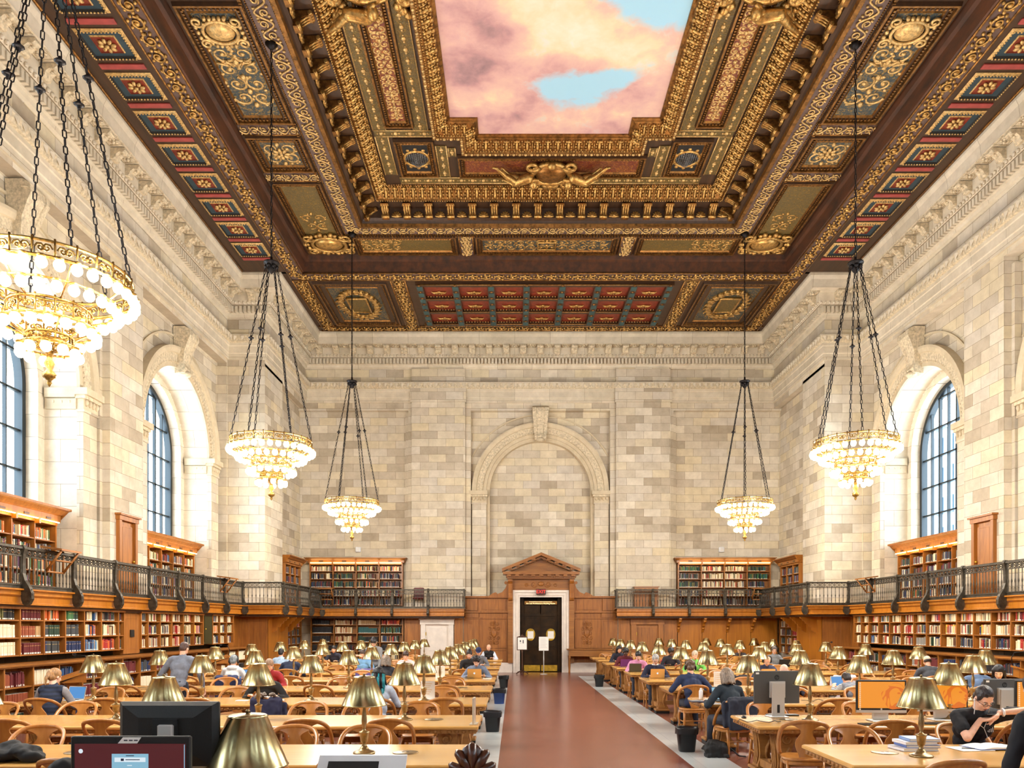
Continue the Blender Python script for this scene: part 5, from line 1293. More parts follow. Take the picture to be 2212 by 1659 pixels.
for u0, u1 in ((dx-1.2,dx-.9),(dx+.9,dx+1.2)):
    s = -1 if u0 < dx else 1
    for a, b, n in ((.9,.98,.2),(.98,1.1,.24),(1.1,1.2,.3)):
        x0, x1 = sorted((dx+s*a, dx+s*b)); pbox(mf,P,x0,x1,0,3.23+(a-.9),0.0,n)
for a, b, n in ((.9,.98,.2),(.98,1.1,.24),(1.1,1.2,.3)): pbox(mf,P,dx-b,dx+b,3.23+(a-.9),3.23+(b-.9),0,n)
mf.build('marble_surround', M['marble_white'], t)
# bronze double door, set back
d = struct(place('door_1', None)); 
mb = MB(); pbox(mb,P,dx-.9,dx+.9,0,3.23,-.5,-.45)
for u in (dx-.9,dx+.9): ret_u(mb,P,u,0,3.23,-.5,.2)
ret_z(mb,P,3.23,dx-.9,dx+.9,-.5,.2); mb.build('door_recess', M['door_dark'], d)
mb = MB(); pbox(mb,P,dx-.82,dx+.82,2.42,2.5,-.2,-.08); pbox(mb,P,dx-.9,dx-.74,0,3.2,-.3,-.06); pbox(mb,P,dx+.74,dx+.9,0,3.2,-.3,-.06)
for s in (-1,1): panel(mb,P,*sorted((dx+s*.02,dx+s*.74)),2.5,2.95,-.14,.06)
mb.build('transom', M['door_dark'], d)
for s in (-1,1):
    lf = MB(); u0, u1 = sorted((dx+s*.005, dx+s*.74)); pbox(lf,P,u0,u1,.04,2.42,-.2,-.12)
    for z0, z1 in ((.36,1.0),(1.05,1.9),(1.95,2.38)): panel(lf,P,u0+.05,u1-.05,z0,z1,-.1,.05)
    leaf = lf.build('door_leaf', M['door_dark'], d)
    k = MB(); pbox(k,P,u0+.02,u1-.02,.04,.3,-.12,-.105); k.build('kick_plate', M['brass_plate'], leaf)
    w_ = MB(); c = (dx+s*.44, 1.62); w_.poly([P(c[0]+.185*math.cos(a),c[1]+.25*math.sin(a),-.085) for a in [2*PI*i/28 for i in range(28)]]); w_.build('oval_window', M['brass_plate'], leaf)
    w_ = MB(); w_.tube([P(c[0]+.19*math.cos(a),c[1]+.255*math.sin(a),-.085) for a in [2*PI*i/28 for i in range(28)]],.018,6,closed=True); w_.build('window_rim', M['brass_plate'], leaf)
    pn = MB(); pbox(pn,P,c[0]-.13,c[0]+.13,c[1]-.17,c[1]+.15,-.085,-.078); pn.build('notice', M['paper'], leaf)
    if s < 0:
        h = MB(); pbox(h,P,dx-.1,dx-.03,1.03,1.42,-.12,-.1); h.tube([P(dx-.065,1.1,-.09),P(dx-.065,1.1,-.03),P(dx-.065,1.35,-.03),P(dx-.065,1.35,-.09)],.014,6); h.build('handle', M['brass_plate'], leaf)
ts = thing('room_sign','gilt lettered nameplate above the bronze double doors','sign')
mb = MB(); pbox(mb,P,dx-.7,dx+.7,2.93,3.07,-.1,-.03); mb.build('plate', M['gold_deep'], ts)
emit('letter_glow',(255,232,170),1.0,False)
place('lettering', text_mesh('Art and Architecture Reading Room',.085,.004,M['letter_glow']), ts, (dx,33.2+.025,2.965), rot=(PI/2,0,0))
mb = MB()
for k in range(24): pbox(mb,P,dx-.5+k*.042,dx-.5+k*.042+.024,3.03,3.05,-.03,-.024)
mb.build('small_lettering', M['letter_glow'], ts)
te = thing('exit_sign','dark red EXIT sign fixed on the white marble door frame','sign')
mb = MB(); pbox(mb,P,dx-.2,dx+.2,3.33,3.58,.28,.4); mat('exit_case',(70,20,16),.5); mb.build('case', M['exit_case'], te)
emit('exit_red',(200,44,30),1.2,False); place('lettering', text_mesh('EXIT',.2,.004,M['exit_red']), te, (dx,33.2-.405,3.455), rot=(PI/2,0,0))

# ---- lower back wall beside the wainscot
def pan_run(name, label, edges, z0=.1, z1=2.33, n=.2, material='oak', P=PB):
    t = thing(name, label, 'panelling')
    for u0, u1 in zip(edges[:-1], edges[1:]):
        mb = MB(); panel(mb,P,u0+.01,u1-.01,z0+.32,z1,n); pbox(mb,P,u0,u1,z0,z0+.34,n-.1,n+.03); mb.build('panel', M[material], t)
    return t
def door(i, P, c, w, z0, h, n, m, frame='oak', jamb=.14, panels=2, label=None):
    o = struct(place('door_%d' % i, None))
    fr = MB(); 
    for s in (-1,1): pbox(fr,P,*sorted((c+s*(w/2),c+s*(w/2+jamb))),z0,z0+h+jamb,n-.1,n+.07)
    pbox(fr,P,c-w/2-jamb-.03,c+w/2+jamb+.03,z0+h,z0+h+jamb,n-.1,n+.09); pbox(fr,P,c-w/2-jamb-.07,c+w/2+jamb+.07,z0+h+jamb,z0+h+jamb+.05,n-.1,n+.14); fr.build('door_frame', M[frame], o)
    lf = MB(); pbox(lf,P,c-w/2,c+w/2,z0,z0+h,n-.1,n-.02)
    zz = [z0+.12, z0+h*.45, z0+h-.08] if panels == 2 else [z0+.12, z0+h-.08]
    for a, b in zip(zz[:-1], zz[1:]): panel(lf,P,c-w/2+.08,c+w/2-.08,a,b-.04,n+.015,.04)
    leaf = lf.build('door_leaf', M[m], o)
    k = MB(); k.ball(P(c+w*.4,z0+1.0 if h > 1.5 else z0+h*.5,n+.05),.035,8,5)
    for zc in (z0+.3,z0+h-.4): pbox(k,P,c-w/2-.01,c-w/2+.03,zc-.07,zc+.07,n-.02,n+.03)
    k.build('handle', M['brass_plate'], leaf)
    return o
door(2, PB, -3.33, 1.0, 0, 2.06, .22, 'marble_white', 'marble_white', .2)
door(3, PB, 5.68, .95, 0, 2.06, .22, 'oak', 'oak', .22)
pan_run('oak_panelling','oak wall panel between the white door and the carved wainscot',[-2.6,-2.22]); pan_run('oak_panelling','oak wall panel between the white door and the shelves of dark books',[-4.75,-4.05])
pan_run('oak_panelling','oak wall panel between the carved wainscot and the brown panelled door',[4.44,4.98]); pan_run('oak_panelling','narrow oak wall panel just right of the brown panelled door',[6.4,6.98])
pan_run('oak_panelling','glowing honey oak panels beneath the right gallery on the end wall',[7.0,8.05,9.1,10.15,11.3],material='oak_honey',n=.15)
# scrolled brackets under the galleries
bk = MB(); bk.prism([(0,0),(.55,0),(.55,-.06),(.46,-.1),(.4,-.2),(.3,-.22),(.24,-.34),(.12,-.38),(.1,-.52),(.05,-.6),(0,-.6)], lambda a,b,c: (c,-a,b), -.05, .05)
bk.tube([(-.06,-.42,-.13),(.06,-.42,-.13)],.06,8); bk.tube([(-.06,-.14,-.44),(.06,-.14,-.44)],.05,8); bkm = bk.mesh('scroll_bracket', M['oak_honey'])
for k, u in enumerate((7.02,8.07,9.12,10.17)): tag(place('scroll_bracket', bkm, None, (u,33.05,2.33)),'scrolled oak bracket under the right gallery, %s from the brown panelled door' % ORD[k],'bracket','scroll brackets under the right gallery')
# the two jogs: panelled piers with scalloped brackets
for s, P0, nm in ((-1,PL2,'left'),(1,PR2,'right')):
    J = (lambda u,z,n: (u,27.8-n,z)); x0, x1 = (-10.4,-9.04) if s < 0 else (11.21,12.57)
    t = thing('oak_panelling','oak panelling on the front of the %s wall pier under the gallery' % nm,'panelling')
    if s < 0: x1 += .15
    else: x0 -= .15
    ed = [x0,(x0+x1)/2,x1]
    for u0,u1 in zip(ed[:-1],ed[1:]):
        mb = MB(); panel(mb,J,u0,u1,.3,2.33,.15); pbox(mb,J,u0,u1,0,.32,0,.2); mb.build('panel',M['oak'],t)
    t = thing('oak_panelling','honey oak panelling under the gallery round the corner of the %s pier' % nm,'panelling')
    for u0,u1 in ((27.66,28.9),(28.9,30.15)):
        mb = MB(); panel(mb,P0,u0,u1,.3,2.33,.15); pbox(mb,P0,u0,u1,0,.32,0,.2); mb.build('panel',M['oak_honey'],t)
    sc_ = MB(); rows = [(0,0),(.6,0),(.6,-.05),(.52,-.08),(.5,-.14),(.42,-.16),(.4,-.24),(.32,-.26),(.3,-.36),(.2,-.38),(.17,-.5),(.08,-.54),(0,-.58)]
    for u in (28.2,29.2,30.2):
        sc_ = MB(); sc_.prism(rows, lambda a,b,c: P0(u+c,2.33+b,.15+a), -.04, .04); sc_.build('scalloped_bracket', M['oak_honey'], t)
    o = -s
    P1 = PL if s < 0 else PR
    t2 = thing('oak_panelling','oak panelling between the %s lower shelves and the pier' % nm,'panelling')
    for u0,u1 in ((26.55,27.1),(27.1,27.66)):
        mb = MB(); panel(mb,P1,u0,u1,.3,2.33,.5); pbox(mb,P1,u0,u1,0,.32,0,.55); mb.build('panel',M['oak'],t2)
# small doors on the gallery in the piers
for i, P1 in ((4,PL),(5,PR)): door(i, P1, 20.52, .72, 2.73, 2.05, .03, 'oak', 'oak', .12, panels=1)
# speakers on the end wall
for k,(x,nm) in enumerate(((-6.8,'left'),(8.98,'right'))):
    mb = MB(); mb.bbox(x-.11,x+.11,33.28,33.46,5.2,5.42,.02); o = thing('wall_speaker','small white speaker box on the stone above the %s end-wall bookcase' % nm,'speaker')
    mb.build('case',M['white_plastic'],o); g = MB(); g.box(x-.08,x+.08,33.27,33.285,5.23,5.39); g.build('grille',M['silver'],o)
# ---------------------------------------------------------------- bookcases and books
BC = {'cream':(218,200,160),'ivory':(232,220,190),'tan':(184,148,102),'dark green':(36,60,44),'green':(58,106,60),'maroon':(104,34,36),'red':(166,42,36),'rust':(150,76,46),
 'orange':(214,104,42),'navy':(34,46,84),'blue':(58,94,138),'sky blue':(118,158,190),'black':(28,26,28),'charcoal':(62,64,66),'brown':(94,58,36),'olive':(108,102,54),
 'grey':(142,138,130),'purple':(82,48,82),'teal':(44,94,94),'yellow':(222,184,66),'pink':(204,142,128)}
for k, c in BC.items(): mat('book_'+k, c, .55)
BNAMES = list(BC)
PALS = {'mix':'cream ivory tan dark_green maroon red navy blue black charcoal brown olive grey cream ivory rust'.split(), 'cream':'cream ivory cream ivory tan grey olive cream brown red'.split(),
 'bright':'cream orange red ivory yellow cream pink navy tan'.split(), 'dark':'black charcoal navy dark_green brown maroon black grey'.split(), 'green':'dark_green dark_green green olive black teal'.split(),
 'maroon':'maroon maroon maroon rust'.split(), 'ivory':['ivory'], 'tan':'tan rust tan cream'.split(), 'charcoal':'charcoal charcoal dark_green navy'.split(), 'navy':'navy navy charcoal blue'.split(),
 'orange':'orange orange red cream dark_green'.split(), 'blue':'blue sky_blue cream orange navy'.split(), 'black':'black black charcoal'.split(), 'red':'red maroon orange red pink'.split(), 'teal':'teal teal dark_green green'.split(),
 'greymix':'grey charcoal cream black brown ivory navy'.split(), 'colour':'green dark_green cream brown maroon tan purple orange ivory olive grey black'.split()}
BOOKS = []                     # (P, side angle, u, z, n, thick, height, depth, colour, tilt, place words)
def fill(P, th, u0, u1, z0, z1, n, pal, where, frac=1.0, series=False, tmin=.02, tmax=.05, rr=R, lean=.08):
    u = u0+.02; h0 = min(.29, (z1-z0)*.8); h = h0*rr.uniform(.9,1.0); c = None; idx = 0; t = rr.uniform(tmin,tmax)
    end = u0+(u1-u0)*frac-.02
    while True:
        if not series or rr.random() < .08:
            t = rr.uniform(tmin,tmax); h = h0*rr.uniform(.78,1.04)
            if rr.random() < .05: u += rr.uniform(.02,.1)
        if not series or c is None or rr.random() < .06: c = rr.choice(PALS[pal]).replace('_',' ')
        if u+t > end: break
        tl = rr.uniform(-.12,.12) if (not series and rr.random() < lean) else 0.0
        BOOKS.append((P, th, u+t/2, z0, n-rr.uniform(.0,.03), t*.94, min(h,z1-z0-.02), rr.uniform(.16,.22), c, tl, where, idx)); idx += 1
        u += t
    return idx
def case(name, label, P, edges, shelves, nf, depth, top, material='oak', closed=(), cornice=None, lights=False, ledge=None, mid=()):
    """shelves = floor heights of the rows; top = underside of the top board"""
    t = thing(name, label, 'bookcase')
    mb = MB(); zb = shelves[0]-.03
    for i, e in enumerate(edges): w = .035 if i not in (0,len(edges)-1) else .045; pbox(mb,P,e-w/2,e+w/2,zb,top,nf-depth,nf)
    q(mb,P,edges[0],edges[-1],zb,top,nf-depth+.01); pbox(mb,P,edges[0]-.02,edges[-1]+.02,top,top+.06,nf-depth,nf+.02)
    mb.build('case_frame', M[material], t)
    for z in shelves:
        s = MB(); pbox(s,P,edges[0],edges[-1],z-.025,z,nf-depth,nf-.01); s.build('shelf', M[material], t)
    if cornice:
        z0, z1 = top+.06, cornice
        c = MB(); u0, u1 = edges[0]-.05, edges[-1]+.05
        prof = [(0,z0),(.06,z0+.02),(.06,z0+(z1-z0)*.5),(.12,z0+(z1-z0)*.55),(.2,z0+(z1-z0)*.8),(.26,z0+(z1-z0)*.86),(.26,z1),(-.3,z1)]
        rows = [[P(u0-a*.6,z,nf+a),P(u1+a*.6,z,nf+a)] for a, z in prof]; c.grid(rows,0,False)
        for j in (0,1): c.poly([r[j] for r in rows]+[P(u0 if j==0 else u1,z0,nf-.3)])
        for sgn,u in ((-1,u0),(1,u1)): c.quad(P(u,z0,nf-.3),P(u,z0,nf),P(u+sgn*.15,z1,nf+.26),P(u+sgn*.15,z1,nf-.3))
        for k in range(len(edges)-1):
            m = (edges[k]+edges[k+1])/2; pbox(c,P,m-.09,m+.09,z0+.05,z0+.1,nf+.05,nf+.075,1)
        c.build('cornice', [M[material], M['oak_dark']], t)
        if lights:
            l = MB()
            for a,b in zip(edges[:-1],edges[1:]): pbox(l,P,a+.04,b-.04,z0-.0,z0+.018,nf+.07,nf+.11)
            l.build('light_strip', M['shelf_light'], t)
            b_ = MB()
            for e in edges[1:-1]: pbox(b_,P,e-.03,e+.03,z0-.1,z0+.02,nf,nf+.12)
            b_.build('cornice_bracket', M['oak_honey'], t)
    return t
emit('shelf_light',(255,214,140),9.0)
def row_words(case_w, c, r, nrow): return '%s shelf, %s column of %s' % (('top','second','third','fourth','fifth','lowest')[r], ORD[c], case_w)
LW = 'left-wall lower case'
NL = .7
rowz = [1.43, 1.775, 2.12]; tops = [1.75, 2.095, 2.40]
# left wall, lower level
E1 = [13.58,14.33,15.08,15.85,16.6,17.33,18.05,18.83,19.1]
E2 = [19.97,20.35,21.05,21.76,22.52,23.25,23.95]; E3 = [24.7,25.3,25.9,26.52]
ST1 = {0:['green','green','maroon','orange','green','mix','dark','dark'],1:['ivory','ivory','tan','charcoal','charcoal','blue','cream','mix'],2:['maroon','ivory','maroon','navy','navy','blue','red','orange']}
SER1 = {0:[1,1,1,0,1,0,0,0],1:[1,1,1,1,1,0,0,0],2:[1,1,1,1,1,0,0,0]}
case('bookcase','tall oak bookcase along the left wall, nearest, with uniform sets',PL,E1,rowz,NL,.3,2.33)
case('bookcase','tall oak bookcase along the left wall between oak closet door and dark green panel',PL,E2,rowz,NL,.3,2.33)
case('bookcase','short oak bookcase along the left wall between dark green panel and pier panelling',PL,E3,rowz,NL,.3,2.33)
for E, st, nm in ((E1,0,'nearest left-wall bookcase'),(E2,1,'bookcase past closet door'),(E3,2,'left bookcase near pier')):
    for r in range(3):
        zi_ = 2-r
        for c in range(len(E)-1):
            pal = ST1[r][c] if st == 0 else R.choice(['bright','cream','mix','mix','greymix','cream'])
            fill(PL,PI/2,E[c]+.02,E[c+1]-.02,rowz[zi_],tops[zi_],NL-.03,pal,row_words(nm,c,r,3),R.uniform(.82,1),bool(SER1[r][c]) if st == 0 else False)
# books lying flat in the gap above the ledge, lower projecting case
def low_case(name,label,P,u0,u1,th,pals,nm,tb=1.27):
    n = int((u1-u0)/.85); ed = [u0+(u1-u0)*i/n for i in range(n+1)]
    t = case(name,label,P,ed,[.06,.44,.84],1.0,.32,1.2)
    l = MB(); pbox(l,P,u0-.05,u1+.05,1.23,1.27,.38,1.05); l.build('ledge', M['oak_long'], t)
    for c in range(n):
        for r,z in enumerate((.84,.44,.06)):
            fill(P,th,ed[c]+.02,ed[c+1]-.02,z,z+.36,.96,R.choice(pals),row_words(nm,c,r,3),R.uniform(.75,1),R.random()<.6)
    return t
low_case('low_bookcase','low projecting oak bookcase under the ledge on the left wall',PL,13.3,27.0,PI/2,['maroon','green','black','dark','maroon','navy','ivory'],'low left-wall case')
low_case('low_bookcase','low projecting oak bookcase under the ledge on the right wall',PR,13.3,27.0,-PI/2,['dark','mix','dark','maroon','greymix'],'low right-wall case')
# closet door and metal panel in the left shelving
t = thing('closet_door','narrow oak closet door set into the left lower bookcases','door')
mb = MB(); panel(mb,PL,19.12,19.95,1.3,2.3,.66,.12); pbox(mb,PL,19.12,19.95,1.28,2.33,.4,.62); mb.build('door_leaf',M['oak'],t)
mb = MB(); pbox(mb,PL,19.44,19.62,1.72,1.9,.66,.69); mb.build('notice_frame',M['black_plastic'],t)
mat('panel_green',(62,60,34),.35,metal=.2)
t = thing('service_panel','dark green metal service panel among the left lower bookcases','panel')
mb = MB(); pbox(mb,PL,23.97,24.68,1.43,2.36,.4,.68); pbox(mb,PL,24.03,24.62,1.5,2.3,.66,.7); mb.build('cover',M['panel_green'],t)
mb = MB(); mb.ball(PL(24.1,1.9,.71),.025,8,5); mb.build('knob',M['brass_plate'],t)
# right wall, lower level
ER = [15.4,16.15,16.9,17.65,18.4,19.15,19.9,20.66,21.42,22.18,22.88,23.62,24.35,25.08,25.78,26.35,26.9]
case('bookcase','long oak bookcase along the right wall below the gallery',PR,ER,rowz,NL,.3,2.33)
for r in range(3):
    for c in range(len(ER)-1):
        pal = R.choice([['bright','cream','cream','cream','mix'],['cream','cream','mix','cream','bright'],['cream','greymix','mix','cream','dark']][r])
        fill(PR,-PI/2,ER[c]+.02,ER[c+1]-.02,rowz[2-r],tops[2-r],NL-.03,pal,row_words('right-wall lower case',len(ER)-2-c,r,3),R.uniform(.78,1),R.random()<.05)
# gallery level under the windows
UZ = [2.95,3.3,3.66,4.04]; UT = [3.27,3.63,4.01,4.36]
for P1, th, sd in ((PL,PI/2,'left'),(PR,-PI/2,'right')):
    for c in (16.55,24.57):
        if sd == 'right' and c < 20: continue
        ed = [c-2.05+4.1*i/5 for i in range(6)]
        nm = '%s %s window case' % ('far' if c > 20 else 'near', sd)
        case('gallery_bookcase','gallery bookcase with lit cornice under the %s-hand %s arched window' % (sd,'farther' if c > 20 else 'nearer'),P1,ed,UZ,-.7,.34,4.42,cornice=4.84,lights=True)
        for r in range(4):
            for k in range(5): fill(P1,th,ed[k]+.02,ed[k+1]-.02,UZ[3-r],UT[3-r],-.73,R.choice(['colour','colour','mix','greymix'] if sd == 'left' else ['mix','greymix','colour','dark']),row_words(nm,k,r,4),R.uniform(.85,1),False)
# end wall
for x0, x1, sd, pals in ((-8.82,-4.85,'left',[['cream','cream','colour','bright'],['greymix','green','colour','dark'],['dark','green','colour','dark'],['dark','greymix','mix','mix'],['dark','mix','dark','dark']]),(7.05,11.0,'right',[['green','cream','cream','green'],['dark','cream','cream','green'],['green','cream','cream','dark'],['greymix','cream','cream','mix'],['dark','cream','dark','dark']])):
    ed = [x0+(x1-x0)*i/4 for i in range(5)]
    zs = [2.9,3.28,3.66,4.02,4.36]; zt = [3.25,3.63,3.99,4.33,4.62]
    case('gallery_bookcase','gallery bookcase with lit cornice on the end wall, %s of the doorway' % sd,PB,ed,zs,.12,.34,4.64,material='oak_wide',cornice=4.93,lights=True)
    for r in range(5):
        for k in range(4): fill(PB,0,ed[k]+.02,ed[k+1]-.02,zs[4-r],zt[4-r],.1,pals[r][k],row_words('%s end-wall gallery case' % sd,k,r,5),R.uniform(.85,1),False,rr=R)
ed = [-8.75+i*.985 for i in range(5)]; zs = [.5,.9,1.3,1.68,2.05]; zt = [.87,1.27,1.65,2.02,2.32]
case('bookcase','oak bookcase under the left gallery on the end wall beside the white door',PB,ed,zs,.2,.34,2.34,material='oak_wide')
lp = [['black','tan','mix','red'],['black','rust' if False else 'tan','teal','green'],['black','tan','green','mix'],['black','dark','teal','black'],['black','dark','green','mix']]
for r in range(5):
    for k in range(4): fill(PB,0,ed[k]+.03,ed[k+1]-.03,zs[4-r],zt[4-r],.17,lp[r][k],row_words('lower end-wall case',k,r,5),R.uniform(.8,1),k in (0,2))
for P2, th, sd in ((PL2,PI/2,'left'),(PR2,-PI/2,'right')):
    ed = [30.4,31.1,31.8,32.5]
    case('gallery_bookcase','small dim gallery bookcase on the %s side wall near the corner' % sd,P2,ed,[2.95,3.35,3.75,4.1],-.02,.3,4.45,cornice=4.8)
    case('bookcase','small shadowed bookcase under the gallery on the %s side wall near the corner' % sd,P2,ed,[.9,1.25,1.6,1.95],.02,.3,2.3)
    for k in range(3):
        for r,z in enumerate((4.1,3.75,3.35,2.95)): fill(P2,th,ed[k]+.02,ed[k+1]-.02,z,z+.35,-.05,'dark',row_words('small %s corner gallery case' % sd,k,r,4),R.uniform(.8,1))
        for r,z in enumerate((1.95,1.6,1.25,.9)): fill(P2,th,ed[k]+.02,ed[k+1]-.02,z,z+.33,-.01,R.choice(['dark','mix','red']),row_words('small %s corner lower case' % sd,k,r,4),R.uniform(.8,1))

# ---- books: the 300 that show largest become objects, the rest one mass
def shows(b):
    P, th, u, z, n, t, h, d, c, tl, w, i = b
    a = P(u-t/2,z,n); e = P(u+t/2,z+h,n)
    if a[1] < 3: return 0
    pa = (VPX+FPX*a[0]/a[1], VPY-FPX*(a[2]-EYE)/a[1]); pe = (VPX+FPX*e[0]/e[1], VPY-FPX*(e[2]-EYE)/e[1])
    m = ((pa[0]+pe[0])/2, (pa[1]+pe[1])/2)
    if not (4 < m[0] < 2208 and 0 < m[1] < 1650): return 0
    if 2.7 < z < 3.5: k = .5
    elif z < 1.3: k = .3
    else: k = 1
    return k*abs(pa[0]-pe[0])*abs(pa[1]-pe[1])
# nothing of a book shows that stands behind a pier or wholly behind something else
def hidden(b):
    P, th, u, z, n = b[:5]
    p = P(u,z,n)
    if z > 2.6 and P in (PL,PR):
        X = -10.4 if P is PL else 12.57
        for c in BAYS:                                  # the pier face between the eye and the recess
            ye = c-3.1
            if ye < 1: continue
            xe = p[0]*ye/p[1]
            if p[1] > ye and abs(xe) > abs(X): return True
    return False
order = sorted((b for b in BOOKS if not hidden(b)), key=lambda b: -shows(b))
own = order[:296]; ids = set(id(b) for b in own)
rest = [b for b in BOOKS if id(b) not in ids and not (hidden(b) and shows(b) > 0)]
def book_unit(lab=True):
    b = MB(); n = 0
    x, y, z = .5, 1.0, 1.0
    pl = [(-.5,1),(-.5,.06),(-.32,0),(.32,0),(.5,.06),(.5,1)]
    b.prism(pl, lambda a,c,h: (a,c,h), 0, 1.0)
    b.quad((-.42,.06,1.002),(.42,.06,1.002),(.42,.97,1.002),(-.42,.97,1.002),1)
    b.quad((-.4,-.006,.03),(.4,-.006,.03),(.4,-.006,.15),(-.4,-.006,.15),1)
    b.quad((-.36,-.006,.72),(.36,-.006,.72),(.36,-.006,.76),(-.36,-.006,.76),2)
    return b
bu = book_unit(); mat('book_label',(238,232,218),.6); mat('book_title',(196,164,96),.5)
bme_ = {c: bu.mesh('book', [M['book_'+c], M['book_label'], M['book_title']]) for c in BNAMES}
seen = {}
for b in own:
    P, th, u, z, n, t, h, d, c, tl, w, i = b
    o = place('book', bme_[c], None, P(u,z,n), rot=(0,tl,th), scale=(t,d,h))
    size = 'tall' if h > .27 else 'short' if h < .235 else 'thick' if t > .042 else 'slim' if t < .026 else ''
    tag(o, ' '.join(x for x in (size,c,'book,',(ORD[i] if i < 20 else str(i+1)+'th'),'on',w) if x), 'book', 'books in '+w.split(' of ')[1])
ms_ = MB(); cid = {c:i for i,c in enumerate(BNAMES)}; LB = len(BNAMES)
for b in rest:
    P, th, u, z, n, t, h, d, c, tl, w, i = b
    cs, sn = math.cos(th), math.sin(th); L = P(u,z,n); nv = len(ms_.v); ci = cid[c]
    f = lambda x, y, zz: (L[0]+x*cs-y*sn, L[1]+x*sn+y*cs, L[2]+zz)
    hx = t/2; k = tl*h
    ms_.v += [f(-hx,d,0),f(-hx,.01,0),f(-hx*.6,0,0),f(hx*.6,0,0),f(hx,.01,0),f(hx,d,0),f(-hx+k,d,h),f(-hx+k,.01,h),f(-hx*.6+k,0,h),f(hx*.6+k,0,h),f(hx+k,.01,h),f(hx+k,d,h)]
    for a in range(6): e = (a+1)%6; ms_.face((nv+a,nv+e,nv+6+e,nv+6+a),ci)
    ms_.face([nv+6+a for a in range(6)],LB)
    kk = .1*k; ms_.quad(f(-hx*.55+kk,-.002,h*.03),f(hx*.55+kk,-.002,h*.03),f(hx*.55+kk,-.002,h*.15),f(-hx*.55+kk,-.002,h*.15),LB)
o = ms_.build('shelved_books', [M['book_'+c] for c in BNAMES]+[M['book_label']])
tag(o,'remaining cloth and leather bound books filling the library shelves','books',None,'stuff')
# ---------------------------------------------------------------- reading tables
NEAR = [6.83,9.48,12.13,14.75,17.38,19.98,22.63,25.18,27.58,29.75]     # aisle-row near edges, front to back
TD = 1.22
def rname(k): return ORD[k]
def make_table(name, label, x0, x1, y0, y1=None, group=None):
    """trestle table: moulded top, carved console legs on black plinths"""
    L = x1-x0; D = TD
    t = thing(name, label, 'table', ((x0+x1)/2, y0+D/2, 0), 0, group)
    h = L/2; d = D/2
    mb = MB(); mb.bbox(-h,h,-d,d,.715,.76,.012); mb.build('tabletop', M['table_top'], t)
    mb = MB(); mb.box(-h+.03,h-.03,-d+.03,d-.03,.665,.715)
    for s in (-1,1):
        k = int(L/.09)
        for i in range(k): mb.ball((-h+.05+(L-.1)*(i+.5)/k, s*(d-.03), .69), (.034,.016,.022), 5, 3)
        for i in range(12): mb.ball((s*(h-.03), -d+.06+(D-.12)*(i+.5)/12, .69), (.016,.036,.022), 5, 3)
    mb.build('apron', M['table_side'], t)
    leg = MB()
    pf = [(.0,.665),(.13,.665),(.14,.6),(.12,.52),(.09,.4),(.075,.28),(.09,.2),(.12,.15),(.13,.1),(0,.1)]
    leg.prism(pf, lambda a,b,c: (a*1.25,c,b), -.12, .12); leg.prism([(-a*.55,b) for a,b in pf], lambda a,b,c: (a*1.0,c,b), -.12, .12)
    for e in (-.125,.125):
        Q = spiral((.07,.58),.075,.015,PI/2,1.3,12); leg.tube([(x,e,z) for x,z in Q],.014,5,caps=False)
        leg.tube([(.1,e,.48),(.05,e,.36),(.04,e,.26),(.08,e,.16)],[.02,.03,.022,.012],5,caps=False)
    for e in (-.06,0,.06): leg.tube([(-.075,e,.62),(-.06,e,.4),(-.05,e,.26),(-.075,e,.14)],.014,5,caps=False)
    leg.bbox(-.13,.19,-.15,.15,.06,.105,.01); leg.box(-.12,.18,-.14,.14,0,.062,1)
    lm = leg.mesh('leg', [M['table_side'], M['bag_black']])
    for sx in (-1,1):
        for sy in (-1,1): place('leg', lm, t, (sx*(h-.34), sy*.36, 0), rot=(0,0,0 if sx < 0 else PI))
    for sy in (-1,1): place('leg', lm, t, (0, sy*.36, 0))
    mb = MB(); mb.box(-h+.34,h-.34,-.05,.05,.16,.25)
    for sx in (-1,0,1): mb.box(sx*(h-.34)-.045,sx*(h-.34)+.045,-.3,.3,.12,.22)
    mb.build('stretcher', M['table_side'], t)
    mb = MB()
    gm = MB(); gm.lathe([(.125,0),(.125,.004),(.115,.007),(.0,.007)],24); gm.box(-.035,-.01,-.012,.012,.007,.0085,1); gm.box(.01,.035,-.012,.012,.007,.0085,1)
    gme = gm.mesh('outlet_cover', [M['brass_base'], M['black_plastic']])
    for k in range(3): place('outlet_cover', gme, t, (-h+.62+(L-1.24)*k/2, .08, .7605))
    return t
LX0, LX1, RX0, RX1 = -8.1, -.45, 3.0, 10.55
tl = make_table('reading_table','oak reading table on the left, first fully seen from the front',LX0,LX1,NEAR[0],group='reading tables')
ktl = tree(tl)
for k in range(1,10):
    if k == 9: continue
    dup(tl,ktl,((LX0+LX1)/2,NEAR[k]+TD/2,0),0,'oak reading table left of the aisle, %s row from the front' % rname(k))
tr = make_table('reading_table','oak reading table right of the aisle, cut off by the picture bottom corner',RX0,RX1,NEAR[0],group='reading tables')
ktr = tree(tr)
for k in range(1,10): dup(tr,ktr,((RX0+RX1)/2,NEAR[k]+TD/2,0),0,'oak reading table right of the aisle, %s row from the front' % rname(k))
tag(tl,'oak reading table left of the aisle, first row from the front',None)
tag(tr,'oak reading table right of the aisle, first row from the front',None)
tn = dup(tl,ktl,((LX0+LX1)/2,3.62+TD/2,0),0,'oak table below the picture edge carrying the catalogue computers')

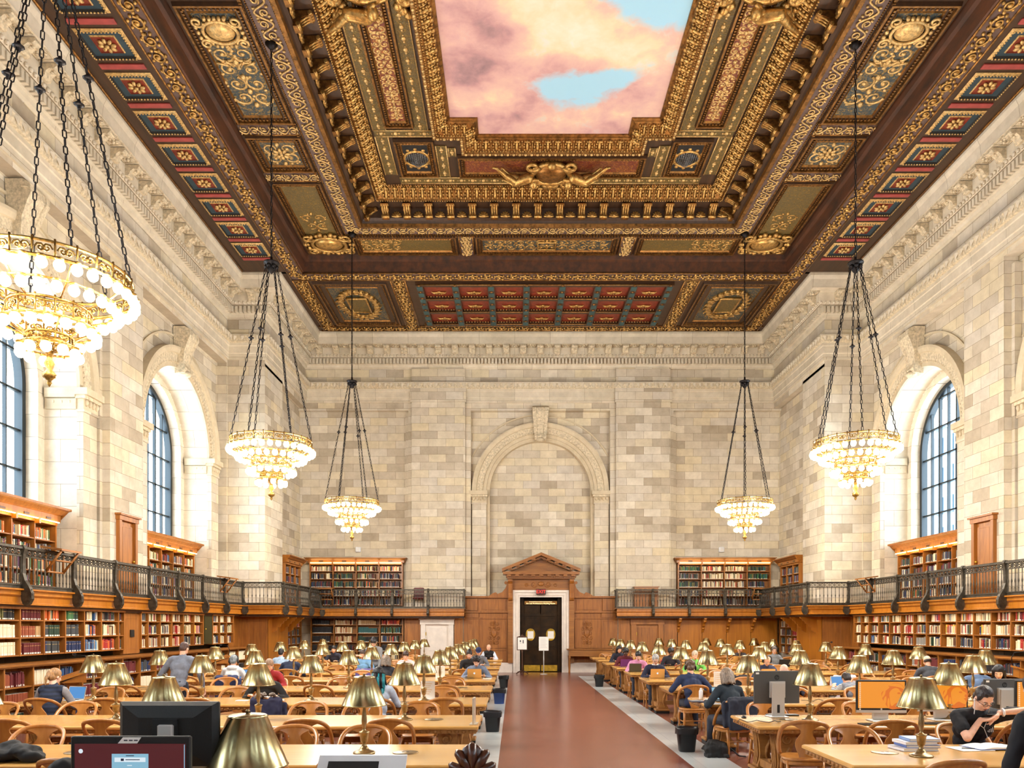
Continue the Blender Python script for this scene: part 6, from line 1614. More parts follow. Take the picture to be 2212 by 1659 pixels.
# ---------------------------------------------------------------- brass lamps
def make_lamp(label):
    t = thing('table_lamp', label, 'lamp', (0,0,.76), 0, 'brass reading lamps')
    b = MB(); b.lathe([(.105,0),(.108,.008),(.1,.018),(.075,.026),(.05,.036),(.038,.055),(.03,.07)],20); b.build('base', M['brass_base'], t)
    b = MB(); b.lathe([(.03,.068),(.022,.08),(.02,.1),(.034,.112),(.04,.15),(.045,.19),(.052,.2),(.052,.21),(.022,.22),(.014,.235),(.02,.26),(.027,.31),(.024,.36),(.014,.43),(.012,.47),(.012,.5)],14); b.build('stem', M['brass_base'], t)
    b = MB(); r0, r1, z0, z1 = .215, .105, .465, .735
    b.lathe([(r0,z0),(r0+.004,z0+.006),(r0-.002,z0+.012),(r1,z1),(r1+.006,z1+.005),(r1-.01,z1+.014),(.02,z1+.022)],32,cap=False)
    b.lathe([(r0-.004,z0+.001),(r1-.004,z1-.003),(.0,z1-.003)],32,cap=False); b.build('shade', M['brass'], t)
    b = MB(); b.lathe([(.012,z1+.02),(.008,z1+.028),(.015,z1+.034),(.0,z1+.045)],10); b.build('finial', M['brass_base'], t)
    b = MB(); b.ball((0,0,.56),(.035,.035,.05),10,6); b.build('bulb', M['lamp_bulb'], t)
    return t
emit('lamp_bulb',(255,222,160),2.0,False)
lamp = make_lamp('brass table lamp'); klamp = tree(lamp); first_lamp = [True]
def put_lamp(x, y, z, label):
    if first_lamp[0]:
        first_lamp[0] = False; lamp.location = (x,y,z); lamp['label'] = label; return lamp
    return dup(lamp,klamp,(x,y,z),0,label)
LLX = [-1.5,-3.36,-5.2,-7.04]; RLX = [3.86,5.72,7.57,9.42]
for k in range(9):
    for j,x in enumerate(LLX):
        y = NEAR[k]+TD/2+R.uniform(-.05,.05); xx = x+R.uniform(-.05,.05)
        if X_at(0,1) and abs(VPX+FPX*xx/y-1106) > 1180: continue
        put_lamp(xx,y,.76,'brass lamp on left table row %s, %s lamp from the aisle' % (rname(k),ORD[j]))
for k in range(10):
    for j,x in enumerate(RLX):
        y = NEAR[k]+TD/2+R.uniform(-.05,.05); xx = x+R.uniform(-.05,.05)
        if k == 0: y = 7.3
        if abs(VPX+FPX*xx/y-1106) > 1180: continue
        put_lamp(xx,y,.76,'brass lamp on right table row %s, %s lamp from the aisle' % (rname(k),ORD[j]))
put_lamp(X_at(535,4.22),4.22,.765,'large nearest brass lamp cut off by the bottom of the picture')

# ---------------------------------------------------------------- chairs
def make_chair(label):
    """round-backed oak library chair; the sitter looks along +Y"""
    t = thing('library_chair', label, 'chair', (0,0,0), 0, 'oak library chairs')
    half = [(-.245,.14,.455),(-.262,.1,.52),(-.272,.03,.62),(-.275,-.06,.72),(-.262,-.14,.795),(-.225,-.205,.845),(-.16,-.245,.872),(-.08,-.262,.884),(0,-.266,.888)]
    pts = half+[(-x,y,z) for x,y,z in half[-2::-1]]
    P = []
    for i in range(len(pts)-1):
        a, b = Vector(pts[i]), Vector(pts[i+1]); P += [a, (a+b)/2]
    P.append(Vector(pts[-1])); P = [P[0]]+[(P[i-1]+P[i]*2+P[i+1])/4 for i in range(1,len(P)-1)]+[P[-1]]
    b = MB(); rows = []
    for i,p in enumerate(P):
        tg = (P[min(i+1,len(P)-1)]-P[max(i-1,0)]).normalized(); f = min(1, abs(i-len(P)/2)/(len(P)/2)); w = .026; th = .017
        out = Vector((p.x,p.y*.3,p.z-.52)); out = (out-tg*out.dot(tg)).normalized(); sd = tg.cross(out)
        rows.append([tuple(p+out*(w*math.cos(a))+sd*(th*math.sin(a))) for a in [2*PI*(k+.5)/8 for k in range(8)]])
    n = len(b.v); b.grid(rows,0,True,close_u=True); b.face([n+i for i in range(7,-1,-1)]); b.face([n+(len(rows)-1)*8+i for i in range(8)])
    b.build('back_hoop', M['chair_wood'], t)
    b = MB(); prof = [(.465,.075),(.5,.082),(.54,.1),(.59,.118),(.63,.122),(.67,.112),(.71,.085),(.745,.062),(.775,.06),(.8,.078),(.825,.115),(.845,.165),(.868,.2)]
    fr_, bk_ = [], []
    for z,w in prof:
        y = -.205-.058*(z-.46)/.41
        r = [(w*c, y-.0+.035*(c*c)*(w/.2), z) for c in (-1,-.6,-.2,.2,.6,1)]
        fr_.append([(x,yy+.009,zz) for x,yy,zz in r]); bk_.append([(x,yy-.009,zz) for x,yy,zz in r])
    b.grid(fr_); b.grid(bk_)
    for e in (0,5): b.grid([[f[e] for f in fr_],[f[e] for f in bk_]],0,False)
    b.build('splat', M['chair_wood'], t)
    b = MB(); rows = []
    out = [(.25*math.copysign(abs(math.cos(a))**.6,math.cos(a)), .235*math.copysign(abs(math.sin(a))**.6,math.sin(a))) for a in [2*PI*k/24 for k in range(24)]]
    for s,z in ((.0,.448),(.6,.45),(.9,.458),(1.0,.452),(1.0,.43),(.93,.415),(0,.415)): rows.append([(x*s,y*s,z) for x,y in out])
    b.grid(rows,0,True,close_u=True); b.build('seat', M['chair_wood'], t)
    b = MB(); rows = [[(x*s,y*s,z) for x,y in out] for s,z in ((.95,.415),(.97,.375),(.9,.37),(.9,.415))]; b.grid(rows,0,True,close_u=True); b.build('seat_rail', M['chair_wood'], t)
    for sx in (-1,1):
        l = MB(); l.tube([(sx*.2,.17,.42),(sx*.215,.19,.3),(sx*.21,.185,.15),(sx*.22,.2,0)],[.026,.024,.018,.016],8); l.build('leg', M['chair_wood'], t)
        l = MB(); l.tube([(sx*.19,-.16,.42),(sx*.195,-.18,.25),(sx*.21,-.23,0)],[.024,.021,.016],8); l.build('leg', M['chair_wood'], t)
    l = MB(); l.tube([(-.2,.17,.2),(-.195,-.2,.2)],.011,6); l.tube([(.2,.17,.2),(.195,-.2,.2)],.011,6); l.tube([(-.2,-.02,.2),(.2,-.02,.2)],.011,6); l.build('stretcher', M['chair_wood'], t)
    return t
chair = make_chair('oak chair'); kch = tree(chair); first_chair = [True]
def put_chair(x, y, rz, label):
    if first_chair[0]:
        first_chair[0] = False; chair.location = (x,y,0); chair.rotation_euler = (0,0,rz); chair['label'] = label; return chair
    return dup(chair,kch,(x,y,0),rz,label)
SEATS_L = [-1.35,-2.55,-3.75,-4.95,-6.15,-7.3]; SEATS_R = [3.75,4.95,6.15,7.35,8.55,9.75]
CH = {}
def chairs_for(side, k, seats):
    for j,x in enumerate(seats):
        for far in (0,1):
            y0 = NEAR[k]+TD if far else NEAR[k]
            jx = x+R.uniform(-.08,.08); off = R.uniform(.12,.25); rz = R.uniform(-.12,.12)
            y = y0+off if far else y0-off
            yy = max(y,3); 
            if abs(VPX+FPX*jx/yy-1106) > 1230: continue
            CH[(side,k,j,far)] = (jx,y,(PI if far else 0)+rz)
for k in range(9): chairs_for('left',k,SEATS_L)
for k in range(10): chairs_for('right',k,SEATS_R)
# measured places for the chairs nearest the camera: (side,row,seat,far) -> picture column of the back's middle, distance, turn
def setc(key, px, y, rz=0.0):
    Yb = y+(.25 if key[3] else -.25); CH[key] = (X_at(px,Yb), y, (PI if key[3] else 0)+rz)
for key,px,y,rz in ((('left',0,0,1),795,8.28,0),(('left',0,1,1),640,8.28,.05),(('left',0,3,1),100,8.3,.1),
  (('left',1,0,0),838,9.32,0),(('left',1,1,0),655,9.3,0),(('left',1,3,0),216,9.3,0),(('left',1,4,0),8,9.3,0),
  (('left',1,0,1),910,10.95,0),(('left',1,1,1),787,10.95,0),(('left',1,2,1),672,10.95,0),(('left',1,4,1),178,10.95,0),
  (('left',2,0,0),958,11.95,.05),(('left',2,1,0),835,11.95,0),(('left',2,5,0),88,11.9,0),
  (('right',0,0,1),1832,8.3,0),(('right',1,0,0),1752,9.15,-.2),(('right',1,1,0),1945,9.2,-.15),
  (('right',1,0,1),1648,10.95,0),(('right',2,0,0),1545,11.75,-.35),(('right',3,0,0),1493,14.4,-.1),(('right',0,1,1),2080,8.5,0),(('right',0,0,0),2075,6.55,.1)):
    setc(key,px,y,rz)
for key in (('left',0,2,1),('left',1,2,0),('left',1,3,1)): CH.pop(key,None)
for n_,(side,k,far,x,y,turn) in enumerate(SEATED):             # every sitter keeps a chair of their own
    for key in [q_ for q_ in CH if q_[0] == side and q_[1] == k and q_[3] == far and abs(CH[q_][0]-x) < .62]: CH.pop(key)
    CH[(side,k,20+n_,far)] = (x,y,(PI if far else 0)+turn)
for (side,k,j,far),(x,y,rz) in CH.items():
    if j >= 20:
        j = sum(1 for q_ in CH if q_[0]==side and q_[1]==k and q_[3]==far and abs(CH[q_][0]-1.2) < abs(x-1.2))
        put_chair(x,y,rz,'occupied oak chair at %s table row %s, %s side, %s from the aisle' % (side,rname(k),'far' if far else 'near',ORD[j])); continue
    put_chair(x,y,rz,'oak chair at %s table row %s, %s side, %s from the aisle' % (side,rname(k),'far' if far else 'near',ORD[j]))
for j,(px,y,rz) in enumerate(((540,6.5,.1),(775,6.45,0))):
    put_chair(X_at(px,y-.25),y,rz,'oak chair back at the picture bottom %s the nearest brass lamp' % ('under' if j == 0 else 'right of'))

# ---------------------------------------------------------------- chandeliers
emit('bulb_glow',(255,236,196),6.0,False)
def make_chandelier(label):
    t = thing('chandelier', label, 'chandelier', (0,0,0), 0, 'tiered globe chandeliers')
    def gal(r, z0, z1, n, nm):
        b = MB()
        for z in (z0,z1): b.tube([(r*math.cos(2*PI*k/48),r*math.sin(2*PI*k/48),z) for k in range(48)],.017,5,closed=True)
        for k in range(n):
            a = 2*PI*k/n; b.tube([(r*math.cos(a),r*math.sin(a),z0),(r*math.cos(a)*1.01,r*math.sin(a)*1.01,z1+.03)],.012,4)
            a2 = 2*PI*(k+.5)/n; w = 2*PI*r/n*.3; h = (z1-z0)
            for e in (-1,1):
                Q = spiral((e*w*.5,(z0+z1)/2),min(w,h*.4)*.8,.008,0 if e>0 else PI,e*1.3,9)
                b.tube([(r*math.cos(a2)-x*math.sin(a2),r*math.sin(a2)+x*math.cos(a2),z) for x,z in Q],.013,4,caps=False)
            b.ball((r*math.cos(a2),r*math.sin(a2),(z0+z1)/2),(.025,.025,.03),5,3)
        return b.build(nm, M['chandelier_gold'], t)
    gal(.87,5.94,6.11,26,'gallery_rim'); gal(.43,5.5,5.68,14,'middle_gallery'); gal(.24,5.27,5.36,8,'lower_gallery')
    b = MB()
    for r,z in ((.9,5.94),(.72,5.78),(.49,5.48),(.3,5.24)):
        n = max(8,int(2*PI*r/.165)); b.tube([(r*math.cos(2*PI*k/40),r*math.sin(2*PI*k/40),z) for k in range(40)],.012,5,closed=True)
        for k in range(n): a = 2*PI*k/n; b.lathe([(.0,.012),(.045,.0),(.052,-.012),(.03,-.03)],8,(r*math.cos(a),r*math.sin(a),z))
    for k in range(8):
        a = 2*PI*k/8; c,s = math.cos(a),math.sin(a)
        b.tube([(.87*c,.87*s,5.94),(.7*c,.7*s,5.8),(.43*c,.43*s,5.68)],.012,4); b.tube([(.43*c,.43*s,5.5),(.24*c,.24*s,5.36),(.24*c,.24*s,5.27),(.05*c,.05*s,5.2)],.012,4)
    b.build('arms', M['chandelier_gold'], t)
    f = MB(); f.lathe([(.0,5.22),(.05,5.2),(.03,5.12),(.06,5.05),(.03,4.98),(.075,4.93),(.07,4.89),(.02,4.85),(.03,4.82),(.0,4.78)],12); f.build('finial', M['chandelier_gold'], t)
    bulb = MB(); bulb.ball((0,0,0),(.06,.06,.066),10,7); bm = bulb.mesh('bulb', M['bulb_glow'])
    nb = 0
    for r,z in ((.9,5.86),(.72,5.7),(.49,5.4),(.3,5.16)):
        n = max(8,int(2*PI*r/.165))
        for k in range(n): a = 2*PI*k/n; place('bulb', bm, t, (r*math.cos(a),r*math.sin(a),z)); nb += 1
    def chain(p, q_, nm, link=.1, r=.008):
        p = Vector(p); q_ = Vector(q_); d = q_-p; L = d.length; d.normalize(); a = d.orthogonal().normalized(); c = d.cross(a); b = MB(); n = max(2,int(L/link))
        for k in range(n):
            m = p+d*(L*(k+.5)/n); s = a if k%2 else c; h = L/n*.62; w = .019
            b.tube([m-d*h,m-d*h*.6+s*w,m+d*h*.6+s*w,m+d*h,m+d*h*.6-s*w,m-d*h*.6-s*w],r,4,closed=True)
        return b.build(nm, M['iron_black'], t)
    for k in range(6):
        a = 2*PI*(k+.25)/6; c,s = math.cos(a),math.sin(a)
        for e in (-1,1) if False else (0,):
            chain((.11*c,.11*s,9.98),(.86*c,.86*s,6.12),'chain')
        b = MB(); zz = 8.45-.1*(k%2); rr = .11+.75*(9.98-zz)/3.86; b.ball((rr*c,rr*s,zz),(.065,.065,.022),8,4); b.ball((rr*c,rr*s,zz),(.03,.03,.07),6,4); b.build('chain_boss', M['iron_black'], t)
    h = MB(); h.lathe([(.0,10.2),(.03,10.18),(.03,10.1),(.17,10.06),(.17,10.03),(.06,9.99),(.1,9.93),(.06,9.86),(.0,9.8)],14)
    for k in range(6): a = 2*PI*(k+.25)/6; h.ball((.11*math.cos(a),.11*math.sin(a),9.96),(.05,.05,.05),6,4)
    h.build('hub', M['iron_black'], t)
    chain((0,0,10.18),(0,0,14.85),'drop_chain',.12,.01)
    c = MB(); c.lathe([(.0,14.78),(.05,14.8),(.14,14.9),(.0,14.93)],12); c.build('canopy', M['iron_black'], t)
    return t
ch0 = make_chandelier('huge gold chandelier of lit globes at the left edge'); kc = tree(ch0)
ch0.location = (-5.42,8.95,0)
dup(ch0,kc,(-5.4,17.05,0),0,'lit globe chandelier hanging before the far left window pier'); dup(ch0,kc,(-5.36,25.3,0),0,'small lit globe chandelier at the left over the end-wall bookcase')
dup(ch0,kc,(7.56,17.05,0),0,'lit globe chandelier hanging beside the right arched window'); dup(ch0,kc,(7.57,25.3,0),0,'small lit globe chandelier at the right over the end-wall bookcase')
dup(ch0,kc,(7.56,8.95,0),0,'lit globe chandelier nearest on the right, beyond the picture edge')
LAMPS = []
for (x,y) in ((-5.42,8.95),(-5.4,17.05),(-5.36,25.3),(7.56,17.05),(7.57,25.3),(7.56,8.95)):
    for k in range(6):
        a = 2*PI*(k+.5)/6
        l = bpy.data.lights.new('chandelier_light','POINT'); l.energy = CHAND_W; l.color = (1.0,.94,.86); l.shadow_soft_size = .08
        o = bpy.data.objects.new('chandelier_light',l); COL.objects.link(o); o.location = (x+1.0*math.cos(a),y+1.0*math.sin(a),5.78)
# ---------------------------------------------------------------- things on and around the tables
def display(name, c, k):
    emit(name,c,k,False); M[name].node_tree.nodes['Principled BSDF'].inputs['Base Color'].default_value = (.02,.02,.02,1)
for nm_, c_, k_ in (('orange',(232,142,36),.62),('orange_deep',(214,104,26),.62),('red',(74,4,12),.6),('pale',(130,178,200),.6),('blue',(70,140,204),.6),('white',(215,228,236),.6),('icon',(238,200,160),.62),('ink',(24,30,60),.4)): display('screen_'+nm_, c_, k_)
def flatpoly(mb, pts, fn, n, m=0): mb.poly([fn(a,b,n) for a,b in pts], m)
def smooth_closed(P, k=3):
    out = []
    n = len(P)
    for i in range(n):
        p0,p1,p2,p3 = [Vector((*P[(i+j-1)%n],0)) for j in range(4)]
        for s in range(k):
            t = s/k; q_ = .5*((2*p1)+(p2-p0)*t+(2*p0-5*p1+4*p2-p3)*t*t+(3*p1-p0-3*p2+p3)*t**3); out.append((q_.x,q_.y))
    return out
def lion(mb, fn, n, m_light, m_dark):
    """line drawing of a maned lion head in profile, facing right"""
    flatpoly(mb, smooth_closed([(.10,-.15),(.02,-.06),(.0,.02),(.05,.06),(.09,.10),(.16,.13),(.23,.12),(.29,.06),(.3,-.02),(.29,-.08),(.26,-.14),(.2,-.15)]), fn, n, m_dark)
    flatpoly(mb, smooth_closed([(.12,-.12),(.1,-.04),(.1,.03),(.15,.07),(.2,.07),(.235,.035),(.275,.015),(.29,-.02),(.27,-.045),(.25,-.05),(.28,-.08),(.27,-.11),(.23,-.1),(.2,-.085),(.17,-.09)]), fn, n+.0006, m_light)
    for P in ([(.09,.1),(.16,.125),(.24,.11),(.285,.05),(.24,.075),(.17,.09)],[(.02,.03),(.06,.09),(.1,.085),(.06,.05)],[(.0,-.04),(.015,.02),(.05,.045),(.04,.0)],[(.03,-.13),(.02,-.07),(.055,-.01),(.06,-.07)],[(.09,-.15),(.07,-.09),(.085,-.03),(.1,-.08)]):
        flatpoly(mb, smooth_closed(P), fn, n+.0006, m_light)
    flatpoly(mb, smooth_closed([(.19,.02),(.215,.03),(.235,.015),(.21,.008)]), fn, n+.001, m_dark)
    flatpoly(mb, smooth_closed([(.265,-.005),(.29,-.01),(.285,-.035),(.262,-.03)]), fn, n+.001, m_dark)
def monitor(label, x, y, zt, w, h, rz, front, style, z_table=.76):
    """desktop screen on a stand; local -Y is the display side"""
    t = thing('computer_monitor', label, 'monitor', (x,y,z_table), rz, None); zc = zt-z_table-h/2
    b = MB(); b.bbox(-w/2,w/2,-.012,.018,zc-h/2,zc+h/2,.006)
    b.build('housing', M['black_plastic'] if style in ('black','lion','kiosk') else M['grey_plastic'], t)
    fn = lambda a,c,n: (a, -.0125-n, zc+c)
    e = .022 if style != 'black' else .03
    if style == 'lion':
        s = MB(); flatpoly(s,[(-w/2+e,-h/2+.06),(w/2-e,-h/2+.06),(w/2-e,h/2-e),(-w/2+e,h/2-e)],fn,.0006,0)
        lion(s, lambda a,c,n: fn(a*1.05,c*1.2+.02,n), .0012, 0, 1)
        for k in range(14): cx_,cz_ = -w/2+e+.025, h/2-e-.02-k*.026; flatpoly(s,[(cx_-.009,cz_-.009),(cx_+.009,cz_-.009),(cx_+.009,cz_+.009),(cx_-.009,cz_+.009)],fn,.0012,2)
        s.build('screen', [M['screen_orange'],M['screen_orange_deep'],M['screen_icon']], t)
        c = MB(); c.box(-w/2,w/2,-.016,.012,zc-h/2,zc-h/2+.034); c.build('chin', M['silver'], t)
        c = MB(); c.poly([fn(.012*math.cos(a),-h/2+.047+.012*math.sin(a),.001) for a in [2*PI*i/16 for i in range(16)]]); c.build('maker_badge', M['silver'], t)
        s = MB(); s.bbox(-.1,.1,-.0,.05,.02,zc-h/2+.02,.01); s.bbox(-.15,.15,-.1,.12,0,.016,.007); s.build('stand', M['silver'], t)
    elif style == 'tower':
        s = MB(); s.box(-.085,.085,.05,.075,.014,zc+.06); s.box(-.105,.105,.018,.05,zc-.14,zc+.08); s.bbox(-.13,.13,-.1,.13,0,.014,.006); s.build('stand', M['silver'], t)
        s = MB(); s.box(-.018,.018,.0752,.0765,.06,.17); s.build('cable_slot', M['bag_black'], t)
        s = MB(); s.poly([(.035*math.cos(a),.0185,zc+h*.3+.035*math.sin(a)) for a in [2*PI*i/20 for i in range(20)]]); s.build('maker_badge', M['bag_black'], t)
        me = text_mesh('hp',.05,.0006,M['grey_plastic'],shear=.3); o = place('lettering', me, t, (0,.0192,zc+h*.3), rot=(PI/2,0,PI))
        s = MB(); s.box(w/2-.07,w/2-.025,.0182,.0188,zc+h/2-.045,zc+h/2-.02); s.build('sticker', M['paper'], t)
        s = MB(); flatpoly(s,[(-w/2+e,-h/2+e),(w/2-e,-h/2+e),(w/2-e,h/2-e),(-w/2+e,h/2-e)],fn,.0006); s.build('screen', M['screen_orange'], t)
    elif style == 'black':
        b = MB(); rows = []
        for f,d in ((1,.018),(.9,.045),(.55,.062)): rows.append([(-w/2*f,d,zc-h/2*f),(w/2*f,d,zc-h/2*f),(w/2*f,d,zc+h/2*f),(-w/2*f,d,zc+h/2*f)])
        b.grid(rows,0,False,close_u=True); b.poly(rows[-1]); b.build('back_shell', M['black_plastic'], t)
        s = MB(); s.box(-.066,.066,.062,.075,zc-.05,zc+.09); s.build('mount_plate', M['bag_black'], t)
        s = MB(); s.bbox(-.05,.03,.07,.1,zc-.03,zc+.065,.006); s.box(-.03,.03,.07,.1,.01,zc); s.bbox(-.13,.13,-.05,.17,0,.014,.006); s.build('stand', M['silver'], t)
        s = MB(); flatpoly(s,[(-w/2+e,-h/2+e),(w/2-e,-h/2+e),(w/2-e,h/2-e),(-w/2+e,h/2-e)],fn,.0006); s.build('screen', M['screen_red'], t)
    elif style == 'kiosk':
        s = MB(); y0 = -h/2+e; flatpoly(s,[(-w/2+e,y0),(w/2-e,y0),(w/2-e,h/2-.036),(-w/2+e,h/2-.036)],fn,.0006,0)
        flatpoly(s,[(-.09,h/2-.32),(.09,h/2-.32),(.09,h/2-.085),(-.09,h/2-.085)],fn,.0012,1); flatpoly(s,[(-.076,h/2-.125),(.076,h/2-.125),(.076,h/2-.103),(-.076,h/2-.103)],fn,.0018,2)
        flatpoly(s,[(-.045,h/2-.12),(-.03,h/2-.12),(-.03,h/2-.108),(-.045,h/2-.108)],fn,.0024,3); flatpoly(s,[(-w/2+e+.03+.011*math.cos(a),h/2-.072+.011*math.sin(a)) for a in [2*PI*i/16 for i in range(16)]],fn,.0012,2)
        for a,c_,ln in ((-.02,-.094,.04),(-.022,-.114,.07),(-.014,-.142,.024)): flatpoly(s,[(a,h/2+c_-.002),(a+ln,h/2+c_-.002),(a+ln,h/2+c_+.002),(a,h/2+c_+.002)],fn,.0024,3 if c_ > -.13 else 2)
        flatpoly(s,[(w/2-e-.008,y0),(w/2-e-.004,y0),(w/2-e-.004,h/2-.04),(w/2-e-.008,h/2-.04)],fn,.0012,1)
        s.build('screen', [M['screen_red'],M['screen_pale'],M['screen_white'],M['screen_ink']], t)
        s = MB(); s.prism([(-.06,h/2-.034),(.035,h/2-.034),(.055,h/2-.004),(-.035,h/2-.004)],lambda a,c,n: fn(a,c,n),.001,.002)
        for a in (-.03,-.005,.02): s.box(a,a+.018,-.0155,-.0146,zc+h/2-.022,zc+h/2-.016,1)
        s.build('paper_label', [M['paper'],M['ink']], t)
        s = MB(); s.box(-.04,.04,.018,.05,.01,zc); s.bbox(-.13,.13,-.08,.15,0,.014,.006); s.build('stand', M['black_plastic'], t)
    return t
monitor('black monitor seen from behind, nearest the left table edge',X_at(369,4.15),4.15,1.592,.53,.36,PI,False,'black')
monitor('black-framed monitor with dark red desktop and pale blue dialog box',X_at(284,3.78),3.78,1.458,.588,.37,0,True,'kiosk')
monitor('grey monitor seen from behind with pale stand at the aisle',X_at(1677,10.5),10.5,1.386,.635,.445,PI+.06,False,'tower')
monitor('monitor with orange lion wallpaper fully in view beside the lamp',X_at(1903,10.0),10.0,1.296,.64,.425,-.04,True,'lion')
monitor('monitor with orange lion wallpaper partly hidden by a lamp',X_at(2036,10.1),10.1,1.3,.64,.425,-.06,True,'lion')
monitor('grey monitor seen from behind beside the reader in black tee',X_at(2168,10.3),10.3,1.29,.56,.4,PI+.05,False,'tower')
monitor('monitor with orange wallpaper cut by the right picture edge',X_at(2246,9.9),9.9,1.3,.62,.42,-.05,True,'lion')
def gadget(name, label, cat, x, y, z, mats, parts, rz=0, group=None):
    t = thing(name,label,cat,(x,y,z),rz,group)
    for pn, mb, mt in parts: mb.build(pn, mt, t)
    return t
def laptop(label, px, y, m, rz=0.0, back=True, open_=105, w=.33, screen=None, logo=False):
    """lid hinged at the far side from the user; local +Y faces the user"""
    t = thing('laptop',label,'laptop',(X_at(px,y),y,.762),rz); h = .22
    b = MB(); b.bbox(-w/2,w/2,0,h,0,.014,.005); b.build('base',M[m],t)
    b = MB(); b.box(-w/2+.02,w/2-.02,.02,.12,.0142,.0152); b.build('keyboard',M['black_plastic'],t)
    a = math.radians(open_-90); sn, cs = math.sin(a), math.cos(a); fn = lambda u,v,n: (u,-v*sn+n*cs*0-.002-n*1.0,.012+v*cs)
    b = MB(); b.prism([(-w/2,0),(w/2,0),(w/2,h*.96),(w/2-.012,h),(-w/2+.012,h),(-w/2,h*.96)],fn,0,.008); b.build('lid',M[m],t)
    b = MB(); flatpoly(b,[(-w/2+.012,.014),(w/2-.012,.014),(w/2-.012,h-.012),(-w/2+.012,h-.012)],fn,-.001); b.build('screen',M[screen or 'screen_pale'],t)
    if logo:
        b = MB(); flatpoly(b,smooth_closed([(0,.09),(-.016,.093),(-.024,.11),(-.02,.128),(-.008,.132),(0,.128),(.01,.132),(.018,.126),(.013,.115),(.02,.103),(.012,.092)]),fn,.0085); flatpoly(b,smooth_closed([(.0,.134),(.008,.137),(.01,.146),(.003,.142)]),fn,.0085); b.build('maker_badge',M['screen_white'],t)
    return t
laptop('gold laptop with pale lid badge before the curly-haired person',1025,18.15,'laptop_gold',logo=True)
laptop('gold laptop with pale lid badge before the grey-haired person in navy',1420,18.15,'laptop_gold',logo=True)
laptop('gold laptop with pale lid badge before the bald person with headphones',1658,18.15,'laptop_gold',logo=True)
laptop('pale gold laptop before the person leaning on a hand by the panels',1594,25.9,'laptop_gold')
laptop('purple laptop before the person in maroon',1352,23.4,'laptop_purple'); laptop('dark olive laptop before the person in pink checks',1372,20.75,'laptop_grey')
laptop('laptop with glowing blue screen before the person with ponytail',163,12.85,'silver',rz=PI-.2,screen='screen_blue'); laptop('laptop with blue screen before the pale hoodie',530,17.85,'grey_plastic',rz=PI,screen='screen_blue')
laptop('laptop with blue screen beside the person in striped sleeves',1812,15.45,'silver',rz=PI+.4,screen='screen_blue'); laptop('small dark laptop before the person in the dark teal jacket',1556,12.75,'black_plastic',rz=PI+.15,screen='screen_pale',w=.28)
laptop('dark laptop beside the knitted hat person',1694,23.3,'bag_black')
# papers, books, notebooks on the tables
def slab(name,label,cat,px,y,w,d,h,m,rz=0,z=.762,group=None,pages=None):
    t = thing(name,label,cat,(X_at(px,y),y,z),rz,group)
    if pages:
        c = MB(); c.box(-w/2,w/2,-d/2,d/2,0,.004); c.box(-w/2,w/2,-d/2,d/2,h-.004,h); c.box(-w/2,-w/2+.004,-d/2,d/2,0,h); c.build('cover',M[m],t)
        p = MB(); p.box(-w/2+.004,w/2-.006,-d/2+.006,d/2-.006,.004,h-.004); p.build('pages',M[pages],t)
    else:
        c = MB(); c.bbox(-w/2,w/2,-d/2,d/2,0,h,min(.003,h*.3)); c.build('body',M[m],t)
    return t
mat('cover_white',(226,226,232),.4); mat('cover_blue',(86,110,172),.4); mat('cover_skyblue',(128,156,204),.4)
zz = .762
for i,(px,w,d,h,m,rz) in enumerate(((1972,.37,.27,.03,'cover_white',.12),(1981,.34,.26,.028,'cover_blue',-.02),(1976,.33,.25,.03,'cover_white',.06),(1986,.3,.24,.028,'cover_skyblue',-.05))):
    slab('book','%s hardback %s in the stack behind the front right lamp' % (('white','blue','white','sky blue')[i],('at the bottom','second from the bottom','second from the top','on top')[i]),'book',px,7.72,w,d,h,m,rz,zz,'stack of hardbacks on the right table','paper'); zz += h+.001
def open_book(label,px,y,w,d,cm,rz=0,z=.762,flat_=.02):
    t = thing('open_book',label,'book',(X_at(px,y),y,z),rz); c = MB(); c.box(-w-.006,w+.006,-d/2-.005,d/2+.005,0,.004); c.build('cover',M[cm],t)
    for s in (-1,1):
        p = MB(); rows = [[(s*w*f,yy,.004+flat_*math.sin(PI*min(1,f*1.0+.12))**.7*(1-.55*f)+.002) for yy in (-d/2,d/2)] for f in [i/8 for i in range(9)]]
        p.grid(rows,0,True); bt = [[(s*w*f,yy,.004) for yy in (-d/2,d/2)] for f in (0,1)]
        for e in (0,1): p.poly([r[e] for r in rows]+[(s*w,(-d/2,d/2)[e],.004),(0,(-d/2,d/2)[e],.004)])
        p.quad(rows[-1][0],rows[-1][1],(s*w,d/2,.004),(s*w,-d/2,.004))
        for k in range(9): p.box(*sorted((s*.02,s*(w-.03))),-d/2+.03+k*(d-.06)/9,-d/2+.034+k*(d-.06)/9,.004+flat_*.95,.0045+flat_*.95,1) if False else None
        p.build('page_block',[M['paper'],M['ink']],t)
    return t
open_book('open white notebook on the table before the reader in black tee',2142,7.78,.24,.3,'cover_blue',.15,.7725)
slab('paper_pad','flat white paper pad with a pen before the reader in black tee',"paper",2095,7.72,.34,.28,.006,'paper',.1)
slab('pen','dark blue pen lying on the white paper pad','pen',2093,7.7,.13,.011,.009,'ink',-.35,.769)
open_book('thick book standing open before the person in black behind a lamp',577,12.95,.16,.24,'cover_white',0,.762,.05)
slab('paper_sheet','loose white papers left of the thick open book','paper',524,12.75,.2,.16,.005,'paper',.1); slab('paperback','cream paperback right of the thick open book','book',603,12.7,.15,.1,.02,'paper',.05)
slab('folder','dark navy folder lying at the corner of the right table','folder',1514,12.55,.36,.24,.018,'screen_ink',.08)
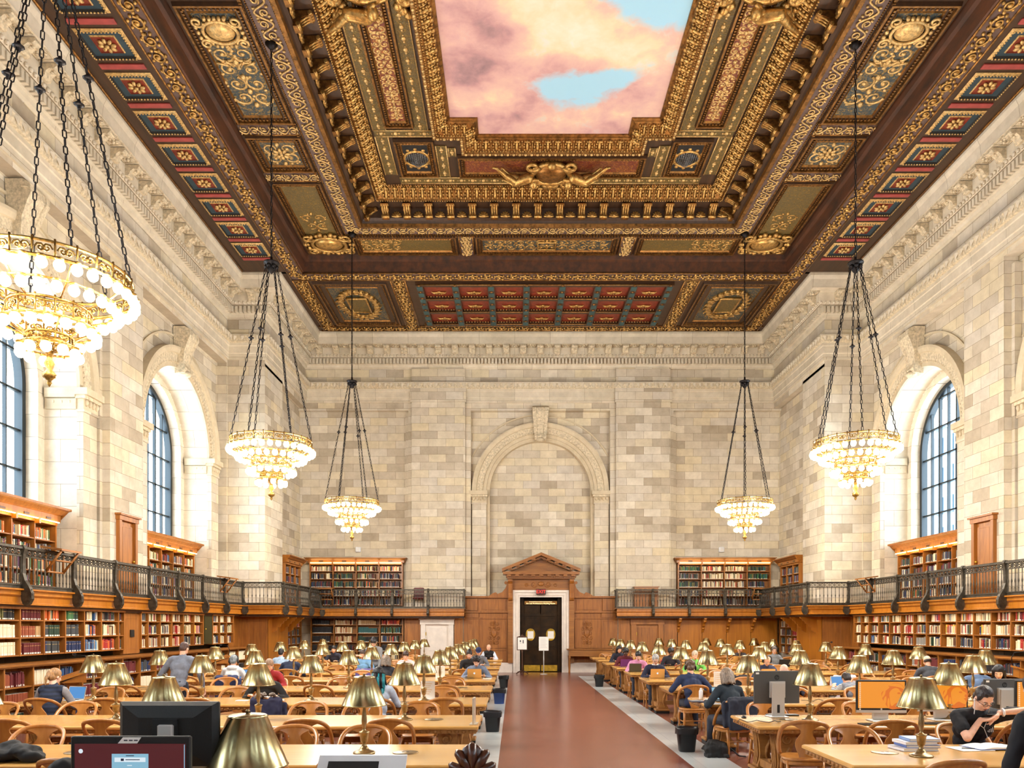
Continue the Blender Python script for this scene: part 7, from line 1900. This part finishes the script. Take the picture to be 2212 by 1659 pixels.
slab('paper_sheet','white printed sheets before the balding person','paper',1972,18.4,.3,.22,.004,'paper',.2); slab('paper_sheet','white sheets beside the gold laptop near the aisle on the left','paper',1052,18.0,.2,.2,.004,'paper',-.1)
for px,y,lab in ((1895,9.62,'below the first orange lion monitor'),(2030,9.72,'below the second orange lion monitor')):
    k = slab('keyboard','black keyboard on the table '+lab,'keyboard',px,y,.44,.14,.018,'black_plastic')
slab('keyboard','dark keyboard behind the grey monitor stand','keyboard',1690,10.62,.42,.13,.018,'black_plastic')
t = thing('computer_mouse','black mouse at the left end of the computer table','mouse',(X_at(1607,10.35),10.35,.762)); b = MB(); b.ball((0,0,.0),(.032,.055,.034),12,7); b.v = [(x,y,max(z,0)) for x,y,z in b.v]; b.build('shell',M['black_plastic'],t)
def cable(label,px,y,spread,seed,m='bag_black'):
    rr = random.Random(seed); t = thing('cable',label,'cable',(X_at(px,y),y,.768)); P = [(-spread+2*spread*i/9,rr.uniform(-.1,.1),.004+(.03*rr.random() if i%3==1 else 0)) for i in range(10)]
    Q = []
    for i in range(len(P)-1):
        for s in range(4):
            f = s/4; f = f*f*(3-2*f); Q.append(tuple(P[i][j]*(1-f)+P[i+1][j]*f for j in range(3)))
    b = MB(); b.tube(Q,.005,5); b.build('cord',M[m],t)
cable('tangled black cable before the grey monitor stand',1640,9.85,.3,1); cable('loose white and black cables beyond the front right chairs',1775,12.6,.3,2); cable('cable coil beside the lamp on the second left table',893,10.35+2.0,.22,3); cable('cable behind the second lion monitor',2022,10.35,.16,5)
# phone, earphones for the front reader
fo = front[0]; mw = Matrix.Rotation(PI,4,'Z'); base = Vector(fo.location)
toW = lambda v: Vector((-v[0]*1.07,-v[1]*1.07,v[2]*1.05))+base
hp_ = front[2][1][1]
t = thing('smartphone','smartphone held in the hands of the reader in black tee','phone',toW(hp_+Vector((-.11,.0,.045))),PI); b = MB(); b.bbox(-.075,.075,-.036,.036,-.004,.004,.004); b.build('case',M['black_plastic'],t); b = MB(); b.box(-.068,.068,-.032,.032,.004,.0048); b.build('screen',M['screen_ink'],t)
t.rotation_euler = (.35,0,PI)
Hf = front[1]; b = MB(); t = thing('earphones','white earphone cord hanging down the front of the black tee','earphones',(0,0,0))
for s in (1,-1):
    a = toW(Hf(s*.086,.0,-.02)); c = toW(Hf(s*.07,.1,-.2)); e = toW(Vector((s*.05,.24,.92))); j = toW(Vector((-.02,.25,.86)))
    b.tube([a,a*.6+c*.4+Vector((0,-.01,-.02)),c,c*.5+e*.5,e,j],.0042,6); b.ball(a,.012,8,6)
j = toW(Vector((-.02,.25,.86))); b.tube([j,j+Vector((.02,0,-.05)),j+Vector((.03,-.01,-.09)),j+Vector((.02,-.02,-.1))],.0042,6); b.build('cord',M['white_plastic'],t)
t = place('lettering',text_mesh('Th',.075,.001,M['white_plastic']),fo,(.06,.222,.90),rot=(PI/2-.3,0,PI)); t2 = place('lettering',text_mesh('ell',.075,.001,M['white_plastic']),fo,(-.1,.222,.84),rot=(PI/2-.2,0,PI))
w = front[2][-1]; wd = (w[1]-w[0]).normalized(); b = MB(); c = w[1]-wd*.03; a_ = wd.orthogonal().normalized(); b_ = wd.cross(a_); b.tube([c+(a_*math.cos(x)+b_*math.sin(x))*.033 for x in [2*PI*i/16 for i in range(16)]],.011,6,closed=True); b.build('wristband',M['white_plastic'],fo)
# bins, bags
def bin_(label,x,y,m,r=.16,h=.37):
    t = thing('waste_bin',label,'bin',(x,y,0)); b = MB(); rows = []
    for f,z in ((.74,0),(.78,.01),(1,h),(1.06,h),(1.06,h-.02),(.98,h-.01),(.76,.02)): rows.append([(f*r*math.copysign(abs(math.cos(a))**.55,math.cos(a)),f*r*.8*math.copysign(abs(math.sin(a))**.55,math.sin(a)),z) for a in [2*PI*i/20 for i in range(20)]])
    b.grid(rows,0,True,close_u=True); b.face([i for i in range(20)]); b.build('tub',M[m],t)
    l = MB(); rr = random.Random(int(x*100)+int(y)); rows = []
    for f,z in ((1.08,h-.09),(1.1,h),(1.08,h+.02),(.95,h+.005),(.9,h-.1)): rows.append([(f*r*math.copysign(abs(math.cos(a))**.55,math.cos(a))*(1+rr.uniform(-.03,.03)),f*r*.82*math.copysign(abs(math.sin(a))**.55,math.sin(a)),z+rr.uniform(-.012,.012)) for a in [2*PI*i/20 for i in range(20)]])
    l.grid(rows,0,True,close_u=True); l.build('bin_liner',M['bin_black'],t)
bin_('black waste bin at the aisle end of the left tables, nearest one',-.42,14.55,'bin_black'); bin_('blue waste bin at the aisle end of the left tables',-.40,19.75,'bin_blue'); bin_('small black waste bin farthest along the left tables',-.36,24.9,'bin_black')
bin_('black waste bin with crumpled liner beside the black handbag on the right',2.74,12.25,'bin_black'); bin_('black waste bin farther along the right tables',2.78,25.3,'bin_black')
t = thing('handbag','slouched black handbag on the floor beside the right waste bin','bag',(3.08,11.72,0)); b = MB(); b.ball((0,0,.12),(.2,.12,.13),14,8); b.ball((-.03,0,.2),(.15,.09,.07),12,7); b.box(-.17,.17,-.09,.09,0,.05); me = crumple(remesh(b,.012,3,M['bag_black'],'pouch'),.022,11.0,2); place('pouch',me,t)
b = MB(); b.tube([(.12,-.02,.2),(.22,-.05,.12),(.32,-.08,.03),(.44,-.02,.01)],.011,6); b.build('strap',M['bag_black'],t)
# coats
def heap(name,label,cat,loc,blobs,m,vox=.016,rz=0):
    t = thing(name,label,cat,loc,rz); b = MB()
    for c,r in blobs: b.ball(c,r,12,8)
    place('cloth',crumple(remesh(b,vox,4,m,'cloth'),.03,9.0,len(label)),t); return t
def coat_on_chair(label,x,y,rz,c,fur=None):
    t = thing('coat',label,'coat',(x,y,0),rz); b = MB()
    for s in (-1,1): b.capsule((s*.24,-.16,.8),(s*.25,-.2,.5),.055,.05,8)
    b.capsule((-.2,-.245,.875),(.2,-.245,.875),.045,.045,10); b.box(-.24,.24,-.31,-.26,.42,.88); b.box(-.22,.22,-.235,-.2,.5,.88)
    place('cloth',crumple(remesh(b,.014,4,cmat(c),'cloth'),.014,10.0,len(label)),t)
    if fur:
        f = MB(); rr = random.Random(3)
        for i in range(40): a = PI*rr.random(); f.ball((.17*math.cos(a),-.27+rr.uniform(-.04,.05),.9+.05*math.sin(a)+rr.uniform(-.02,.03)),rr.uniform(.018,.03),6,4)
        f.build('fur_trim',cmat(fur,'hair'),t)
def on_chair(label,side,k,far,px,c,fur=None):
    best = min((q_ for q_ in CH if q_[0]==side and q_[1]==k and q_[3]==far),key=lambda q_: abs(VPX+FPX*CH[q_][0]/CH[q_][1]-px)); x,y,rz = CH[best]; coat_on_chair(label,x,y,rz,c,fur)
on_chair('navy coat with brown fur hood hung on a chair at the third left table','left',2,0,694,(34,34,62),(110,96,84)); on_chair('dark navy coat hung on the chair behind the person in dark teal','right',2,0,1578,(26,32,48)); on_chair('navy jacket hung on the chair of the person in a pale hoodie','left',4,0,503,(36,46,84))
on_chair('violet quilted jacket hung on a chair in the middle of the left tables','left',5,0,780,(92,80,136)); on_chair('white jacket hung on a chair among the right tables','right',4,0,1790,(222,216,222)); on_chair('red jacket hung on a chair toward the back of the right tables','right',7,0,1455,(160,28,44)); on_chair('black backpack straps over a chair beyond the bobbed-hair person','right',4,0,1585,(22,22,28))
heap('coat','black coat heaped on the front left table at the picture edge','coat',(X_at(22,6.97),7.05,.76),[((-.12,0,.07),(.2,.16,.075)),((.05,0,.08),(.16,.13,.08)),((.16,-.03,.05),(.12,.1,.05)),((.24,-.03,.04),(.05,.06,.035)),((-.1,.05,.12),(.1,.1,.05))],cmat((14,14,17)))
heap('bag','black shaggy bag leaning behind the dark red screen','bag',(X_at(140,5.9),5.9,.0),[((0,0,.5),(.2,.15,.42)),((.02,0,.86),(.15,.12,.14)),((-.08,0,.78),(.1,.1,.12)),((0,0,.1),(.2,.17,.1))],cmat((14,15,18)))
# sign holders on the tables
def table_sign(label,px,y,w,h,rz=0.0,lines=6):
    t = thing('table_sign',label,'sign',(X_at(px,y),y,.762),rz); b = MB(); b.box(-w/2,w/2,-.003,.003,0,h); b.bbox(-w/2,w/2,-.045,.045,0,.006,.002); b.build('holder',M['paper'],t)
    l = MB()
    for k in range(lines): z = h*.85-k*h*.11; l.box(-w*.32,w*.3-(k%3)*.02,-.0042,-.0032,z-.004,z+.004); l.box(-w*.4,-w*.36,-.0042,-.0032,z-.005,z+.005)
    l.build('print',M['book_label'] if False else M['laptop_gold'],t)
table_sign('white sign in a clear holder behind the lamp on the third left table',924,12.95,.24,.31); table_sign('white sign in a clear holder on the fifth left table',951,18.0,.22,.3); table_sign('white notice sheet standing before the bobbed-hair person',1557,15.3,.28,.33)
mat('acrylic',(206,196,176),.15,spec=.6)
t = thing('sign_holder','clear sign holder seen edge on at the aisle end of the second left table','sign',(X_at(1024,9.72),9.72,.762),PI/2-.04); b = MB(); b.box(-.11,.11,-.012,.012,0,.33); b.bbox(-.11,.11,-.05,.05,0,.008,.003); b.build('holder',M['acrylic'],t)
t = thing('water_bottle','small white bottle on the third right table','bottle',(X_at(1514,12.95),12.95,.76)); b = MB(); b.lathe([(.03,0),(.034,.01),(.034,.14),(.02,.165),(.014,.17)],14); b.build('body',M['white_plastic'],t); b = MB(); b.lathe([(.017,.168),(.017,.19),(.0,.192)],12); b.build('cap',M['white_plastic'],t)
t = thing('earphone_case','white earphones lying beside the small white bottle','earphones',(X_at(1526,12.8),12.8,.762)); b = MB(); b.bbox(-.035,.035,-.02,.02,0,.022,.008); b.build('case',M['white_plastic'],t)
# white terminal at the bottom edge
t = thing('catalogue_terminal','white-framed tilted screen at the bottom edge of the picture','monitor',(X_at(775,4.45),4.45,.76)); fn = lambda u,v,n: (u,v*.62+n*.78-.1,.24+v*.6-n*.62*0)
b = MB(); b.prism([(-.26,-.3),(.26,-.3),(.26,.38),(-.26,.38)],fn,0,.03); b.build('frame',M['white_plastic'],t); b = MB(); b.poly([fn(u,v,-.002) for u,v in ((-.2,-.26),(.1,-.26),(.1,.33),(-.2,.33))]); b.build('screen',M['bag_black'],t); b = MB(); b.box(-.1,.1,-.08,.14,0,.02); b.box(-.05,.05,-.02,.06,.02,.24); b.build('stand',M['white_plastic'],t)
# carved chair with a shell crest
t = thing('carved_chair','dark carved chair whose shell crest rises at the picture bottom','chair',(X_at(1020,5.1),5.1,0),.06); b = MB()
for k in range(5):
    a = PI*(.5+(k-2)*.19); L = .2-.02*abs(k-2); P = [(0,0,1.02),(L*.5*math.cos(a),-.03,1.02+L*.5*math.sin(a)),(L*.92*math.cos(a),-.015,1.02+L*.95*math.sin(a)),(L*1.0*math.cos(a),.015,1.02+L*1.0*math.sin(a))]; b.tube(P,[.015,.036,.03,.012],8)
b.ball((0,0,1.12),(.085,.03,.1),14,8); b.build('shell_crest',M['shell_wood'],t); b = MB()
for s in (-1,1):
    b.tube([(0,-.01,1.03),(s*.1,-.01,1.04),(s*.17,-.0,1.0),(s*.2,0,.92)],[.035,.032,.028,.03],8)
    Q = spiral((s*.15,1.0),.05,.01,PI/2,s*1.3,12); b.tube([(x,-.03,z) for x,z in Q],.014,6,caps=False)
b.build('crest_scroll',M['shell_wood'],t); b = MB(); b.box(-.14,.14,-.015,.015,.5,1.0)
for s in (-1,1): b.tube([(s*.2,0,.93),(s*.2,0,.48)],.024,8)
b.build('backrest',M['shell_wood'],t); b = MB(); b.bbox(-.25,.25,-.02,.46,.43,.475,.012); b.build('seat',M['shell_wood'],t)
for sx in (-1,1):
    for yy in (.02,.42): l = MB(); l.tube([(sx*.21,yy,.43),(sx*.22,yy,.2),(sx*.22,yy,0)],[.028,.02,.024],8); l.build('leg',M['shell_wood'],t)
# lecterns with arm lamps
def lectern(label,x,y,rz):
    t = thing('lectern',label,'lectern',(x,y,0),rz); b = MB(); b.box(-.2,.2,-.16,.16,0,.08); b.box(-.09,.09,-.07,.07,.08,.92); b.box(-.16,.16,-.12,.12,.86,.92); b.build('pedestal',M['oak_honey'],t)
    b = MB(); b.prism([(-.26,.92),(.28,1.1),(.28,1.14),(-.26,.96)],lambda a,c,n:(n,a,c),-.36,.36); b.prism([(-.29,.93),(-.26,.93),(-.26,1.02),(-.29,1.02)],lambda a,c,n:(n,a,c),-.36,.36); b.prism([(-.2,.9),(.24,.9),(.24,1.09)],lambda a,c,n:(n,a,c),-.3,.3); b.build('slanted_top',M['oak_honey'],t)
    b = MB(); b.tube([(.3,.25,1.1),(.3,.27,1.3),(.28,.22,1.42),(.16,.05,1.44)],.009,6); b.build('lamp_arm',M['iron_black'],t); b = MB(); b.tube([(.2,.05,1.44),(-.06,.05,1.44)],.03,8); b.build('lamp_shade',M['iron_black'],t)
lectern('wooden reading lectern beside the left bookcases behind the ponytailed person',-8.72,15.1,PI/2*-1+.6); lectern('wooden reading lectern by the left bookcases near the pale hoodie',-8.72,22.6,-PI/2+.5)
lectern('wooden reading lectern with black arm lamp at the right picture edge',10.98,16.4,PI/2-.4); lectern('wooden reading lectern with black arm lamp near the right honey panels',10.9,26.3,PI/2-.4)
# book rests on the gallery railings
def rest(label,x,y,rz):
    t = thing('book_rest',label,'book rest',(x,y,3.53),rz); b = MB(); b.prism([(-.34,.0),(.1,.06),(.1,.1),(-.34,.04)],lambda a,c,n:(n,-a,c),-.36,.36); b.build('board',M['oak_wide'],t); b = MB()
    for s in (-1,1): b.tube([(s*.3,.3,.0),(s*.3,-.02,-.42)],.025,4); b.tube([(s*.3,-.02,.04),(s*.3,-.02,-.44)],.022,4)
    b.tube([(-.3,-.02,-.42),(.3,-.02,-.42)],.025,4); b.tube([(-.3,.16,-.19),(.3,.16,-.19)],.022,4); b.build('bracket',M['oak_wide'],t)
rest('wooden book rest hung on the left gallery railing near the first window',-9.53,15.95,-PI/2); rest('small wooden book rest on the left gallery railing near the pier',-9.53,25.2,-PI/2); rest('wooden book rest on the left end-wall gallery railing',-7.95,32.34,PI)
rest('wooden book rest on the right gallery railing beyond the window case',11.7,25.3,PI/2); rest('wooden book rest on the right end-wall gallery railing',10.3,32.34,PI)
# things on the end-wall gallery
t = thing('gallery_chair','dark red chair on the left end-wall gallery behind the railing','chair',(-4.12,32.85,2.72)); b = MB(); b.bbox(-.22,.22,.14,.2,.45,.92,.03); b.build('backrest',M['red_vinyl'],t); b = MB(); b.bbox(-.23,.23,-.24,.18,.42,.48,.03); b.build('seat',M['red_vinyl'],t)
for sx in (-1,1):
    for yy in (-.2,.16): l = MB(); l.tube([(sx*.2,yy,.43),(sx*.21,yy,0)],.014,6); l.build('leg',M['iron_black'],t)
t = thing('cabinet','plain brown wooden cabinet on the right end-wall gallery','cabinet',(5.6,32.8,2.72)); b = MB(); b.box(-.5,.5,-.15,.2,0,.92); b.build('body',M['oak_wide'],t); b = MB(); b.box(-.54,.54,-.2,.22,.92,.96); b.build('top',M['oak_wide'],t)
for s in (-1,1): b = MB(); b.box(*sorted((s*.02,s*.47)),-.165,-.15,.05,.88); b.build('door',M['oak'],t)
# sign stands and side table by the doorway
t = thing('sign_stand','wooden sign stand with framed notice left of the bronze doors','sign',(X_at(1128,31.6),31.6,0)); b = MB(); b.lathe([(.03,.1),(.035,.3),(.022,.5),(.03,.9),(.03,1.0)],10)
for k in range(3): a = 2*PI*k/3+.5; b.tube([(0,0,.16),(.2*math.cos(a),.2*math.sin(a),.09),(.28*math.cos(a),.28*math.sin(a),.02)],[.03,.028,.02],6)
b.build('post',M['oak_dark'],t); b = MB(); b.box(-.22,.22,-.02,.02,1.0,1.55); b.prism([(-.2,1.55),(.2,1.55),(.06,1.6),(0,1.65),(-.06,1.6)],lambda a,c,n:(a,n,c),-.02,.02); b.build('frame',M['oak_dark'],t)
b = MB(); b.box(-.185,.185,-.024,-.02,1.03,1.52); b.box(-.1,-.05,-.027,-.024,1.34,1.41,1); b.box(.02,.06,-.027,-.024,1.28,1.42,1); b.box(-.1,-.03,-.027,-.024,1.29,1.3,1); b.build('notice',[M['paper'],M['ink']],t)
t = thing('sign_stand','slim metal sign stand with white notice before the bronze doors','sign',(X_at(1174.5,31.7),31.7,0)); b = MB(); b.lathe([(.15,0),(.15,.02),(.03,.03)],18); b.tube([(0,0,.02),(0,0,1.0)],.02,8); b.build('post',M['silver'],t); b = MB(); b.box(-.2,.2,-.015,.015,.98,1.55); b.build('board',M['paper'],t)
b = MB()
for k in range(9): b.box(-.14,.14-.03*(k%3),-.018,-.015,1.1+k*.045,1.112+k*.045)
b.build('print',M['silver'],t)
t = thing('side_table','oak side table against the wainscot right of the doorway','table',(3.28,32.55,0)); b = MB(); b.bbox(-1.08,1.08,-.3,.3,.98,1.03,.01); b.build('tabletop',M['oak_wide'],t); b = MB(); b.box(-1.0,1.0,-.26,.26,.72,.98); b.build('apron',M['oak_wide'],t)
for sx in (-1,1):
    for sy in (-1,1): l = MB(); l.lathe([(.03,0),(.022,.1),(.035,.3),(.03,.6),(.045,.74)],10,(sx*.97,sy*.22,0)); l.build('leg',M['oak'],t)
# ---------------------------------------------------------------- camera, sky, render look
cam = bpy.data.cameras.new('camera'); co = bpy.data.objects.new('camera', cam); COL.objects.link(co)
co.location = (0, 0, EYE); co.rotation_euler = (PI/2, 0, 0); cam.sensor_width = 36.0; cam.lens = FPX/2212.0*36.0
cam.shift_x = -(VPX-1106.0)/2212.0; cam.shift_y = (VPY-829.5)/2212.0; cam.clip_end = 400; cam.clip_start = .1
sc = bpy.context.scene; sc.camera = co
w = bpy.data.worlds.new('sky'); sc.world = w; w.use_nodes = True
bg = w.node_tree.nodes['Background']; bg.inputs[0].default_value = (.74,.88,1.0,1); bg.inputs[1].default_value = 7.5
sc.view_settings.view_transform = 'Standard'; sc.view_settings.look = 'None'; sc.view_settings.gamma = 1.0; sc.view_settings.use_curve_mapping = False
sc.view_settings.exposure = 0.8
sc.cycles.use_adaptive_sampling = True; sc.cycles.adaptive_threshold = .07; sc.cycles.max_bounces = 6; sc.cycles.diffuse_bounces = 4; sc.cycles.glossy_bounces = 3; sc.cycles.transparent_max_bounces = 8
sc.cycles.sample_clamp_indirect = 6.0; sc.cycles.caustics_reflective = False; sc.cycles.caustics_refractive = False
